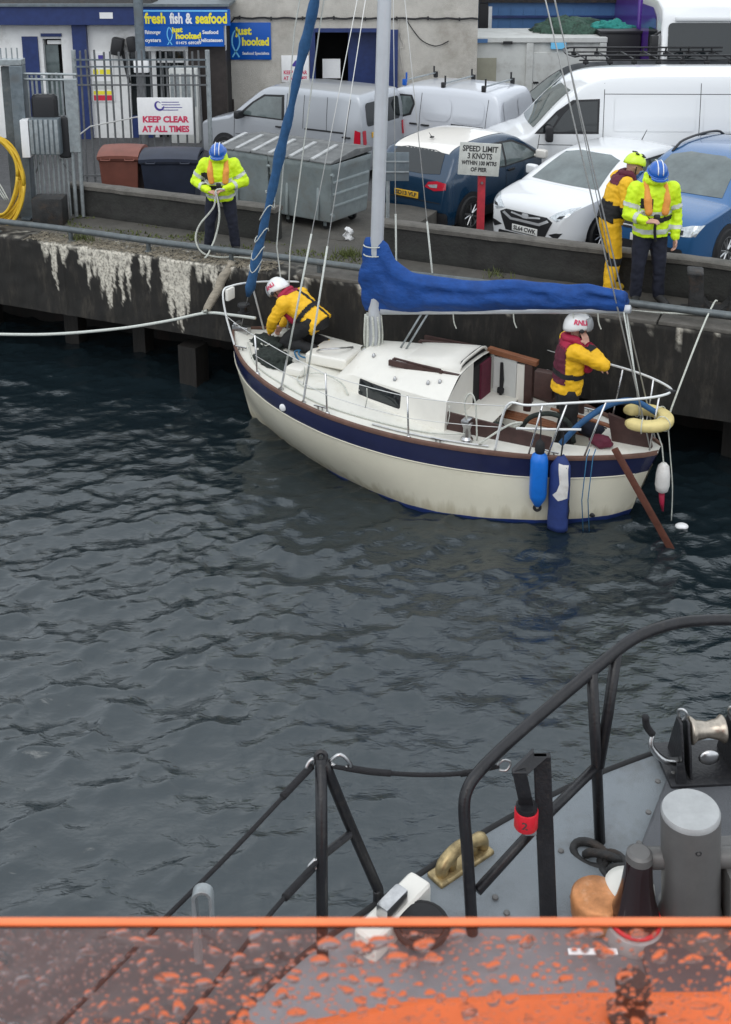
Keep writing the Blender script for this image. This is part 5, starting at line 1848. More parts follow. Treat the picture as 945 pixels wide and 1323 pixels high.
# yellow hose coiled on the post
hs_ = thing('hose_coil', 'big coil of yellow hose hanging at the left edge', 'hose', (gx0 + gx(2), YG - .35, ZQ))
hb = MB()
hc = (gz(160) + gz(280)) / 2
for k in range(9):
    pts = []
    rx, rz_ = .33 + .012 * k + random.uniform(-.02, .03), (gz(160) - gz(280)) / 2 * (.80 + .022 * k)
    ph = random.uniform(-.2, .2)
    yy = random.uniform(-.07, .07)
    for i in range(41):
        a = 2 * PI * i / 40
        pts.append((rx * math.cos(a) * (.8 + .2 * abs(math.cos(a))) + .02 * math.sin(3 * a + k), yy + .04 * math.sin(a + ph), hc + rz_ * math.sin(a) - .02 * k))
    hb.tube(pts, .023, 7)
hb.build('hose', 'hose_yellow', hs_, smooth=True)
mb = MB()
for k in range(3):
    mb.tube([(-.3 + .05 * k, -.1, hc + .25), (-.05 + .05 * k, -.12, hc - .1), (.12 + .03 * k, -.12, hc - .38)], .012, 6, smooth=4)
mb.build('inner_rope', 'rope_white', hs_, smooth=True)
mb = MB()
mb.rbox((-.05, 0, hc + .33), (.14, .25, .14), .03)
mb.build('hook', 'iron', hs_)

# ---------------- speed limit sign on the red post
pp = P(622, 291, ZC + .9)
sb = PY(625, 297, 17.0)
sg = thing('speed_limit_sign', 'tilted white speed limit sign on a red steel post', 'sign', (PY(622, 250, 17.05).x, 17.05, ZC))
zA, zB = PY(617, 184, 17.0).z - ZC, PY(617, 226, 17.0).z - ZC
mb = MB()
mb.bbox(-.055, .055, -.05, -.04, 0, zB + .25)
mb.bbox(-.055, -.043, -.04, .06, 0, zB + .25)
mb.bbox(.043, .055, -.04, .06, 0, zB + .25)
mb.build('post', 'post_red', sg, bevel=.004)
mb = MB()
mb.tube([(0, -.055, zB - .12), (0, -.075, zB - .12)], .02, 8)
mb.build('bolt', 'steel', sg)
w, h = 54 / 88.0, (zA - zB) * 1.0
rt = roty(R(3.5))
cz = (zA + zB) / 2
mb = MB()
mb.rbox((-.05, -.09, cz), (w, .02, h), .006, rot=rt)
bd = mb.build('board', 'sign_weather', sg)
for tx, sz, dz, ww in (('SPEED LIMIT', .12, .155, .86), ('3 KNOTS', .12, .045, .6), ('WITHIN 100 MTRS', .085, -.06, .86), ('OF PIER', .085, -.16, .4)):
    o_ = Vector((-.05, -.1015, cz)) + rt @ Vector((0, 0, dz))
    text(sg, tx, sz, plane_m(o_, rt @ Vector((1, 0, 0)), rt @ Vector((0, 0, 1))), 'sign_text_black', .004, w * ww)
# ---------------- back of a grey sign left of it
sg = thing('sign_back', 'back of a small grey metal sign on a pipe beside the teal car', 'sign', (PY(501, 300, 17.3).x, 17.3, ZQ))
mb = MB()
zA, zB = PY(512, 196, 17.3).z - ZQ, PY(512, 233, 17.3).z - ZQ
mb.tube([(0, 0, 0), (0, 0, zA - .02)], .03, 10)
mb.build('post', 'galv', sg)
mb = MB()
mb.rbox((.14, -.04, (zA + zB) / 2), (.36, .015, zA - zB), .006)
mb.build('board', 'galv_dark', sg)
for dz in (.08, -.08):
    mb = MB()
    mb.rbox((.14, -.055, (zA + zB) / 2 + dz), (.36, .02, .025), .005)
    mb.build('channel', 'galv', sg)

# ---------------- iron ring staples on the parapet, white rag, loose timber prop
lg = thing('timber_prop', 'pale weathered log leaning against the quay edge left of the yacht bow', 'log')
mb = MB()
a, b = PY(300, 338, 16.1), PY(266, 404, 15.75)
n = 10
pts = [a.lerp(b, i / n) + Vector((.012 * math.sin(i * 1.3), 0, .012 * math.cos(i * 1.9))) for i in range(n + 1)]
mb.tube(pts, [.055, .06, .065, .07, .07, .068, .066, .066, .064, .06, .055], 9)
mb.build('log', 'driftwood', lg, smooth=True)
mb = MB()
mb.tube([PY(268, 405, 15.72), PY(268, 401, 15.66), PY(262, 403, 15.8)], .022, 6)
mb.build('lashing', 'rope_white', lg, smooth=True)
rg = MB()
rows = []
for i in range(9):
    rows.append([Vector((-.06 + .12 * j / 7 + .03 * math.sin(i * 1.1 + j), .04 * math.sin(j * 1.9 + i), .0 + .22 * i / 8 * (1 - .3 * abs(j - 3.5) / 3.5))) for j in range(8)])
rg.sheet(rows)
o = rg.build('white_rag', 'sign_white', smooth=True)
o.location = q2w(5.15, 1.95, ZQ)
so = o.modifiers.new('s', 'SOLIDIFY')
so.thickness = .006
tag(o, 'crumpled white rag hanging below the waste container', 'rag')

# ---------------- ropes between quay and boats
def rope(name, label, pts, r, m_, k=8, n=7, group=None):
    mb = MB()
    mb.tube(pts, r, n, smooth=k)
    o = mb.build(name, m_, smooth=True)
    tag(o, label, 'rope', group)
    return o
rope('mooring_rope', 'long pale mooring rope running left from the yacht bow over the water', [PY(-40, 431, 15.2), PY(60, 432, 15.3), PY(150, 425, 15.5), PY(215, 415, 15.7), PY(266, 404.5, 15.75), PY(300, 407, 15.3), PY(330, 411, 14.9)], .022, 'rope_pale')
rope('mooring_rope', 'taut pale rope from the twin bollard down behind the yellow lifebuoy', [q2w(10.86, .60, ZQ + .20), q2w(10.83, .52, ZQ + .20), PY(905, 430, 13.05), PY(868, 527, 12.55), PY(862, 550, 12.5)], .0115, 'rope_white', 3)
rope('mooring_rope', 'pale rope lying along the quay to the twin bollard', [q2w(9.6, .30, ZQ + .02), q2w(10.1, .34, ZQ + .03), q2w(10.5, .36, ZQ + .06), q2w(10.9, .4, ZQ + .1), q2w(11.6, .55, ZQ + .12)], .014, 'rope_white')
# ================================================================== YACHT  (local x: aft from the stem, y: to starboard, z: up from the water)
YA = thing('sailing_yacht', 'small cream and navy sailing yacht with blue sail cover moored at the quay', 'yacht', (-1.85, 15.36, 0), R(-29.6))
LH = 6.08
HB = [(0, .02), (.12, .20), (.25, .36), (.5, .62), (.85, .90), (1.3, 1.13), (1.8, 1.29), (2.3, 1.37), (2.77, 1.37), (3.2, 1.33), (3.6, 1.26), (4.1, 1.13), (4.7, .92), (5.22, .68), (5.68, .42), (5.95, .24), (LH, .10)]
WB = [(0, .0), (.06, .12), (.15, .40), (.25, .66), (.36, .90), (.46, 1.06), (.56, 1.16), (.64, 1.16), (.74, 1.03), (.84, .80), (.92, .52), (.97, .28), (1, .0)]
ZSH = [(0, 1.27), (.25, 1.22), (.85, 1.18), (1.3, 1.13), (1.8, 1.08), (2.3, 1.03), (2.8, .98), (3.3, .94), (3.8, .91), (4.4, .88), (5.0, .86), (5.6, .87), (LH, .90)]
def smooth_tab(tab, x, k=.12):
    return sum(ip(x + d * k, tab) * w for d, w in ((-1, .25), (0, .5), (1, .25)))
hb = lambda x: smooth_tab(HB, x) if .15 < x < 5.9 else ip(x, HB)
zsh = lambda x: smooth_tab(ZSH, x, .3) if .3 < x < 5.7 else ip(x, ZSH)
us = [0, .004, .012, .025, .045, .07] + list(np.linspace(.10, .93, 46)) + [.95, .965, .98, .99, 1.0]
def hull_pt(u, d=None, f=None, zz=None):
    """point on the port side: d metres below the sheer, or fraction f between stripe and boot top, or height zz"""
    xs_ = u * LH
    zs_ = zsh(xs_)
    if d is not None: z = zs_ - d
    elif f is not None: z = (zs_ - .245) * (1 - f) + (-.05 + .125 * u) * f
    else: z = zz
    w = max(0.0, min(1.0, (zs_ - z) / zs_))
    xb = .26 * w ** 1.6
    xe = LH - .30 * w ** .9
    if z < 0:
        q = min(1, -z / .5)
        xb += .5 * q
        xe -= .5 * q
    x = xb + (xe - xb) * u
    y = hb(xs_) * (1 - w ** 1.7) + ip(u, WB) * w ** 1.7
    y += .035 * math.sin(PI * w) * min(1, y * 2)
    if z < 0: y *= max(0.0, math.cos(min(1, -z / .5) * PI / 2)) ** .6
    return Vector((x, -y, z))
def strip(rows_fn, name, m_, par=YA):
    mb = MB()
    for s in (1, -1):
        mb.sheet([[Vector((p.x, p.y * s, p.z)) for p in (fn(u) for u in us)] for fn in rows_fn])
    return mb.build(name, m_, par, smooth=True)
hull = strip([(lambda u, f=f: hull_pt(u, f=f)) for f in np.linspace(0, 1, 12)], 'hull', 'gel_cream')
strip([(lambda u, d=d: hull_pt(u, d=d)) for d in np.linspace(0, .245, 6)], 'sheer_stripe', 'gel_navy')
strip([(lambda u, z=z: hull_pt(u, zz=(-.05 + .125 * u) * (1 - z) - .5 * z)) for z in (0, .15, .3, .45, .6, .75, .9, 1.0)], 'boot_top', 'antifoul')
# thin moulding where the stripe ends
for s in (1, -1):
    mb = MB()
    mb.tube([Vector((p.x, s * (p.y - .006), p.z)) for p in (hull_pt(u, d=.245) for u in us[2:-2])], .008, 5)
    mb.build('moulding', 'gel_cream', YA, smooth=True)
    mb = MB()
    rows = []
    for u in us:
        p = hull_pt(u, d=0)
        o_ = Vector((0, -1, 0)) * .022
        rows.append([Vector((p.x, s * (p.y + .035), p.z + .005)), Vector((p.x, s * (p.y + .03), p.z + .034)), Vector((p.x, s * (p.y - .012), p.z + .034)), Vector((p.x, s * (p.y - .018), p.z + .02)), Vector((p.x, s * (p.y - .014), p.z - .012)), Vector((p.x, s * (p.y - .002), p.z - .014))])
    mb.sheet(rows)
    mb.build('toe_rail', 'toe_rail', YA, smooth='auto')
# deck with the cockpit well cut out
CK0, CK1, CKW = 3.78, 5.35, .52
xs = sorted(set([.03, .08, .15, .25, .4, .6, .85, 1.1, 1.4, 1.7, 2.0, 2.3, 2.6, 2.9, 3.2, 3.5, CK0, 4.1, 4.4, 4.7, 5.0, 5.2, CK1, 5.55, 5.75, 5.9, 6.0, LH]))
def dz(x, y): return zsh(x) - .012 + .05 * (1 - min(1, (abs(y) / max(.05, hb(x))) ** 2))
mb = MB()
prev = None
for x in xs:
    h_ = max(.02, hb(x) - .012)
    c = min(CKW, h_ * .5)
    ys = [-h_, -h_ * .5 - c * .5, -c, 0, c, h_ * .5 + c * .5, h_]
    row = [Vector((x, y, dz(x, y))) for y in ys]
    if prev:
        for j in range(6):
            if CK0 <= prev[0].x and x <= CK1 and j in (2, 3): continue
            mb.add([prev[j], prev[j + 1], row[j + 1], row[j]], [(0, 1, 2, 3)])
    prev = row
mb.build('deck', 'deck_white', YA, smooth=True)
# cockpit well
mb = MB()
zs0 = .50
for s in (-1, 1):
    mb.sheet([[Vector((x, s * min(CKW, hb(x) * .5), dz(x, CKW))) for x in np.linspace(CK0, CK1, 8)], [Vector((x, s * min(CKW, hb(x) * .5) * .9, .74)) for x in np.linspace(CK0, CK1, 8)], [Vector((x, s * .24, .735)) for x in np.linspace(CK0, CK1, 8)], [Vector((x, s * .22, zs0)) for x in np.linspace(CK0, CK1, 8)], [Vector((x, 0, zs0)) for x in np.linspace(CK0, CK1, 8)]])
    mb.add([(CK1, 0, zs0), (CK1, s * .22, zs0), (CK1, s * .35, .74), (CK1, s * .36, dz(CK1, .3)), (CK1, 0, dz(CK1, 0))], [(0, 1, 2, 3, 4)])
mb.build('cockpit', 'deck_white', YA, smooth='auto')
# coamings
for s in (-1, 1):
    mb = MB()
    rows = []
    for x in np.linspace(3.66, 4.95, 10):
        y = s * (.80 - .20 * (x - 3.66) / 1.3)
        z0 = dz(x, y)
        hgt = .22 - .05 * (x - 3.66)
        rows.append([Vector((x, y, z0 - .01)), Vector((x, y - s * .02, z0 + hgt)), Vector((x, y - s * .05, z0 + hgt)), Vector((x, y - s * .045, z0 - .01))])
    mb.sheet(rows)
    for r in (rows[0], rows[-1]): mb.add(r, [(0, 1, 2, 3)])
    mb.build('coaming', 'teak_dark', YA)
# side seats in pale wood inside the cockpit
for s in (-1, 1):
    for k in range(4):
        mb = MB()
        y0 = s * (.25 + .06 * k)
        mb.bbox(CK0 + .05, CK1 - .1, min(y0, y0 + s * .05), max(y0, y0 + s * .05), .737, .755)
        mb.build('seat_slat', 'teak', YA)
# cabin trunk
st = [(1.90, .50, .0, .0, .25), (1.98, .52, .06, .09, .22), (2.12, .56, .14, .32, .20), (2.26, .60, .19, .41, .24), (2.6, .70, .25, .46, .32), (3.0, .79, .305, .50, .42), (3.4, .84, .34, .545, .47), (3.70, .855, .36, .575, .49)]
rows = []
for x, hw, sz, rz_, ry in st:
    d0 = dz(x, hw)
    pts = [(-hw, d0 - .01), (-hw + .03, d0 + sz * .6), (-hw + .05, d0 + sz), (-hw + .08, d0 + sz + .02), (-ry - .03, d0 + rz_ - .03), (-ry + .03, d0 + rz_), (-ry * .5, d0 + rz_ + .022), (0, d0 + rz_ + .03)]
    rows.append([Vector((x, y, z)) for y, z in pts] + [Vector((x, -y, z)) for y, z in pts[-2::-1]])
mb = MB()
mb.sheet(rows)
cab_bvh = bvh_of(mb)
cab = mb.build('cabin', 'cabin_white', YA, smooth='auto', bevel=0)
ar = rows[-1]
# aft bulkhead: port and starboard leaves with the companionway between
mb = MB()
zb_ = dz(3.7, .8) - .02
top = lambda y: ip(abs(y), [(0, ar[7].z), (.21, ar[6].z), (.42, ar[5].z), (.45, ar[4].z), (.775, ar[3].z), (.855, ar[0].z)])
mb.add([(3.70, -.855, zb_), (3.70, -.805, ar[2].z), (3.70, -.775, ar[3].z), (3.70, -.45, ar[4].z), (3.70, -.39, ar[5].z), (3.70, -.04, ar[7].z), (3.70, -.04, zb_ - .35), (3.70, -.5, zb_ - .2)], [tuple(range(8))])
mb.build('aft_bulkhead', 'cabin_white', YA, smooth=False)
mb = MB()
mb.add([(3.70, .855, zb_), (3.70, .805, ar[2].z), (3.70, .775, ar[3].z), (3.70, .5, ar[4].z), (3.70, .5, zb_ - .2)], [tuple(range(5))])
mb.build('aft_bulkhead', 'cabin_white', YA, smooth=False)
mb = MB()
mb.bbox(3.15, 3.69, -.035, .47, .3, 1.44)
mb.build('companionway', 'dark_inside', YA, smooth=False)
# sliding hatch
mb = MB()
rows = []
for x, k in ((2.66, .0), (2.72, .55), (2.9, .85), (3.3, 1.0), (3.66, 1.04)):
    r = []
    for j in range(11):
        a = -1 + 2 * j / 10
        r.append(Vector((x, .06 + a * .46, ar[7].z - .03 - (3.7 - x) * .10 + .115 * k * (1 - abs(a) ** 6))))
    rows.append(r)
mb.sheet(rows)
h_ = mb.build('hatch', 'cabin_white', YA, smooth=True)
so = h_.modifiers.new('s', 'SOLIDIFY')
so.thickness = .03
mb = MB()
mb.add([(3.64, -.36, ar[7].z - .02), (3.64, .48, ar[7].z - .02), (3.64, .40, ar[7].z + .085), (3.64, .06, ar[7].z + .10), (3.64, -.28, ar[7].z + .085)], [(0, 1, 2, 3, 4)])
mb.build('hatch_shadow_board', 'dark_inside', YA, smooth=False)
for s in (-1, 1):
    mb = MB()
    y = .06 + s * .5
    mb.bbox(2.72, 3.69, y - .02, y + .02, ar[7].z - .09, ar[7].z - .02)
    mb.build('hatch_runner', 'teak_dark', YA)
# open companionway door swung aft, with black strap; teak beam on top
dr = MB()
dr.bbox(3.74, 4.06, .50, .53, .55, 1.44)
dr = dr.build('companionway_door', 'cabin_grey', YA, bevel=.006)
mb = MB()
mb.tube([(3.86, .485, 1.38), (3.87, .48, 1.15), (3.86, .482, .95), (3.88, .48, .75), (3.87, .482, .6)], [.02, .03, .02, .035, .02], 6)
mb.rbox((3.86, .475, 1.0), (.09, .05, .08), .02)
mb.build('strap', 'rope_black', dr)
mb = MB()
mb.bbox(4.065, 4.17, .495, .535, .5, 1.40)
mb.build('white_jamb', 'cabin_white', YA, bevel=.006)
mb = MB()
mb.bbox(4.175, 4.28, .48, .56, .5, 1.42)
mb.build('teak_post', 'teak_dark', YA, bevel=.006)
mb = MB()
mb.box((4.0, .515, 1.485), (.68, .09, .075), roty(R(5)))
mb.build('teak_beam', 'teak', YA, bevel=.008)
mb = MB()
mb.bbox(3.62, 3.72, .18, .48, .55, 1.43)
mb.build('bulkhead_trim', 'vest_maroon', YA, smooth=False)
# windows
mb = patch(cab_bvh, rrect(2.40, 3.04, 1.07, 1.235, .015), 'y+', -3, .006, 4)
fr_ = patch(cab_bvh, rrect(2.38, 3.06, 1.052, 1.252, .025), 'y+', -3, .003, 4).build('window_frame', 'black_plastic', YA, smooth=True)
mb.build('window', 'glass_dark', YA, smooth=True)
patch(cab_bvh, rrect(2.40, 3.04, 1.07, 1.235, .03), 'y-', 3, .006, 4).build('window', 'glass_dark', YA, smooth=True)
patch(cab_bvh, rrect(3.50, 3.64, .0, .0001, .00001), 'y+', -3, .006, 1)
# grab rails
for s in (-1, 1):
    mb = MB()
    rz3 = [(x, s * y, cab_bvh.ray_cast(Vector((x, s * y, 3)), Vector((0, 0, -1)))[0].z) for x, y in ((2.75, .36), (3.1, .42), (3.45, .46))]
    mb.tube([(x, y, z + .045) for x, y, z in rz3], .016, 6)
    for x, y, z in rz3: mb.rbox((x, y, z + .02), (.05, .03, .045), .008)
    mb.build('grab_rail', 'teak_dark', YA)
for x, y, z in ((2.9, -.62, 1.30), (3.36, -.62, 1.30), (2.42, -.3, 1.43), (3.5, -.58, 1.36)):
    z = cab_bvh.ray_cast(Vector((x, y, 3)), Vector((0, 0, -1)))[0].z - .004
    mb = MB()
    mb.lathe([(.025, 0), (.022, .03), (.008, .05)], (x, y, z), 10)
    mb.build('deck_fitting', 'steel', YA)
# fore hatch / white raft case on the foredeck
fh = MB()
fh.rbox((1.66, .02, dz(1.66, 0) + .09), (.62, .62, .16), .05, 3, rot=rotz(.05))
fh = fh.build('fore_hatch', 'cabin_white', YA)
mb = MB()
mb.tube([(1.5, -.2, dz(1.6, 0) + .18), (1.62, -.25, dz(1.6, 0) + .24), (1.8, -.1, dz(1.6, 0) + .24), (1.85, .15, dz(1.6, 0) + .18)], .012, 6, smooth=5)
mb.build('hatch_handle', 'steel', fh)
mb = MB()
mb.rbox((1.45, -.62, dz(1.5, .6) + .05), (.26, .22, .10), .03)
mb.build('deck_vent', 'cabin_white', YA)
# emblem disc on the stripe
e_ = hull_pt(.27, d=.16)
mb = MB()
mb.ball((e_.x, e_.y - .01, e_.z), (.05, .02, .05), 14, 8)
mb.build('skin_fitting', 'sign_white', YA)
mb = MB()
e_ = hull_pt(.935, f=.93)
mb.ball((e_.x, e_.y - .004, e_.z), (.045, .015, .03), 12, 8)
mb.build('exhaust_outlet', 'black_plastic', YA)
# winch with handle on the port side deck
wz = thing
mb = MB()
mb.lathe([(.07, 0), (.075, .03), (.05, .06), (.045, .16), (.06, .20), (.07, .23), (.05, .25)], (4.02, -.90, dz(4.02, .9)), 18)
wn_ = mb.build('winch', 'steel', YA)
mb = MB()
mb.tube([(4.02, -.90, 1.16), (3.98, -.90, 1.38), (4.05, -.9, 1.52), (4.12, -.9, 1.40), (4.16, -.92, .95)], .011, 6, smooth=5)
mb.build('sheet_loop', 'rope_white', wn_, smooth=True)
mb = MB()
mb.rbox((4.02, -.9, 1.17), (.10, .16, .05), .015)
mb.build('winch_head', 'steel', wn_)
mb = MB()
mb.tube([(4.2, -.95, .93), (4.45, -.7, 1.12), (4.6, -.62, 1.16), (4.5, -.66, 1.1)], .014, 6, smooth=6)
mb.build('sheet_end', 'rope_white', wn_, smooth=True)
# genoa track and cleats along the side deck
for s in (-1, 1):
    mb = MB()
    mb.tube([(x, s * (hb(x) - .16), dz(x, hb(x) - .16) + .015) for x in np.linspace(2.9, 4.3, 9)], .013, 5)
    mb.build('sheet_track', 'steel', YA)
    for x in (.45, 2.2, 3.75, 5.0):
        mb = MB()
        y = s * (hb(x) - .10)
        z = dz(x, y)
        mb.tube([(x - .09, y, z + .045), (x + .09, y, z + .045)], .012, 6)
        mb.tube([(x - .03, y, z), (x - .03, y, z + .045)], .012, 6)
        mb.tube([(x + .03, y, z), (x + .03, y, z + .045)], .012, 6)
        mb.build('cleat', 'steel', YA)

# ---------- mast, boom, sail cover
MX = 2.25
mz0 = dz(MX, 0) + .36
mb = MB()
rows = []
for z in np.linspace(mz0, 13.3, 12):
    x = MX + (z - 1.4) * .031
    rows.append([Vector((x + .088 * math.cos(a), .070 * math.sin(a), z)) for a in np.linspace(0, 2 * PI, 19)])
mb.sheet(rows)
mast = mb.build('mast', 'alu_mast', YA, smooth=True)
mb = MB()      # bunched halyards and cleats at the foot
for k in range(9):
    a = 2 * PI * k / 9
    mb.tube([(MX + .11 * math.cos(a), .10 * math.sin(a), 1.42), (MX + .12 * math.cos(a + .3), .11 * math.sin(a + .3), 1.62), (MX + .105 * math.cos(a + .1), .09 * math.sin(a + .1), 1.9)], random.uniform(.012, .022), 5, smooth=3)
mb.build('halyard_coil', 'rope_white', mast, smooth=True)
mb = MB()
mb.lathe([(.17, 0), (.17, .02), (.13, .05)], (MX, 0, mz0 - .02), 20)
mb.build('mast_step', 'steel', mast)
boom = MB()
boom.tube([(MX + .12, 0, 1.97), (5.62, 0, 2.56)], .05, 12)
boom = boom.build('boom', 'alu_mast', YA, smooth=True)
bot = [(2.12, 1.93), (2.67, 2.00), (3.54, 2.16), (4.55, 2.36), (5.12, 2.45), (5.56, 2.51)]
topc = [(2.12, 2.93), (2.3, 2.96), (2.42, 2.90), (2.53, 2.69), (2.77, 2.58), (3.1, 2.545), (3.5, 2.575), (3.94, 2.65), (4.53, 2.71), (5.1, 2.77), (5.56, 2.77)]
wid = [(2.12, .115), (2.3, .125), (2.5, .15), (2.8, .17), (3.5, .165), (4.5, .14), (5.3, .11), (5.56, .10)]
rows = []
NS = 90
for i in range(NS + 1):
    x = 2.12 + 3.44 * i / NS
    zb, zt_, w = ip(x, bot), ip(x, topc), ip(x, wid)
    sag = (.014 * math.sin(x * 6.3) + .022 * noise.noise(Vector((x * 3.1, 0, 4)))) * (1 if x > 2.6 else 0)
    zt_ += sag
    r = []
    NK = 26
    for j in range(NK + 1):
        a = 2 * PI * j / NK
        cy, cz = math.sin(a), -math.cos(a)
        hgt = (cz + 1) / 2
        k = (.55 + .45 * math.sin(PI * min(1, hgt * 1.25 + .06))) if hgt < .75 else 1 * (.62 + .38 * (1 - (hgt - .75) / .25))
        # diagonal tension folds falling from the mast, and small wrinkles
        fold = .050 * (1.6 * abs(math.sin(6.5 * (x * .55 + (zt_ - (zb + (zt_ - zb) * hgt)) * 1.5) + 1.3 * cy + 1.5 * noise.noise(Vector((x * 2, hgt * 2, 0))))) - .9) * max(0, 1 - (x - 2.1) / 2.2) * (1 if hgt > .12 else .2)
        fold += .05 * noise.noise(Vector((x * 3.4 + hgt * 2.2, hgt * 5 - x * 1.2, cy * 2))) + .02 * noise.noise(Vector((x * 5, hgt * 4, cy * 2))) + .018 * noise.noise(Vector((x * 14, hgt * 9, cy * 2))) + .014 * math.sin(7 * x + 9 * hgt + 3 * noise.noise(Vector((x * 2, hgt * 3, 0))))
        yy = cy * (w * k + fold * (1 - .4 * abs(cz)))
        r.append(Vector((x + .02 * math.sin(5 * hgt + x), yy, zb + (zt_ - zb) * hgt)))
    rows.append(r)
mb = MB()
mb.sheet(rows)
mb.add(rows[0][:-1], [tuple(range(len(rows[0]) - 1))])
mb.add(rows[-1][:-1], [tuple(range(len(rows[-1]) - 1))])
cov = mb.build('sail_cover', 'canvas_blue', boom, smooth=True)
for z in (2.72, 2.84):
    mb = MB()
    mb.torus((MX + .0, 0, z), .13, .008, n=20, k=6)
    mb.build('cover_tie', 'rope_white', cov)
for x in (3.4, 4.2, 4.95, 5.25):
    mb = MB()
    z = ip(x, bot)
    mb.tube([(x, -.03, z), (x + .02, -.04, z - .12), (x + .05, -.03, z - .2)], .008, 5, smooth=3)
    mb.build('cover_tie', 'rope_white', cov)
# ---------- standing rigging
def wire(pts, r, name='shroud', m_='wire', par=YA, n=6):
    mb = MB()
    mb.tube(pts, r, n)
    return mb.build(name, m_, par, smooth=True)
def mastp(z): return Vector((MX + (z - 1.4) * .031, 0, z))
for s in (-1, 1):
    for (x, y), ztop, nm in (((1.52, 1.10), 7.6, 'lower_shroud'), ((1.94, 1.24), 7.4, 'cap_shroud'), ((2.62, 1.25), 7.4, 'lower_shroud')):
        if s < 0 and x > 2.5: continue
        b_ = Vector((x, s * y, dz(x, y)))
        t_ = mastp(ztop) + Vector((0, s * .08, 0))
        sh = wire([b_ + (t_ - b_) * .04, t_], .006)
        wire([b_ + (t_ - b_) * .06, b_ + (t_ - b_) * .31], .014, 'shroud_cover', 'rope_pale', sh)
        mb = MB()
        mb.tube([b_, b_ + (t_ - b_) * .06], .016, 6)
        mb.rbox((b_.x, b_.y, b_.z + .01), (.06, .05, .03), .008)
        mb.build('turnbuckle', 'steel', sh)
# two halyards led to the foredeck
wire([(.74, .24, 1.32), (.55, .3, 2.5), (1.0, .15, 5.5), (1.9, 0, 9)], .010, 'halyard', 'rope_pale')
wire([(.76, .22, 1.32), (.82, .22, 2.5), (1.4, .1, 5.5), (2.2, 0, 9.2)], .010, 'halyard', 'rope_pale')
# backstays
for yy, xt in ((-.10, 2.55), (.12, 2.4)):
    wire([(5.98, yy, .98), (5.98 - (13.3 - .98) * (.292 if yy > 0 else .302), yy * .2, 13.3)], .009, 'backstay')
# running lines from the boom end
for dx, dy in ((0, .04), (.07, -.05)):
    wire([(5.56, dy, 2.53), (5.86 + dx, dy, 1.0)], .009, 'main_sheet', 'rope_pale')
wire([(5.5, 0, 2.56), (2.62, .02, 13.0)], .005, 'topping_lift')
wire([(2.4, 0, 1.95), (3.2, -.02, 2.6), (1.15, .35, 2.05)], .004, 'spare_line') if False else None
# vang struts under the boom (two diagonal tubes)
for k in (0, .08):
    wire([(2.95 + k, .0, 2.04), (2.62 + k, .0, 1.46)], .013, 'boom_vang', 'galv')
# ---------- furled jib on the forestay
f0, f1 = Vector((.13, 0, 1.36)), Vector((2.45, 0, 9.6))
fs_ = wire([f0, f1], .006, 'forestay')
pts, rs = [], []
for i in range(60):
    k = .055 + .93 * i / 59
    p = f0.lerp(f1, k)
    pts.append(p + Vector((.004 * math.sin(i * .7), .004 * math.cos(i * .9), 0)))
    rs.append((.030 if i == 0 else .060 + .010 * math.sin(i * .5) + .008 * math.sin(i * 1.7) + .007 * noise.noise(Vector((i * .9, 0, 0)))) if i < 50 else .05 * (60 - i) / 10 + .012)
mb = MB()
mb.tube(pts, rs, 12)
jib = mb.build('furled_jib', 'jib_blue', YA, smooth=True)
mb = MB()     # lashing spiralled round the roll
sp_ = []
for i in range(70):
    k = .10 + .15 * (i / 69) ** 1.6 + .008 * math.sin(i * .9)
    p = f0.lerp(f1, k)
    a = i * .42
    sp_.append(p + Vector((.078 * math.cos(a), .078 * math.sin(a), 0)))
mb.tube(sp_, .007, 5)
mb.build('lashing', 'rope_pale', jib, smooth=True)
mb = MB()
mb.lathe([(.03, 0), (.085, .02), (.09, .05), (.05, .06), (.05, .13), (.09, .14), (.085, .17), (.03, .19)], f0 + Vector((.05, 0, .16)), 18)
mb.build('furling_drum', 'black_plastic', fs_)
mb = MB()
mb.bbox(.0, .26, -.05, .05, 1.24, 1.36)
mb.tube([(.06, -.07, 1.38), (.06, .07, 1.38)], .03, 10)
mb.build('stem_fitting', 'steel', YA, bevel=.01)
# ---------- pulpit, stanchions, guard wires, pushpit
def rail(pts, r=.0145, name='rail_tube', par=None, k=6, m_='stainless'):
    mb = MB()
    mb.tube(pts, r, 8, smooth=k)
    return mb.build(name, m_, par, smooth=True)
pu = bpy.data.objects.new('pulpit', None)
COL.objects.link(pu)
pu.parent = YA
mat('rail_white', (0.70, 0.71, 0.70), 0.35, 0.2)
zt_ = 1.95
def pul(x, s, z): return Vector((x, s * (hb(x) - .03), z))
rail([pul(1.15, -1, dz(1.15, 1) + .56), pul(.85, -1, 1.85), pul(.45, -1, 1.94), Vector((.02, -.22, 1.99)), Vector((-.12, 0, 2.0)), Vector((.02, .22, 1.99)), pul(.45, 1, 1.94), pul(.85, 1, 1.85), pul(1.15, 1, dz(1.15, 1) + .56)], .0145, 'rail_tube', pu, 6, 'rail_white') if False else None
rail([Vector((.32, -.42, dz(.32, .4))), Vector((.14, -.36, 1.62)), Vector((.06, -.30, 1.93)), Vector((.10, -.16, 1.985)), Vector((.25, .10, 1.985)), Vector((.55, .52, 1.93)), Vector((.95, .86, 1.86)), Vector((1.25, 1.02, 1.80)), Vector((1.32, 1.06, 1.62)), Vector((1.38, 1.10, dz(1.38, 1.1)))], .0145, 'rail_tube', pu, 6, 'rail_white')
rail([Vector((.62, .66, dz(.6, .66))), Vector((.55, .52, 1.93))], .013, 'rail_leg', pu, 2, 'rail_white')
rail([Vector((.30, .30, dz(.3, .3))), Vector((.25, .10, 1.985))], .013, 'rail_leg', pu, 2, 'rail_white')
mb = MB()
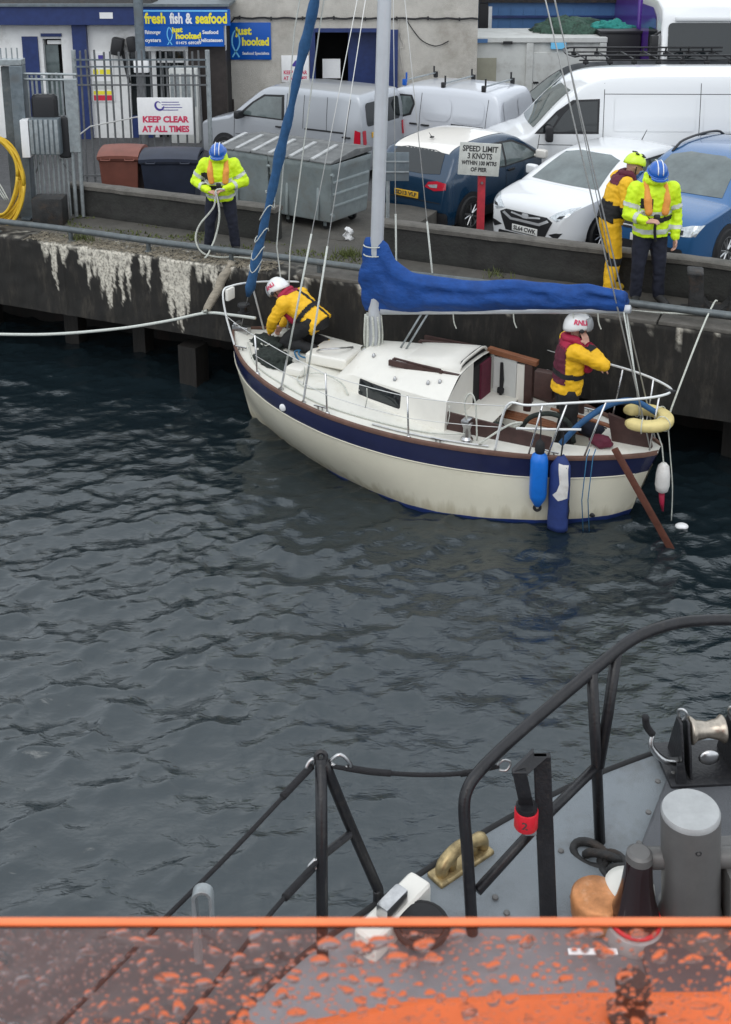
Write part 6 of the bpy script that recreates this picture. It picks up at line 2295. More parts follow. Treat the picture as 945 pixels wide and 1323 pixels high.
mb.rbox((.13, -.24, 1.90), (.05, .17, .17), .02)
mb.build('bow_light', 'cabin_white', pu)
stx = {-1: [1.06, 2.34, 3.42], 1: [2.0, 3.05, 4.1]}
tops = {-1: [Vector((.14, -.36, 1.62))], 1: [Vector((1.30, 1.05, 1.74))]}
for s in (-1, 1):
    for x in stx[s]:
        y = s * (hb(x) - .05)
        z = dz(x, y)
        mb = MB()
        mb.tube([(x, y, z), (x - .01, y + s * .02, z + .56)], .0125, 8)
        mb.lathe([(.035, 0), (.035, .012), (.02, .05)], (x, y, z), 10)
        sn = mb.build('stanchion', 'stainless', YA, smooth=True)
        tops[s].append(Vector((x - .01, y + s * .02, z + .55)))
pe = {-1: Vector((4.51, -.90, 1.46)), 1: Vector((4.75, .85, 1.50))}
for s in (-1, 1):
    pts = tops[s] + [pe[s]]
    out = []
    for a, b_ in zip(pts[:-1], pts[1:]):
        for k in range(5):
            q = a.lerp(b_, k / 5)
            q.z -= .015 * math.sin(PI * k / 5)
            out.append(q)
    out.append(pts[-1])
    wire(out, .006, 'guard_wire')
    wire([p - Vector((0, 0, .27)) for p in out[(5 if s < 0 else 3):]], .005, 'guard_wire')
pp = bpy.data.objects.new('pushpit', None)
COL.objects.link(pp)
pp.parent = YA
def ps(x, s, z): return Vector((x, s * (hb(x) + .0), z))
rail([Vector((4.40, -.95, dz(4.4, .95))), Vector((4.51, -.90, 1.46)), Vector((4.75, -.84, 1.50)), Vector((5.2, -.64, 1.55)), Vector((5.7, -.40, 1.60)), Vector((6.02, -.16, 1.62)), Vector((6.14, .04, 1.63)), Vector((6.05, .22, 1.62)), Vector((5.7, .46, 1.60)), Vector((5.2, .70, 1.55)), Vector((4.75, .85, 1.50)), Vector((4.7, .88, dz(4.7, .88)))], .0155, 'rail_tube', pp, 6, 'rail_white')
rail([Vector((4.62, -.86, 1.19)), Vector((5.0, -.70, 1.20)), Vector((5.3, -.56, 1.21))], .0155, 'rail_tube', pp, 4, 'rail_white')
for a, b_ in (((5.15, -.66, 1.54), (4.98, -.78, .86)), ((5.55, -.48, 1.585), (5.35, -.58, .86)), ((5.85, .36, 1.61), (5.8, .33, .9)), ((6.05, -.10, 1.62), (5.98, -.1, .9)), ((5.4, .62, 1.57), (5.3, .64, .87)), ((4.90, -.78, 1.51), (4.78, -.85, .88))):
    rail([Vector(a), Vector(b_)], .012, 'rail_leg', pp, 2)
mb = MB()
mb.rbox((6.14, .04, 1.64), (.12, .05, .04), .012)
mb.build('rail_joint', 'black_plastic', pp)
# ---------- rudder head, tiller, bits in the cockpit
mb = MB()
mb.tube([(5.72, .0, 1.02), (5.3, -.03, 1.10), (4.75, -.08, 1.16)], [.03, .025, .018], 8, smooth=4)
mb.build('tiller', 'teak', YA, smooth=True)
mb = MB()
mb.prism([(5.52, -.06, .90), (6.0, -.06, .90), (5.95, -.06, 1.14), (5.45, -.06, 1.24)], (0, .05, 0))
mb.build('stern_locker', 'teak_dark', YA)
mb = MB()
mb.rbox((4.55, .22, 1.33), (.24, .12, .34), .01)
mb.build('instrument_box', 'teak_dark', YA)
# sheets hanging over the port quarter
for x, y in ((5.42, -.64), (5.48, -.60)):
    wire([(x, y + .06, 1.0), (x, y - .03, .93), (x - .02, y - .06, .4), (x + .01, y - .03, -.05)], .006, 'trailing_line', 'rope_blue')

# ---------- running rigging and clutter on deck
def deck_line(pts, r, nm='deck_line', m_='rope_white'):
    mb = MB()
    mb.tube([Vector((x, y, dz(x, y) + .012 + e)) for x, y, e in pts], r, 6, smooth=5)
    return mb.build(nm, m_, YA, smooth=True)
deck_line([(.45, -.30, .02), (.9, -.75, 0), (1.5, -1.0, 0), (2.2, -1.15, .0), (3.0, -1.10, 0), (3.6, -1.0, .01), (4.02, -.95, .1)], .010, 'jib_sheet')
deck_line([(.5, .35, .02), (1.0, .75, 0), (1.8, 1.0, 0), (2.8, 1.08, 0), (4.0, .9, .05)], .010, 'jib_sheet')
deck_line([(2.3, -.75, 0), (2.1, -.6, .05), (1.75, -.55, .05), (1.55, -.75, .02), (1.75, -.9, 0), (2.0, -.8, .01)], .010, 'coiled_line')
deck_line([(1.3, -.35, .02), (1.15, -.2, .05), (1.3, -.05, .04), (1.45, -.2, .03), (1.3, -.3, .06), (1.2, -.18, .07)], .012, 'coiled_line', 'rope_blue')
deck_line([(.5, -.15, .02), (.75, -.3, .05), (.7, .1, .03), (.95, .2, .02), (1.2, .05, .02)], .010, 'deck_line')
for (x, y, w_, m_, nm) in ((4.15, -.30, .10, 'fish_net', 'kit_bag'), (5.15, .28, .12, 'cloth_navy', 'kit_bag'), (5.45, -.25, .09, 'vest_maroon', 'kit_bag')):
    bm = bmesh.new()
    bmesh.ops.create_icosphere(bm, subdivisions=3, radius=1)
    for v_ in bm.verts:
        n_ = 1 + .25 * noise.noise(v_.co * 2 + Vector((x, y, 0)))
        v_.co = Vector((v_.co.x * w_ * 1.5 * n_, v_.co.y * w_ * n_, v_.co.z * w_ * .9 * n_)) + Vector((x, y, (.755 if x < CK1 else dz(x, y)) + w_ * .75))
    me_ = bpy.data.meshes.new(nm)
    bm.to_mesh(me_)
    bm.free()
    me_.polygons.foreach_set('use_smooth', [True] * len(me_.polygons))
    me_.materials.append(MATS[m_])
    ob_ = bpy.data.objects.new(nm, me_)
    COL.objects.link(ob_)
    ob_.parent = YA
# weather cloth ties and thin lines hanging on the port guard wire
for x in (2.0, 2.9, 3.9):
    p_ = Vector((x, -(hb(x) - .03), dz(x, hb(x)) + .54))
    mb = MB()
    mb.tube([p_, p_ + Vector((.01, -.01, -.12)), p_ + Vector((-.015, -.01, -.25))], .006, 5, smooth=3)
    mb.build('hanging_tie', 'rope_white', YA, smooth=True)

# ---------- separate things carried by the yacht
def yw(x, y, z=0): return YA.matrix_basis @ Vector((x, y, z))
YA_M = Matrix.Translation((-1.85, 15.36, 0)) @ Matrix.Rotation(R(-29.6), 4, 'Z')
def yw(x, y, z=0): return YA_M @ Vector((x, y, z))
# fenders
t = thing('fender', 'bright blue inflatable fender hanging at the yacht cockpit', 'fender', yw(4.94, -(hb(4.94) + .10), .30), 0, 'fenders hanging on the yacht')
mb = MB()
mb.lathe([(.03, .0), (.05, .03), (.09, .10), (.102, .16), (.104, .40), (.102, .58), (.085, .65), (.04, .69), (.03, .70)], n=20)
mb.build('fender_body', 'fender_blue', t, smooth=True)
mb = MB()
mb.torus((0, 0, -.02), .035, .018, rotx(PI / 2), 16, 8)
mb.build('end_eye', 'rubber', t, smooth=True)
mb = MB()
mb.lathe([(.05, .67), (.06, .72), (.05, .80), (.02, .84)], n=14)
mb.build('end_cap', 'rubber', t, smooth=True)
mb = MB()
mb.tube([(0, 0, .8), (.01, .05, .95), (.0, .06, 1.18)], .008, 6)
mb.build('lanyard', 'rope_black', t)
t = thing('fender', 'long navy fabric fender with a torn pale patch beside the blue one', 'fender', yw(5.16, -(hb(5.16) + .10), .02), R(-29.6), 'fenders hanging on the yacht')
mb = MB()
rows = []
for i in range(16):
    z = .0 + .93 * i / 15
    w = .125 * (1 if z < .78 else 1 - .7 * ((z - .78) / .15) ** 1.3)
    rows.append([Vector((w * math.cos(a) * (1 + .04 * noise.noise(Vector((z * 6, a, 0)))), .085 * math.sin(a) * (w / .125), z + .015 * math.cos(a) + .01 * math.sin(a * 2))) for a in np.linspace(0, 2 * PI, 21)])
mb.sheet(rows)
mb.add(rows[0][:-1], [tuple(range(20))])
mb.add(rows[-1][:-1], [tuple(range(20))])
bvf = bvh_of(mb)
mb.build('fender_body', 'fender_navy', t, smooth=True)
patch(bvf, [(.0, .86), (.10, .84), (.115, .60), (.11, .44), (.02, .40), (-.05, .46), (.0, .52), (.03, .62)], 'y+', -1, .006, 4).build('torn_patch', 'fender_white', t, smooth=True)
mb = MB()
mb.tube([(0, 0, .92), (0, .04, 1.05), (0, .05, 1.2)], .01, 6)
mb.build('lanyard', 'rope_black', t)
mb = MB()
mb.tube([(.12, -.02, .42), (.14, -.03, .28), (.13, -.03, .18)], .007, 5)
mb.build('loose_cord', 'rope_black', t)
t = thing('fender', 'small white fender with a red tail hanging behind the stern', 'fender', yw(6.16, -.10, .30), 0, 'fenders hanging on the yacht')
mb = MB()
mb.lathe([(.03, .12), (.07, .15), (.085, .22), (.082, .36), (.065, .46), (.03, .50)], n=16)
mb.build('fender_body', 'fender_white', t, smooth=True)
mb = MB()
mb.tube([(0, 0, .13), (.01, 0, 0), (.03, 0, -.12)], [.035, .03, .012], 8)
mb.build('red_tail', 'vest_red', t, smooth=True)
mb = MB()
mb.tube([(0, 0, .48), (-.03, .02, .7), (-.12, .05, .95)], .008, 6)
mb.build('lanyard', 'rope_white', t)
# horseshoe lifebuoy
t = thing('horseshoe_lifebuoy', 'cream yellow horseshoe lifebuoy hung flat at the yacht stern', 'lifebuoy', yw(5.90, -.10, 1.31), R(-29.6) + R(20))
mb = MB()
n = 30
rows = []
for i in range(n + 1):
    a = R(-140) + R(280) * i / n
    c = Vector((.235 * math.cos(a) * 1.05, .235 * math.sin(a), 0))
    rd = Vector((math.cos(a), math.sin(a), 0))
    sc_ = 1.0 if 1 < i < n - 1 else (.7 if i in (0, n) else .93)
    rows.append([c + rd * (.085 * math.copysign(abs(math.cos(b)) ** .7, math.cos(b))) * sc_ + Vector((0, 0, .062 * math.copysign(abs(math.sin(b)) ** .7, math.sin(b)) * sc_)) for b in np.linspace(0, 2 * PI, 17)])
mb.sheet(rows)
mb.add(rows[0][:-1], [tuple(range(16))])
mb.add(rows[-1][:-1], [tuple(range(16))])
mb.build('buoy_ring', 'buoy_cream', t, smooth=True)
for a in (-100, -35, 40, 110):
    mb = MB()
    c = Vector((.245 * math.cos(R(a)), .235 * math.sin(R(a)), 0))
    mb.torus(c, .088, .006, Matrix.Rotation(R(a), 3, 'Z') @ rotx(PI / 2), 18, 5)
    mb.build('strap', 'rope_white', t)
mb = MB()
mb.tube([(.26, -.1, -.05), (.30, -.12, -.35), (.36, -.10, -.8), (.38, -.08, -1.25)], .0065, 6, smooth=4)
mb.build('trailing_rope', 'rope_white', t, smooth=True)
# blue hose bowed over the stern
t = thing('blue_hose', 'dark blue hose bowed over the stern rail to the lifebuoy', 'hose')
mb = MB()
mb.tube([yw(5.05, -.52, .95), yw(5.25, -.40, 1.22), yw(5.5, -.2, 1.42), yw(5.75, -.08, 1.48), yw(6.0, 0, 1.36)], .036, 10, smooth=8)
mb.build('hose', 'jib_blue', t, smooth=True)
t = thing('green_hose', 'dark green hose arched behind the blue fender in the cockpit', 'hose')
mb = MB()
mb.tube([yw(4.45, -.28, .9), yw(4.6, -.33, 1.12), yw(4.85, -.3, 1.2), yw(5.05, -.25, 1.1), yw(5.1, -.2, .85)], .03, 8, smooth=6)
mb.build('hose', 'fish_net', t, smooth=True)
# brown plank over the port quarter
t = MB()
a, b_ = yw(5.72, -.62, 1.10), yw(6.50, -.55, -.12)
d = (b_ - a)
q = d.to_track_quat('Z', 'Y').to_matrix()
t.rbox((a + b_) / 2, (.035, .08, d.length), .012, rot=q)
t.xf(Matrix.Translation(-a))
o = t.build('wooden_plank', 'plank_brown')
o.location = a
tag(o, 'reddish brown wooden plank slanting from the yacht stern into the water', 'plank')
# dark net heap on the foredeck
def blob(name, label, cat, loc, s, m_, seed, rz=0):
    me = bpy.data.meshes.new(name)
    bm = bmesh.new()
    bmesh.ops.create_icosphere(bm, subdivisions=4, radius=1)
    for v in bm.verts:
        n_ = 1 + .3 * noise.noise(v.co * 2 + Vector((seed, 0, 0))) + .25 * noise.noise(v.co * 5 + Vector((0, seed, 0))) + .12 * noise.noise(v.co * 11)
        v.co = Vector((v.co.x * s[0] * n_, v.co.y * s[1] * n_, max(-.02, v.co.z) * s[2] * n_))
    bm.to_mesh(me)
    bm.free()
    me.polygons.foreach_set('use_smooth', [True] * len(me.polygons))
    me.materials.append(MATS[m_])
    o = bpy.data.objects.new(name, me)
    COL.objects.link(o)
    o.location = loc
    o.rotation_euler = (0, 0, rz)
    return tag(o, label, cat)
blob('net_bundle', 'dark green net bundle lying on the port foredeck', 'net', yw(.98, -.48, dz(.98, .5) - .01), (.34, .20, .13), 'fish_net', 2, R(-50))
blob('net_bundle', 'smaller dark net bundle at the feet of the kneeling crewman', 'net', yw(.66, -.12, dz(.66, .1) - .01), (.26, .16, .12), 'fish_net', 5, R(-20))
# small things bobbing by the stern
o = MB().ball((0, 0, 0), (.08, .06, .04), 14, 8).build('float', 'sign_white', smooth=True)
o.location = P(881, 680, .01)
tag(o, 'small white float on the water behind the stern', 'float')
# ================================================================== PEOPLE  (local frame: facing +y, right hand +x, up z)
def cap_add(mb, p0, r0, p1, r1, n=12):
    p0, p1 = Vector(p0), Vector(p1)
    d = p1 - p0
    L_ = d.length
    if L_ < 1e-6: d, L_ = Vector((0, 0, 1)), 1e-6
    t = d / L_
    pts, rs = [], []
    for a in (80, 55, 28): 
        pts.append(p0 - t * r0 * math.sin(R(a)))
        rs.append(r0 * math.cos(R(a)))
    k = max(1, int(L_ / .06))
    for i in range(k + 1):
        pts.append(p0.lerp(p1, i / k))
        rs.append(r0 + (r1 - r0) * i / k)
    for a in (28, 55, 80):
        pts.append(p1 + t * r1 * math.sin(R(a)))
        rs.append(r1 * math.cos(R(a)))
    mb.tube(pts, rs, n)
def chain(mb, pts, rs):
    for i in range(len(pts) - 1): cap_add(mb, pts[i], rs[i], pts[i + 1], rs[i + 1])
def loft(mb, secs, fwd=(0, 1, 0), n=20):
    """stack of ellipses (centre, half width across, half depth)"""
    fwd = Vector(fwd)
    rows = []
    m = len(secs)
    for i, (c, rx, ry) in enumerate(secs):
        c = Vector(c)
        t = (Vector(secs[min(i + 1, m - 1)][0]) - Vector(secs[max(i - 1, 0)][0])).normalized()
        rt = fwd.cross(t).normalized() * -1
        f = t.cross(rt).normalized() * -1
        rows.append([c + rt * rx * math.copysign(abs(math.cos(a)) ** .85, math.cos(a)) + f * ry * math.sin(a) for a in [2 * PI * k / n for k in range(n + 1)]])
    mb.sheet(rows)
    mb.add(rows[0][:-1], [tuple(range(n))])
    mb.add(rows[-1][:-1], [tuple(range(n - 1, -1, -1))])
def remesh(mb, voxel, smooth_it=4, crease=0.0, seed=0):
    me = bpy.data.meshes.new('tmp')
    me.from_pydata([tuple(p) for p in mb.v], [], mb.f)
    bm = bmesh.new()
    bm.from_mesh(me)
    bmesh.ops.remove_doubles(bm, verts=bm.verts, dist=1e-5)
    bmesh.ops.recalc_face_normals(bm, faces=bm.faces)
    bm.to_mesh(me)
    bm.free()
    out = eval_mesh(me, [('REMESH', dict(mode='VOXEL', voxel_size=voxel, use_smooth_shade=True)), ('SMOOTH', dict(factor=.5, iterations=smooth_it))])
    bpy.data.meshes.remove(me)
    if crease:
        nv = len(out.vertices)
        cos = np.empty(nv * 3, dtype=np.float32)
        nos = np.empty(nv * 3, dtype=np.float32)
        out.vertices.foreach_get('co', cos)
        out.vertex_normals.foreach_get('vector', nos)
        cos, nos = cos.reshape(-1, 3), nos.reshape(-1, 3)
        for i in range(nv):
            c = Vector(cos[i])
            a = noise.noise(Vector((c.x * 9 + seed, c.y * 9, c.z * 13))) + .6 * noise.noise(Vector((c.x * 22, c.y * 22 + seed, c.z * 26)))
            b_ = abs(noise.noise(Vector((c.x * 6, c.y * 6, c.z * 10 + seed))))
            cos[i] += nos[i] * (crease * (a - 1.2 * max(0, .25 - b_) * 2))
        out.vertices.foreach_set('co', cos.ravel())
    out.polygons.foreach_set('use_smooth', [True] * len(out.polygons))
    return out
def put(name, me, m_, parent):
    me.name = name
    me.materials.clear()
    me.materials.append(MATS[m_])
    o = bpy.data.objects.new(name, me)
    COL.objects.link(o)
    o.parent = parent
    return o
def cut(name, src, test, m_, parent, off=.004):
    """piece of cloth: the faces of a garment that pass the test, lifted a little"""
    bm = bmesh.new()
    bm.from_mesh(src)
    bm.normal_update()
    kill = [f for f in bm.faces if not test(f.calc_center_median())]
    bmesh.ops.delete(bm, geom=kill, context='FACES')
    for v in bm.verts: v.co = v.co + v.normal * off
    me = bpy.data.meshes.new(name)
    bm.to_mesh(me)
    bm.free()
    if len(me.polygons) == 0:
        return None
    me.polygons.foreach_set('use_smooth', [True] * len(me.polygons))
    return put(name, me, m_, parent)
def seg_t(c, a, b):
    d = b - a
    t = (c - a).dot(d) / d.length_squared
    return t, (c - (a + d * t)).length
def hand(mb, wr, d, n, side, curl=.8):
    """palm and five fingers; d = along the hand, n = towards the palm side, side = which way the thumb leaves"""
    wr, d, n = Vector(wr), Vector(d).normalized(), Vector(n)
    n = (n - d * n.dot(d)).normalized()
    s = d.cross(n).normalized() * side
    for k in (-1, 0, 1): cap_add(mb, wr + s * .018 * k, .018, wr + d * .075 + s * .026 * k, .016, 8)
    for k, (ln, off) in enumerate(((.066, 1.4), (.076, .5), (.072, -.45), (.056, -1.35))):
        b0 = wr + d * .082 + s * .0215 * off
        d1 = (d * math.cos(curl * .6) + n * math.sin(curl * .6)).normalized()
        p1 = b0 + d1 * ln * .5
        d2 = (d * math.cos(curl * 1.7) + n * math.sin(curl * 1.7)).normalized()
        p2 = p1 + d2 * ln * .5
        cap_add(mb, b0, .0105, p1, .0098, 8)
        cap_add(mb, p1, .0098, p2, .0085, 8)
    t0 = wr + d * .025 + s * .034
    t1 = t0 + (d * .6 + s * .7 + n * .3).normalized() * .04
    cap_add(mb, t0, .014, t1, .0115, 8)
    cap_add(mb, t1, .0115, t1 + (d * .8 + n * .6).normalized() * .032, .0095, 8)
def person(label, loc, rz, J, kit):
    t = thing('person', label, 'person', loc, R(rz))
    V3 = lambda k: Vector(J[k])
    hip, chest, neck, head = V3('hip'), V3('chest'), V3('neck'), V3('head')
    face = Vector(J.get('face', (0, 1, 0))).normalized()
    up = (head - neck).normalized()
    up = (up - face * up.dot(face)).normalized()
    right = face.cross(up).normalized()
    fw = Vector(J.get('fwd', (0, 1, 0)))
    k = 1.0
    # ---- body: one continuous skin surface from head to feet
    mb = MB()
    HR = Matrix((right, face, up)).transposed()
    mb.ball(head, (.078, .098, .115), 16, 12, rot=HR)
    mb.ball(head + face * .035 - up * .055, (.058, .062, .062), 14, 10, rot=HR)        # jaw
    cap_add(mb, head + face * .095 + up * .012, .011, head + face * .112 - up * .022, .015, 8)   # nose
    for s in (-1, 1): mb.ball(head + right * s * .08 - face * .005 - up * .01, (.014, .022, .034), 8, 6, rot=HR)
    cap_add(mb, neck - up * .03, .056, head - up * .06, .052)
    chain(mb, [hip, chest, neck], [.10, .11, .05])
    for s, q in ((1, 'R'), (-1, 'L')):
        sh, el, wr = V3('sh' + q), V3('el' + q), V3('wr' + q)
        chain(mb, [chest, sh, el, wr], [.06, .045, .037, .027])
        hd = Vector(J['hd' + q])
        hand(mb, wr + (wr - el).normalized() * .012, hd, Vector(J['hn' + q]), s, J.get('curl', .9))
        chain(mb, [hip, V3('hp' + q), V3('kn' + q), V3('an' + q)], [.07, .065, .05, .038])
        cap_add(mb, V3('an' + q), .035, V3('to' + q), .03)
    body = put('body', remesh(mb, .0085, 3), 'skin', t)
    # eyes and mouth
    for s in (-1, 1):
        mb = MB()
        mb.ball(head + face * .088 + right * s * .032 + up * .012, .011, 8, 6)
        mb.build('eye', 'black_plastic', t)
    # ---- trousers
    mb = MB()
    rl = kit.get('leg', (.115, .105, .082, .075))
    loft(mb, [(hip + Vector((0, 0, .10)), .165, .125), (hip + Vector((0, 0, .02)), .175, .135), (hip - Vector((0, 0, .07)), .165, .13)], fw)
    for q in 'RL': chain(mb, [V3('hp' + q), V3('hp' + q).lerp(V3('kn' + q), .5), V3('kn' + q), V3('an' + q) + (V3('kn' + q) - V3('an' + q)).normalized() * .03], list(rl))
    tr = remesh(mb, .014, 3, .007, 3)
    trousers = put('trousers', tr, kit['trousers'], t)
    # ---- boots
    for q in 'RL':
        mb = MB()
        an, to = V3('an' + q), V3('to' + q)
        chain(mb, [an + (V3('kn' + q) - an).normalized() * kit.get('boot_h', .12), an, to], [.062, .058, .045])
        put('boot', remesh(mb, .012, 3), kit['boots'], t)
    # ---- jacket
    mb = MB()
    up_t = (neck - hip).normalized()
    g = kit.get('girth', 1.0)
    shR, shL = V3('shR'), V3('shL')
    hem = kit.get('hem', .06)
    loft(mb, [(hip - up_t * hem, .205 * g, .165 * g), (hip + up_t * .06, .205 * g, .165 * g), (hip.lerp(chest, .5), .205 * g, .16 * g), (chest, .22 * g, .165 * g), (chest.lerp(neck, .5), .20 * g, .145 * g), (neck - up_t * .02, .12, .11), (neck + up_t * .03, .085, .085)], fw)
    for q in 'RL':
        sh, el, wr = V3('sh' + q), V3('el' + q), V3('wr' + q)
        chain(mb, [chest.lerp(sh, .55), sh, sh.lerp(el, .5), el, el.lerp(wr, .55), wr - (wr - el).normalized() * .02], [.11, .098 * g, .088 * g, .074 * g, .066 * g, .052 * g])
    if kit.get('hood'):
        loft(mb, [(neck - fw * .05 + up_t * .0, .13, .09), (neck - fw * .06 + up_t * .06, .135, .095), (neck - fw * .065 + up_t * .12, .11, .07)], fw)
        mb.torus(neck + up_t * .045, .105, .042, Vector((0, 0, 1)).rotation_difference(up_t).to_matrix(), 20, 8)
    jk = remesh(mb, .012, 3, kit.get('crease', .011), 7)
    jacket = put('jacket', jk, kit['jacket'], t)
    ax = (neck - hip).normalized()
    for name, m_, fn in kit.get('cuts', []):
        cut(name, jk, fn, m_, t)
    for name, m_, fn in kit.get('leg_cuts', []):
        cut(name, tr, fn, m_, t)
    if kit.get('retro'):
        for h in (.02, .24):
            def test(c, h=h):
                q = c - hip
                return abs(q.dot(ax) - h) < .027 and (q - ax * q.dot(ax)).length < .232 and min(seg_t(c, V3('el' + s), V3('wr' + s))[1] for s in 'RL') > .07
            cut('reflective_band', jk, test, 'retro', t, .005)
        for s in 'RL':
            for a, b_, f in (('sh', 'el', .62), ('el', 'wr', .55)):
                A, B = V3(a + s), V3(b_ + s)
                Ln = (B - A).length
                def test(c, A=A, B=B, f=f, Ln=Ln):
                    tt, dd = seg_t(c, A, B)
                    return abs((tt - f) * Ln) < .026 and dd < .12
                cut('reflective_band', jk, test, 'retro', t, .005)
    # ---- life jacket: two chest lobes joined behind the neck
    if 'vest' in kit:
        mb = MB()
        front = chest + fw * .13
        w_ = kit.get('vest_r', .055)
        nk = neck + up_t * .02
        for s in (-1, 1):
            rv = Vector((1, 0, 0)) * s if abs(fw.x) < .5 else Vector((0, 1, 0)) * s
            chain(mb, [nk - fw * .09 + rv * .03, nk + rv * .105 - fw * .0, chest + up_t * .05 + rv * .115 + fw * .14, hip.lerp(chest, .72) + rv * .10 + fw * .165], [w_ * .8, w_ * .85, w_ * 1.1, w_ * 1.1])
        put('life_jacket', remesh(mb, .012, 4, .004, 2), kit['vest'], t)
        # waist belt and back strap
        def belt(c):
            q = c - hip
            h = kit.get('belt_h', .17)
            return abs(q.dot(ax) - h) < .03 and (q - ax * q.dot(ax)).length < .235 and min(seg_t(c, V3('el' + s), V3('wr' + s))[1] for s in 'RL') > .075
        cut('harness_belt', jk, belt, 'cloth_black', t, .009)
        mb = MB()
        mb.rbox(hip.lerp(chest, .5) + fw * .185, (.07, .04, .10), .015)
        mb.build('buckle', 'black_plastic', t)
    if kit.get('tether'):
        mb = MB()
        mb.tube([hip.lerp(chest, .55) + fw * .20, hip.lerp(chest, .2) + fw * .22 + Vector((.03, 0, 0)), hip + fw * .2 - Vector((0, 0, .10))], .018, 6, smooth=4)
        mb.build('harness_strap', 'cloth_black', t)
    # ---- helmet
    hm = MB()
    rows = []
    hr = kit.get('helmet_r', (.118, .140, .130))
    c0 = head + up * .025 - face * .008
    nA = 26
    for i in range(11):
        th = R(100 if kit.get('helmet_deep') else 88) * i / 10
        rows.append([c0 + right * hr[0] * math.sin(th) * math.cos(a) + face * hr[1] * math.sin(th) * math.sin(a) + up * (hr[2] * math.cos(th) - (.05 * max(0, -math.sin(a)) * (i / 10) ** 3)) for a in [2 * PI * k_ / nA for k_ in range(nA + 1)]])
    hm.sheet(rows)
    helm = hm.build('helmet', kit['helmet'], t, smooth=True)
    so = helm.modifiers.new('s', 'SOLIDIFY')
    so.thickness = .012
    so.offset = -1
    if kit.get('brim'):
        mb = MB()
        mb.torus(c0 + up * .0, .118, .012, HR @ Matrix.Diagonal((1, 1.14, 1)), 26, 6)
        rr = [c0 + right * .10 * math.cos(a) + face * (.13 + .05 * math.sin(a)) + up * (.0 - .012 * math.sin(a)) for a in np.linspace(.15, PI - .15, 9)]
        mb.sheet([[p - face * .03 + up * .012 for p in rr], rr, [p - up * .012 - face * .01 for p in rr]])
        mb.build('helmet_peak', kit['helmet'], helm, smooth=True)
        mb = MB()
        for dx in (-.03, .03):
            mb.tube([c0 + right * dx + face * hr[1] * math.sin(a) * 1.01 + up * hr[2] * math.cos(a) * 1.01 for a in np.linspace(-.9, 1.2, 9)], .007, 5)
        mb.build('helmet_stripe', kit.get('stripe', 'helmet_white'), helm, smooth=True)
    if kit.get('vents'):
        for dx in (-.05, .0, .05):
            for aa in (-.3, .35):
                mb = MB()
                p = c0 + right * dx * 1.3 + face * hr[1] * math.sin(aa) + up * hr[2] * math.cos(aa) * (1 - abs(dx) * 1.6)
                mb.ball(p, (.012, .03, .012), 10, 6, rot=HR)
                mb.build('helmet_vent', 'black_plastic', helm)
    if kit.get('visor'):
        mb = MB()
        rows = []
        for th in np.linspace(R(48), R(104), 7):
            rows.append([c0 + right * (hr[0] + .012) * math.sin(th) * math.cos(a) + face * (hr[1] + .018) * math.sin(th) * math.sin(a) + up * (hr[2] + .012) * math.cos(th) for a in np.linspace(R(28), R(152), 14)])
        mb.sheet(rows)
        vz = mb.build('visor', 'visor', helm, smooth=True)
        so = vz.modifiers.new('s', 'SOLIDIFY')
        so.thickness = .004
        for s in (-1, 1):
            mb = MB()
            mb.ball(c0 + right * s * (hr[0] + .004) - up * .03 + face * .02, (.012, .026, .026), 12, 8, rot=HR)
            mb.build('visor_hinge', 'black_plastic', helm)
    if kit.get('letters'):
        for s in (-1, 1):
            def fn(v, s=s):
                a = v.x / .125 * s
                e = v.y / .125 + .42
                d_ = right * s * math.cos(e) * math.cos(a) + face * (-1 if s > 0 else -1) * math.sin(a) * (-1) * math.cos(e) * 1 + up * math.sin(e)
                return c0 + right * d_.dot(right) * (hr[0] + .006) + face * d_.dot(face) * (hr[1] + .006) + up * d_.dot(up) * (hr[2] + .006)
            text(helm, 'RNLI', .062, Matrix.Identity(4), 'sign_text_red', .003, .125, name='lettering', fn=fn)
    mb = MB()
    mb.tube([c0 + right * .10 - up * .03, head + right * .06 - up * .10 + face * .03, head - up * .118 + face * .045, head - right * .06 - up * .10 + face * .03, c0 - right * .10 - up * .03], .007, 5, smooth=4)
    mb.build('chin_strap', 'cloth_black', t, smooth=True)
    return t

coast = dict(jacket='hi_vis', trousers='cloth_navy', boots='boot', helmet='helmet_blue', brim=True, vest='orange_vest', retro=True, hood=True, girth=1.06, tether=True, vest_r=.045)
# man with the rope loop, at the left
J1 = dict(hip=(0, 0, .90), chest=(0, .06, 1.24), neck=(0, .09, 1.43), head=(0, .15, 1.55), face=(0, .86, -.5), fwd=(0, 1, .0),
          shR=(.20, .06, 1.37), elR=(.36, .05, 1.11), wrR=(.13, .30, 1.02), shL=(-.20, .06, 1.37), elL=(-.36, .05, 1.11), wrL=(-.10, .31, 1.05),
          hdR=(-.8, .5, -.1), hnR=(0, -.3, -1), hdL=(.8, .5, -.1), hnL=(0, -.3, -1),
          hpR=(.11, 0, .86), knR=(.17, .05, .48), anR=(.20, 0, .09), toR=(.24, .16, .04), hpL=(-.11, 0, .86), knL=(-.17, .05, .48), anL=(-.20, 0, .09), toL=(-.24, .16, .04))
k1 = dict(coast)
k1['cuts'] = [('jacket_panel', 'cloth_black', lambda c: c.x > .10 and c.x < .26 and 1.10 < c.z < 1.26 and c.y > .10)]
M1 = P(288, 326, ZQ)
person('person in yellow high visibility jacket and blue helmet handling a rope loop at left', (M1.x, M1.y, ZQ), 180, J1, k1)
t1 = Matrix.Translation((M1.x, M1.y, ZQ)) @ Matrix.Rotation(PI, 4, 'Z')
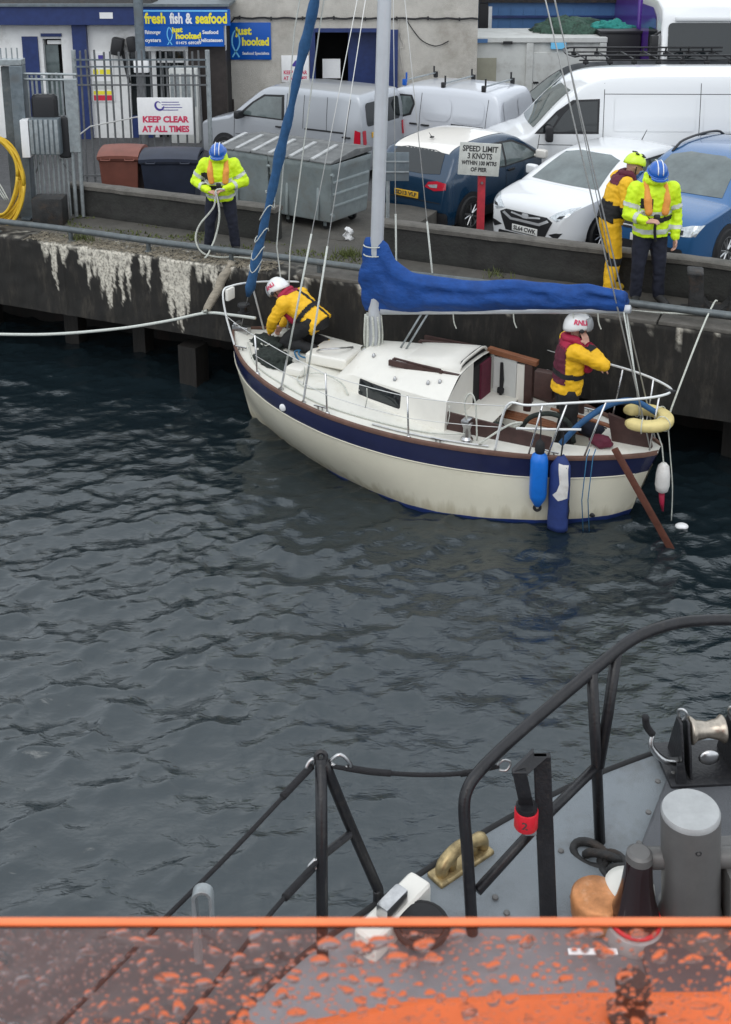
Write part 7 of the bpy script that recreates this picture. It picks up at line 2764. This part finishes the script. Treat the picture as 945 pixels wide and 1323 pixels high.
rope('hand_line', 'pale rope hanging in a loop from the hands of the man at left', [t1 @ Vector(p) for p in ((-.10, .36, 1.06), (.02, .37, 1.04), (.06, .36, .80), (.28, .36, .52), (.34, .38, .30), (.24, .42, .12), (.02, .44, .06), (-.25, .42, .05), (-.5, .5, .05))], .014, 'rope_white', 8)
rope('hand_line', 'second pale rope hanging straight down from the same hands', [t1 @ Vector(p) for p in ((.02, .37, 1.04), (-.02, .38, .7), (.04, .40, .38), (.14, .5, .14), (.18, .62, .10))], .014, 'rope_white', 8)

# man in blue helmet at the right
J2 = dict(hip=(0, 0, .93), chest=(0, .02, 1.28), neck=(0, .05, 1.49), head=(0.0, .11, 1.62), face=(.10, .88, -.45), fwd=(0, 1, 0),
          shR=(.22, .03, 1.42), elR=(.31, .06, 1.13), wrR=(.16, .28, 1.10), shL=(-.22, .03, 1.42), elL=(-.30, .02, 1.10), wrL=(-.27, .12, .84),
          hdR=(-.7, .6, .2), hnR=(0, -.5, -1), hdL=(.05, .25, -1), hnL=(.9, .1, 0),
          hpR=(.10, 0, .88), knR=(.13, .03, .48), anR=(.13, -.02, .09), toR=(.16, .15, .04), hpL=(-.10, 0, .88), knL=(-.13, .03, .48), anL=(-.15, 0, .09), toL=(-.20, .17, .04), curl=.6)
k2 = dict(coast)
k2['cuts'] = [('jacket_panel', 'cloth_black', lambda c: .05 < c.x < .19 and 1.22 < c.z < 1.34 and c.y > .12)]
M2 = P(834, 392, ZQ)
person('person in yellow high visibility jacket and blue helmet standing at right', (M2.x, M2.y, ZQ), 186, J2, k2).scale = (1.07, 1.07, 1.09)

# crew member in yellow drysuit and lime helmet, in profile behind him
J3 = dict(hip=(0, -.04, .95), chest=(0, .06, 1.30), neck=(0, .15, 1.50), head=(0, .23, 1.61), face=(0, .92, -.38), fwd=(0, 1, 0),
          shR=(.20, .08, 1.42), elR=(.27, .06, 1.13), wrR=(.18, .26, 1.02), shL=(-.20, .10, 1.42), elL=(-.25, .22, 1.16), wrL=(-.10, .40, 1.20),
          hdR=(-.3, .9, .1), hnR=(-.5, 0, -1), hdL=(.4, .8, .3), hnL=(.5, 0, -1),
          hpR=(.10, -.04, .90), knR=(.11, .02, .49), anR=(.11, -.05, .09), toR=(.13, .12, .04), hpL=(-.10, -.04, .90), knL=(-.11, .06, .49), anL=(-.11, .02, .09), toL=(-.12, .19, .04))
k3 = dict(jacket='suit_yellow', trousers='suit_yellow', boots='boot_yellow', helmet='helmet_lime', vents=True, vest='vest_maroon', girth=1.0, boot_h=.30, hem=.02, belt_h=.1,
          cuts=[('black_panel', 'cloth_black', lambda c: (1.0 < c.z < 1.16 and c.x > .12 and -.12 < c.y < .06) or (c.y < -.07 and c.z < 1.2)), ('collar', 'vest_maroon', lambda c: c.z > 1.40 and abs(c.x) < .17)],
          leg_cuts=[('knee_panel', 'cloth_black', lambda c: c.x > 0 and .40 < c.z < .50), ('knee_panel', 'cloth_black', lambda c: c.x < 0 and .40 < c.z < .50)])
M3 = q2w(9.42, .98, ZQ)
person('person in yellow and black drysuit with lime helmet standing beside the parapet', (M3.x, M3.y, ZQ), -84, J3, k3).scale = (1.06, 1.06, 1.09)

# crew member standing in the cockpit, hand raised to the visor
J4 = dict(hip=(0, 0, .93), chest=(0, .03, 1.27), neck=(0, .05, 1.48), head=(0, .09, 1.62), face=(0, .99, -.1), fwd=(0, 1, 0),
          shR=(.20, .03, 1.40), elR=(.25, .33, 1.26), wrR=(.14, .17, 1.46), shL=(-.20, .03, 1.40), elL=(-.24, .16, 1.15), wrL=(-.18, .35, 1.08),
          hdR=(-.3, -.25, .9), hnR=(-.9, -.3, -.2), hdL=(.1, .8, -.3), hnL=(0, 0, -1),
          hpR=(.10, 0, .88), knR=(.12, .03, .48), anR=(.12, -.02, .09), toR=(.14, .15, .04), hpL=(-.10, 0, .88), knL=(-.12, .03, .48), anL=(-.12, -.02, .09), toL=(-.14, .15, .04), curl=.5)
k4 = dict(jacket='suit_yellow', trousers='cloth_black', boots='boot_yellow', helmet='helmet_white', helmet_deep=True, visor=True, letters=True, vest='vest_red', girth=1.0, helmet_r=(.135, .152, .145), vest_r=.06, boot_h=.2,
          cuts=[('collar', 'vest_red', lambda c: c.z > 1.40 and abs(c.x) < .18), ('back_panel', 'vest_maroon', lambda c: c.y < -.06 and 1.0 < c.z < 1.42 and abs(c.x) < .2), ('cuff', 'cloth_black', lambda c: seg_t(c, Vector(J4['elR']), Vector(J4['wrR']))[0] > .72 and seg_t(c, Vector(J4['elR']), Vector(J4['wrR']))[1] < .09)])
p4 = yw(4.90, .02, .46)
person('crew member in yellow jacket, red life jacket and white helmet standing in the cockpit', tuple(p4), -88, J4, k4).scale = (1.12, 1.12, 1.08)
pk = bpy.data.objects['person.003'] if 'person.003' in bpy.data.objects else None

# crew member kneeling at the bow
J5 = dict(hip=(0, -.08, .40), chest=(0, .20, .60), neck=(0, .37, .69), head=(0, .49, .74), face=(0, .72, -.69), fwd=(0, .58, -.81),
          shR=(.20, .28, .66), elR=(.26, .42, .42), wrR=(.14, .54, .20), shL=(-.20, .28, .66), elL=(-.26, .42, .42), wrL=(-.14, .54, .20),
          hdR=(-.2, .5, -.8), hnR=(-.6, -.5, -.3), hdL=(.2, .5, -.8), hnL=(.6, -.5, -.3),
          hpR=(.11, -.03, .42), knR=(.16, .30, .12), anR=(.14, -.14, .07), toR=(.14, -.28, .05), hpL=(-.11, -.03, .42), knL=(-.16, .30, .12), anL=(-.14, -.14, .07), toL=(-.14, -.28, .05))
k5 = dict(jacket='suit_yellow', trousers='cloth_black', boots='boot_yellow', helmet='helmet_white', helmet_deep=True, visor=True, letters=True, vest='vest_red', girth=1.0, helmet_r=(.135, .152, .145), vest_r=.055, boot_h=.16,
          cuts=[('collar', 'vest_red', lambda c: (c - Vector((0, .37, .69))).length < .17), ('back_strap', 'cloth_black', lambda c: abs(c.x - .02) < .024 and c.y < .35 and c.z > .48)])
p5 = yw(1.24, .10, dz(1.24, .1))
person('crew member in yellow jacket and white helmet kneeling on the foredeck', tuple(p5), 62, J5, k5).scale = (1.08, 1.08, 1.06)
# ================================================================== LIFEBOAT in the foreground
ZL = 2.4
LB = thing('lifeboat', 'dark grey foredeck of the lifeboat the picture is taken from', 'boat')
port = [(-2.2, 1.0), (-1.5, 2.4), (-.75, 3.6), (-.35, 4.12), (.0, 4.43), (.28, 4.66), (.67, 4.96), (1.15, 5.24), (1.63, 5.45), (2.1, 5.60), (2.6, 5.66), (3.1, 5.60)]
pp_ = [Vector((x, y, ZL + .0 + max(0, (x - .6)) * .055)) for x, y in port]
pp_ = crom(pp_, 5)
inn = lambda p: Vector((3.2 + .1 * (p.x), p.y - 2.6 + .2 * p.x, ZL + .02))
# deck
mb = MB()
rows = []
ends = [Vector((.6, -.6, ZL)), Vector((4.9, 4.2, ZL + .1))]
for i, p in enumerate(pp_):
    k = i / (len(pp_) - 1)
    e = ends[0].lerp(ends[1], k)
    rows.append([p.lerp(e, j / 10) + Vector((0, 0, .03 * math.sin(PI * j / 10))) for j in range(11)])
mb.sheet(rows)
mb.build('deck', 'deck_grey', LB, smooth=True)
# hull side under the gunwale, tucked in
mb = MB()
rows = [[p + Vector((-.02, .02, .0)) for p in pp_], [p + Vector((.02, -.05, -.5)) for p in pp_], [Vector((p.x + .25, p.y - .35, 1.0)) for p in pp_], [Vector((p.x + .6, p.y - .8, -.3)) for p in pp_]]
mb.sheet(rows)
mb.build('hull_side', 'hull_navy', LB, smooth=True)
# gunwale: black rubbing strip, then pale edge
mb = MB()
mb.tube([p + Vector((-.01, .01, -.012)) for p in pp_], .022, 10)
mb.build('rubbing_strip', 'rubber', LB, smooth=True)
# pale fender block near the camera end of the gunwale
mb = MB()
a, b_ = P(470, 1225, ZL + .05), P(545, 1147, ZL + .05)
d = (b_ - a)
an = math.atan2(d.y, d.x)
mb.rbox((a + b_) / 2, (d.length, .13, .15), .03, 3, rot=rotz(an))
mb.build('gunwale_block', 'cabin_white', LB)
mb = MB()
c_ = P(507, 1168, ZL + .15)
mb.rbox(c_, (.16, .07, .09), .015, rot=rotz(an))
mb.build('fairlead_plate', 'steel', LB)
# raised centre deck
mb = MB()
poly = [Vector((1.30, 4.62, 0)), Vector((1.62, 5.22, 0)), Vector((1.80, 5.30, 0)), Vector((2.6, 5.2, 0)), Vector((3.6, 4.4, 0)), Vector((3.0, 3.4, 0)), Vector((1.6, 3.2, 0)), Vector((1.22, 3.9, 0))]
mb.prism([Vector((p.x, p.y, ZL + .01)) for p in poly], (0, 0, .10))
mb.build('raised_deck', 'deck_dark', LB, bevel=.02)
# hatch rim left of the post: black round lid
mb = MB()
mb.torus(PY(545, 1195, 4.28), .115, .018, rotz(0), 24, 8)
mb.lathe([(.11, 0), (.105, .02), (.02, .03)], PY(545, 1195, 4.28), 24)
mb.build('vent_cowl', 'rubber', LB)
# ---- mooring bitts: big grey post with cross pin
bt = bpy.data.objects.new('mooring_bitt', None)
COL.objects.link(bt)
bt.parent = LB
bp_ = P(893, 1186, ZL + .1)
bt.location = bp_
bt.rotation_euler = (0, R(-4.5), 0)
mb = MB()
mb.lathe([(.165, .0), (.15, .02), (.137, .05), (.132, .10), (.132, .575), (.130, .585)], n=36)
mb.build('post', 'bitt_grey', bt)
mb = MB()
mb.lathe([(.130, .580), (.131, .597), (.124, .610), (.0, .612)], n=36)
mb.build('cap', 'bitt_cap', bt)
mb = MB()
mb.tube([(-.26, .02, .34), (.34, -.02, .34)], .048, 16)
mb.build('cross_pin', 'bitt_grey', bt, smooth='auto')
mb = MB()
mb.rbox((.28, .02, .16), (.28, .26, .32), .03)
mb.build('side_lug', 'bitt_grey', bt)
mb = MB()
mb.torus((0, -.131, .49), .011, .003, rotx(PI / 2), 12, 5)
mb.build('stamp_ring', 'black_plastic', bt)
mb = MB()
mb.lathe([(.21, 0), (.21, .012), (.165, .02)], n=32)
mb.build('base_flange', 'bitt_grey', bt)
# ---- dark red lamp dome
lm = bpy.data.objects.new('deck_lamp', None)
COL.objects.link(lm)
lm.parent = LB
lm.location = P(820, 1188, ZL + .12)
mb = MB()
mb.lathe([(.105, .0), (.112, .025), (.105, .06), (.088, .12), (.073, .20), (.064, .28), (.058, .355), (.050, .372), (.03, .378)], n=32)
mb.build('lens', 'bulb_red', lm, smooth=True)
mb = MB()
mb.torus((0, 0, .01), .112, .012, n=32, k=8)
mb.build('red_gasket', 'tag_red', lm, smooth=True)
mb = MB()
mb.lathe([(.13, -.12), (.14, -.05), (.13, -.01), (.11, .0)], n=28)
mb.build('collar', 'bitt_cap', lm)
mb = MB()
mb.lathe([(.062, .34), (.058, .372), (.045, .382), (.0, .384)], n=24)
mb.build('cap', 'bitt_grey', lm)
# ---- copper dome and white vent beside it
cd = bpy.data.objects.new('copper_vent', None)
COL.objects.link(cd)
cd.parent = LB
cd.location = P(770, 1188, ZL + .03)
mb = MB()
rows = []
mb.lathe([(.10, 0), (.118, .04), (.124, .11), (.121, .135), (.108, .150), (.05, .156), (0, .157)], n=28)
mb.build('dome', 'copper', cd, smooth=True)
mb = MB()
mb.lathe([(.095, .0), (.12, .10), (.115, .13), (.07, .15), (.0, .155)], (.16, .05, .02), 24)
mb.build('white_cowl', 'cabin_white', cd, smooth=True)
# ---- brass fairlead
bf = bpy.data.objects.new('brass_fairlead', None)
COL.objects.link(bf)
bf.parent = LB
bf.location = P(596, 1118, ZL)
bf.rotation_euler = (0, 0, R(38))
mb = MB()
pts = [(-.13, .0, .02), (-.12, 0, .075), (-.05, 0, .115), (.02, 0, .12), (.07, 0, .10), (.13, 0, .085), (.15, 0, .03)]
mb.tube(pts, [.03, .036, .034, .03, .03, .036, .03], 10, smooth=4)
mb.rbox((0, 0, .012), (.36, .11, .03), .012)
mb.tube([(-.07, 0, .02), (-.06, 0, .10)], .026, 8)
mb.tube([(.08, 0, .02), (.07, 0, .10)], .024, 8)
mb.build('fairlead_horn', 'brass', bf, smooth=True)
# ---- chain lying on deck
ch = bpy.data.objects.new('anchor_chain', None)
COL.objects.link(ch)
ch.parent = LB
path = crom([P(752, 1098, ZL + .03), P(768, 1110, ZL + .03), P(790, 1104, ZL + .05), P(786, 1118, ZL + .04), P(806, 1128, ZL + .06), P(830, 1130, ZL + .05)], 8)
acc, last, cnt = 0, path[0], 0
for i in range(1, len(path)):
    acc += (path[i] - path[i - 1]).length
    if acc > .098:
        acc = 0
        c = (path[i] + last) / 2
        d = (path[i] - last).normalized()
        q = d.to_track_quat('X', 'Z').to_matrix() @ rotx(PI / 2 * (cnt % 2) + .4)
        mb = MB()
        ring = []
        for a in np.linspace(0, 2 * PI, 21):
            ring.append(c + q @ Vector((.092 * math.cos(a), .055 * math.sin(a), 0)))
        mb.tube(ring[:-1] + [ring[0]], .0215, 8, cap=False)
        mb.build('link', 'iron', ch, smooth=True)
        last = path[i]
        cnt += 1
# ---- bow roller
br = bpy.data.objects.new('bow_roller', None)
COL.objects.link(br)
br.parent = LB
rb = P(908, 985, ZL + .12)
br.location = rb
br.rotation_euler = (0, 0, R(4))
for x in (-.155, -.115, .125, .165):
    mb = MB()
    mb.prism([(x, -.13, 0), (x, .13, 0), (x, .09, .13), (x, .035, .28), (x, -.03, .28), (x, -.08, .16)], (.016, 0, 0))
    mb.build('cheek_plate', 'black_paint', br, bevel=.006)
mb = MB()
mb.lathe([(.070, -.095), (.074, -.085), (.055, -.06), (.042, 0), (.055, .06), (.074, .085), (.070, .095)], (.005, 0, .21), 24, roty(PI / 2))
mb.build('roller', 'roller_steel', br, smooth=True)
mb = MB()
mb.ball((.0, -.08, .10), (.06, .02, .045), 14, 8)
mb.build('roller_keeper', 'steel', br, smooth=True)
for x in (-.135, .145):
    mb = MB()
    mb.tube([(x, .02, .26), (x - .02, .02, .32), (x, .0, .345), (x + .02, -.01, .32), (x, 0, .27)], .008, 6, smooth=4)
    mb.build('shackle', 'steel', br, smooth=True)
mb = MB()
mb.tube([(-.15, -.05, .06), (-.24, -.06, .08), (-.31, -.05, .16), (-.30, -.03, .22)], [.022, .02, .016, .012], 8, smooth=4)
mb.build('hook', 'steel', br, smooth=True)
mb = MB()
mb.tube([(-.30, -.03, .22), (-.335, -.02, .27), (-.345, -.02, .33)], .02, 7, smooth=3)
mb.build('hook_lashing', 'rope_black', br, smooth=True)
for x in (-.17, .17):
    mb = MB()
    mb.prism([(x - .03, -.16, -.02), (x + .03, -.16, -.02), (x + .02, -.13, .1), (x - .02, -.13, .1)], (0, .02, 0))
    mb.rbox((x, -.165, -.03), (.06, .05, .04), .01)
    mb.build('foot_bracket', 'black_paint', br)
mb = MB()
mb.rbox((0, 0, -.01), (.46, .34, .03), .01)
mb.build('base_plate', 'black_paint', br)
# ---- tubular bow rail
rl = bpy.data.objects.new('bow_rail', None)
COL.objects.link(rl)
rl.parent = LB
YQ = 4.45
foot = P(610, 1194, ZL)
A0 = P(610, 1210, ZL)
def rp(px, py, Y): return PY(px, py, Y)
# the rail stands over the port deck edge: its foot nearest the camera, its crown further off
pts = [rp(611, 1230, 4.30), rp(609, 1180, 4.33), rp(604, 1100, 4.36), rp(600, 1045, 4.40), rp(605, 1018, 4.44), rp(622, 994, 4.50), rp(662, 955, 4.62), rp(720, 905, 4.78), rp(780, 855, 4.92), rp(815, 828, 5.0), rp(850, 812, 5.06), rp(890, 803, 5.10), rp(945, 801, 5.12), rp(1020, 806, 5.1)]
mb = MB()
mb.tube(pts, .028, 14, smooth=6)
mb.build('top_rail', 'black_paint', rl, smooth=True)
mb = MB()
mb.tube([rp(765, 868, 4.88), rp(771, 985, 4.86), rp(776, 1100, 4.84)], .028, 12)
mb.build('upright', 'black_paint', rl, smooth=True)
mb = MB()
mb.tube([rp(797, 843, 4.96), rp(786, 920, 4.91), rp(774, 990, 4.86)], .028, 12)
mb.build('brace', 'black_paint', rl, smooth=True)
mb = MB()
mb.tube([rp(771, 990, 4.86), rp(700, 1060, 4.62), rp(617, 1151, 4.35)], .024, 12)
mb.build('mid_rail', 'black_paint', rl, smooth=True)
# flat bar gallows with the red numbered tag
mb = MB()
a = rp(701, 978, 4.50)
b_ = rp(711, 1230, 4.33)
w = .040
mb.prism([a + Vector((-w, 0, 0)), a + Vector((w, 0, 0)), b_ + Vector((w, 0, 0)), b_ + Vector((-w, 0, 0))], (0, .03, 0))
mb.build('flat_bar', 'black_paint', rl, bevel=.004)
mb = MB()
c = rp(672, 1003, 4.42)
mb.prism([a + Vector((-w, -.003, .0)), a + Vector((w * .6, -.003, .0)), c + Vector((.03, 0, -.0)), c + Vector((-.035, 0, 0)), c + Vector((-.035, 0, .02)), a + Vector((-w, -.003, .03))], (0, .028, 0))
e = rp(681, 1040, 4.42)
mb.prism([c + Vector((-.035, -.002, .02)), c + Vector((.03, -.002, .02)), e + Vector((.030, -.002, 0)), e + Vector((-.035, -.002, 0))], (0, .034, 0))
mb.build('gallows_arm', 'black_paint', rl, bevel=.003)
tg = bpy.data.objects.new('numbered_drum', None)
COL.objects.link(tg)
tg.parent = rl
tg.location = rp(680, 1057, 4.42)
mb = MB()
mb.lathe([(.052, -.045), (.055, -.04), (.055, .045), (.052, .05), (.0, .05)], n=28)
mb.build('drum', 'tag_red', tg, smooth='auto')
mb = MB()
mb.lathe([(.05, .048), (.05, .072), (.03, .074)], n=24)
mb.build('drum_cap', 'black_paint', tg)
def drumfn(v):
    a_ = v.x / .055 - .25
    return Vector((math.sin(a_) * .0562, -math.cos(a_) * .0562, v.y))
text(tg, '2', .055, Matrix.Identity(4), 'sign_text_black', .001, fn=drumfn)
mb = MB()
mb.rbox((.02, 0, -.065), (.06, .05, .03), .01)
mb.build('clip', 'steel', tg)
# snap hook where the guard line meets the rail
mb = MB()
mb.tube([rp(642, 990, 4.55), rp(650, 982, 4.55), rp(660, 985, 4.56), rp(655, 995, 4.55), rp(645, 995, 4.55)], .006, 6, smooth=4)
mb.build('snap_hook', 'steel', rl, smooth=True)
# ---- A-shaped stanchion on the port edge with guard lines
sa = bpy.data.objects.new('gate_stanchion', None)
COL.objects.link(sa)
sa.parent = LB
ytop = 4.55
mb = MB()
mb.tube([rp(415, 980, 4.42), rp(416, 1100, 4.30), rp(417, 1240, 4.18)], .027, 12)
mb.build('upright', 'black_paint', sa, smooth=True)
mb = MB()
mb.tube([rp(419, 984, 4.42), rp(450, 1060, 4.47), rp(484, 1138, 4.52), rp(489, 1152, 4.52), rp(488, 1178, 4.50)], .026, 12, smooth=4)
mb.build('strut', 'black_paint', sa, smooth=True)
mb = MB()
mb.tube([rp(416, 1106, 4.30), rp(452, 1078, 4.45)], .019, 10)
mb.build('cross_bar', 'black_paint', sa)
mb = MB()
mb.torus(rp(415, 978, 4.42), .022, .012, rotx(1.2), 16, 8)
mb.build('top_eye', 'black_paint', sa)
def line(pts, r, nm, m_='rope_black', k=6):
    mb = MB()
    mb.tube(pts, r, 7, smooth=k)
    return mb.build(nm, m_, LB, smooth=True)
line([rp(430, 990, 4.42), rp(470, 996, 4.44), rp(540, 1001, 4.48), rp(600, 999, 4.52), rp(645, 990, 4.55)], .0105, 'guard_line')
line([rp(448, 992, 4.43), rp(480, 997, 4.44), rp(505, 999, 4.46)], .0155, 'line_sleeve')
line([rp(595, 1000, 4.52), rp(615, 997, 4.53)], .0145, 'line_sleeve')
line([rp(403, 990, 4.42), rp(300, 1100, 4.05), rp(190, 1210, 3.7), rp(60, 1340, 3.3)], .0105, 'guard_line')
line([rp(403, 990, 4.42), rp(365, 1030, 4.28)], .0175, 'line_sleeve')
line([rp(411, 1112, 4.28), rp(372, 1155, 4.12), rp(330, 1205, 3.9), rp(230, 1330, 3.4)], .0105, 'guard_line')
line([rp(404, 1122, 4.26), rp(368, 1160, 4.1)], .0185, 'line_sleeve')
for pts in ([(403, 993, 4.42), (406, 981, 4.42), (400, 984, 4.41), (396, 993, 4.40), (403, 993, 4.42)], [(426, 984, 4.42), (440, 975, 4.42), (454, 989, 4.43), (440, 992, 4.43), (428, 987, 4.42)], [(408, 1110, 4.28), (411, 1118, 4.28), (404, 1124, 4.27), (399, 1120, 4.27), (408, 1110, 4.28)]):
    line([rp(*p) for p in pts], .0085, 'snap_hook', 'steel', 4)
# pale bracket at the left
mb = MB()
bc = PY(262, 1190, 3.75)
arc = []
for a_ in np.linspace(PI, 0, 9): arc.append((.034 * math.cos(a_), .034 * math.sin(a_)))
out = [(-.042, -.22)] + [(x * 1.25, z * 1.25 + .10) for x, z in arc] + [(.042, -.05), (.03, -.05)] + [(x * .75, z * .75 + .10) for x, z in arc[::-1]] + [(-.012, -.22)]
mb.prism([bc + Vector((x, 0, z)) for x, z in out], (.0, .05, 0))
mb.build('bracket', 'galv', LB, smooth='auto', bevel=.003)
mb = MB()
mb.tube([bc + Vector((0, -.004, .01)), bc + Vector((0, -.01, .01))], .012, 8)
mb.build('bracket_bolt', 'galv_dark', LB)
# white label plate on the deck
mb = MB()
mb.rbox(P(766, 1229, ZL + .12), (.22, .03, .008), .003)
mb.build('label_plate', 'sign_white', LB)
# bolt heads along the raised deck and round the fittings
for px, py in ((850, 1010), (838, 1050), (826, 1090), (935, 1120), (870, 1000), (640, 1160), (655, 1180), (740, 1160), (725, 1100)):
    mb = MB()
    mb.lathe([(.016, 0), (.015, .008), (.009, .012)], P(px, py, ZL + (.115 if px > 800 else .02)), 8)
    mb.build('bolt_head', 'bitt_grey', LB)
# ---- orange wheelhouse roof below the spray screen
ro = bpy.data.objects.new('wheelhouse', None)
COL.objects.link(ro)
ro.parent = LB
ZR = 5.72
fe = [P(px, py, ZR) for px, py in ((120, 1372), (335, 1318), (540, 1278), (760, 1270), (1000, 1268), (1300, 1280))]
mb = MB()
poly = [Vector((p.x, p.y, ZR - .10)) for p in fe] + [Vector((1.4, -.8, ZR - .10)), Vector((-1.2, -.8, ZR - .10))]
mb.prism(poly, (0, 0, .10))
mb.build('roof', 'orange_paint', ro, bevel=.02)
mb = MB()
poly = [Vector((p.x * .98, p.y - .06, ZL - .02)) for p in fe] + [Vector((1.3, -.7, ZL - .02)), Vector((-1.1, -.7, ZL - .02))]
mb.prism(poly, (0, 0, ZR - ZL - .09))
mb.build('front_wall', 'orange_paint', ro)
mb = MB()
fp = P(815, 1312, ZR)
mb.lathe([(.028, 0), (.03, .01), (.02, .02), (.018, .045), (.022, .05), (.015, .06), (.0, .062)], fp, 16)
mb.build('roof_fitting', 'iron', ro)
# ---- spray screen: clear sheet with orange edging, covered in water drops
sc = bpy.data.objects.new('spray_screen', None)
COL.objects.link(sc)
sc.parent = LB
YT = .80
tA, tB = PY(-220, 1199, YT), PY(1200, 1199, YT)
hgt = .42
lean = .10          # leans away from the wheel towards its top
up_s = Vector((0, lean, 1)).normalized()
nrm = Vector((0, -1, lean)).normalized()
topz = tA.z
mb = MB()
q0, q1 = tA - up_s * hgt, tB - up_s * hgt
th = .006
mb.add([q0, q1, tB, tA, q0 - nrm * th, q1 - nrm * th, tB - nrm * th, tA - nrm * th], [(0, 1, 2, 3), (4, 7, 6, 5), (0, 4, 5, 1), (1, 5, 6, 2), (2, 6, 7, 3), (3, 7, 4, 0)])
mb.build('clear_sheet', 'perspex', sc, smooth=False)
mb = MB()
mb.rbox(((tA.x + tB.x) / 2, YT + .004, topz + .0025), (tB.x - tA.x, .007, .0032), .0012)
mb.build('edging', 'orange_edge', sc)
# drops
random.seed(5)
def drop(mb, c, rx, rz_, h, seed):
    vs, fs = [], []
    n, m = 12, 4
    fa = nrm
    xa = Vector((1, 0, 0))
    for i in range(m):
        th_ = PI / 2 * i / m
        for k_ in range(n):
            a = 2 * PI * k_ / n
            wob = 1 + .18 * math.sin(2 * a + seed) + .12 * math.sin(3 * a + 2 * seed)
            vs.append(c + xa * rx * wob * math.cos(th_) * math.cos(a) + up_s * (rz_ * wob * math.cos(th_) * math.sin(a) - .25 * rz_ * math.sin(th_)) + fa * h * math.sin(th_))
    top_i = len(vs)
    vs.append(c + fa * h - up_s * .25 * rz_)
    for i in range(m - 1):
        for k_ in range(n): fs.append((i * n + k_, i * n + (k_ + 1) % n, (i + 1) * n + (k_ + 1) % n, (i + 1) * n + k_))
    for k_ in range(n): fs.append(((m - 1) * n + k_, (m - 1) * n + (k_ + 1) % n, top_i))
    fs.append(tuple(range(n - 1, -1, -1)))
    mb.add(vs, fs)
mb = MB()
placed = []
for i in range(6500):
    x = random.uniform(tA.x + .12, tB.x - .12)
    v = random.uniform(.004, .135)
    dens = .55 + .35 * noise.noise(Vector((x * 9, v * 20, 1)))
    if random.random() > dens: continue
    r_ = .0010 + .0072 * random.random() ** 3.0
    if any((x - a) ** 2 + (v - b_) ** 2 < (r_ + c_ + .0006) ** 2 for a, b_, c_ in placed[-900:]): continue
    placed.append((x, v, r_))
    c = Vector(((x), tA.y, tA.z)) - up_s * v + nrm * .0002
    drop(mb, c, r_ * random.uniform(.9, 1.45), r_ * random.uniform(.8, 1.05), r_ * random.uniform(.26, .4), random.uniform(0, 6))
o = mb.build('water_drops', 'water_drop', sc, smooth='auto')
o['kind'] = 'stuff'
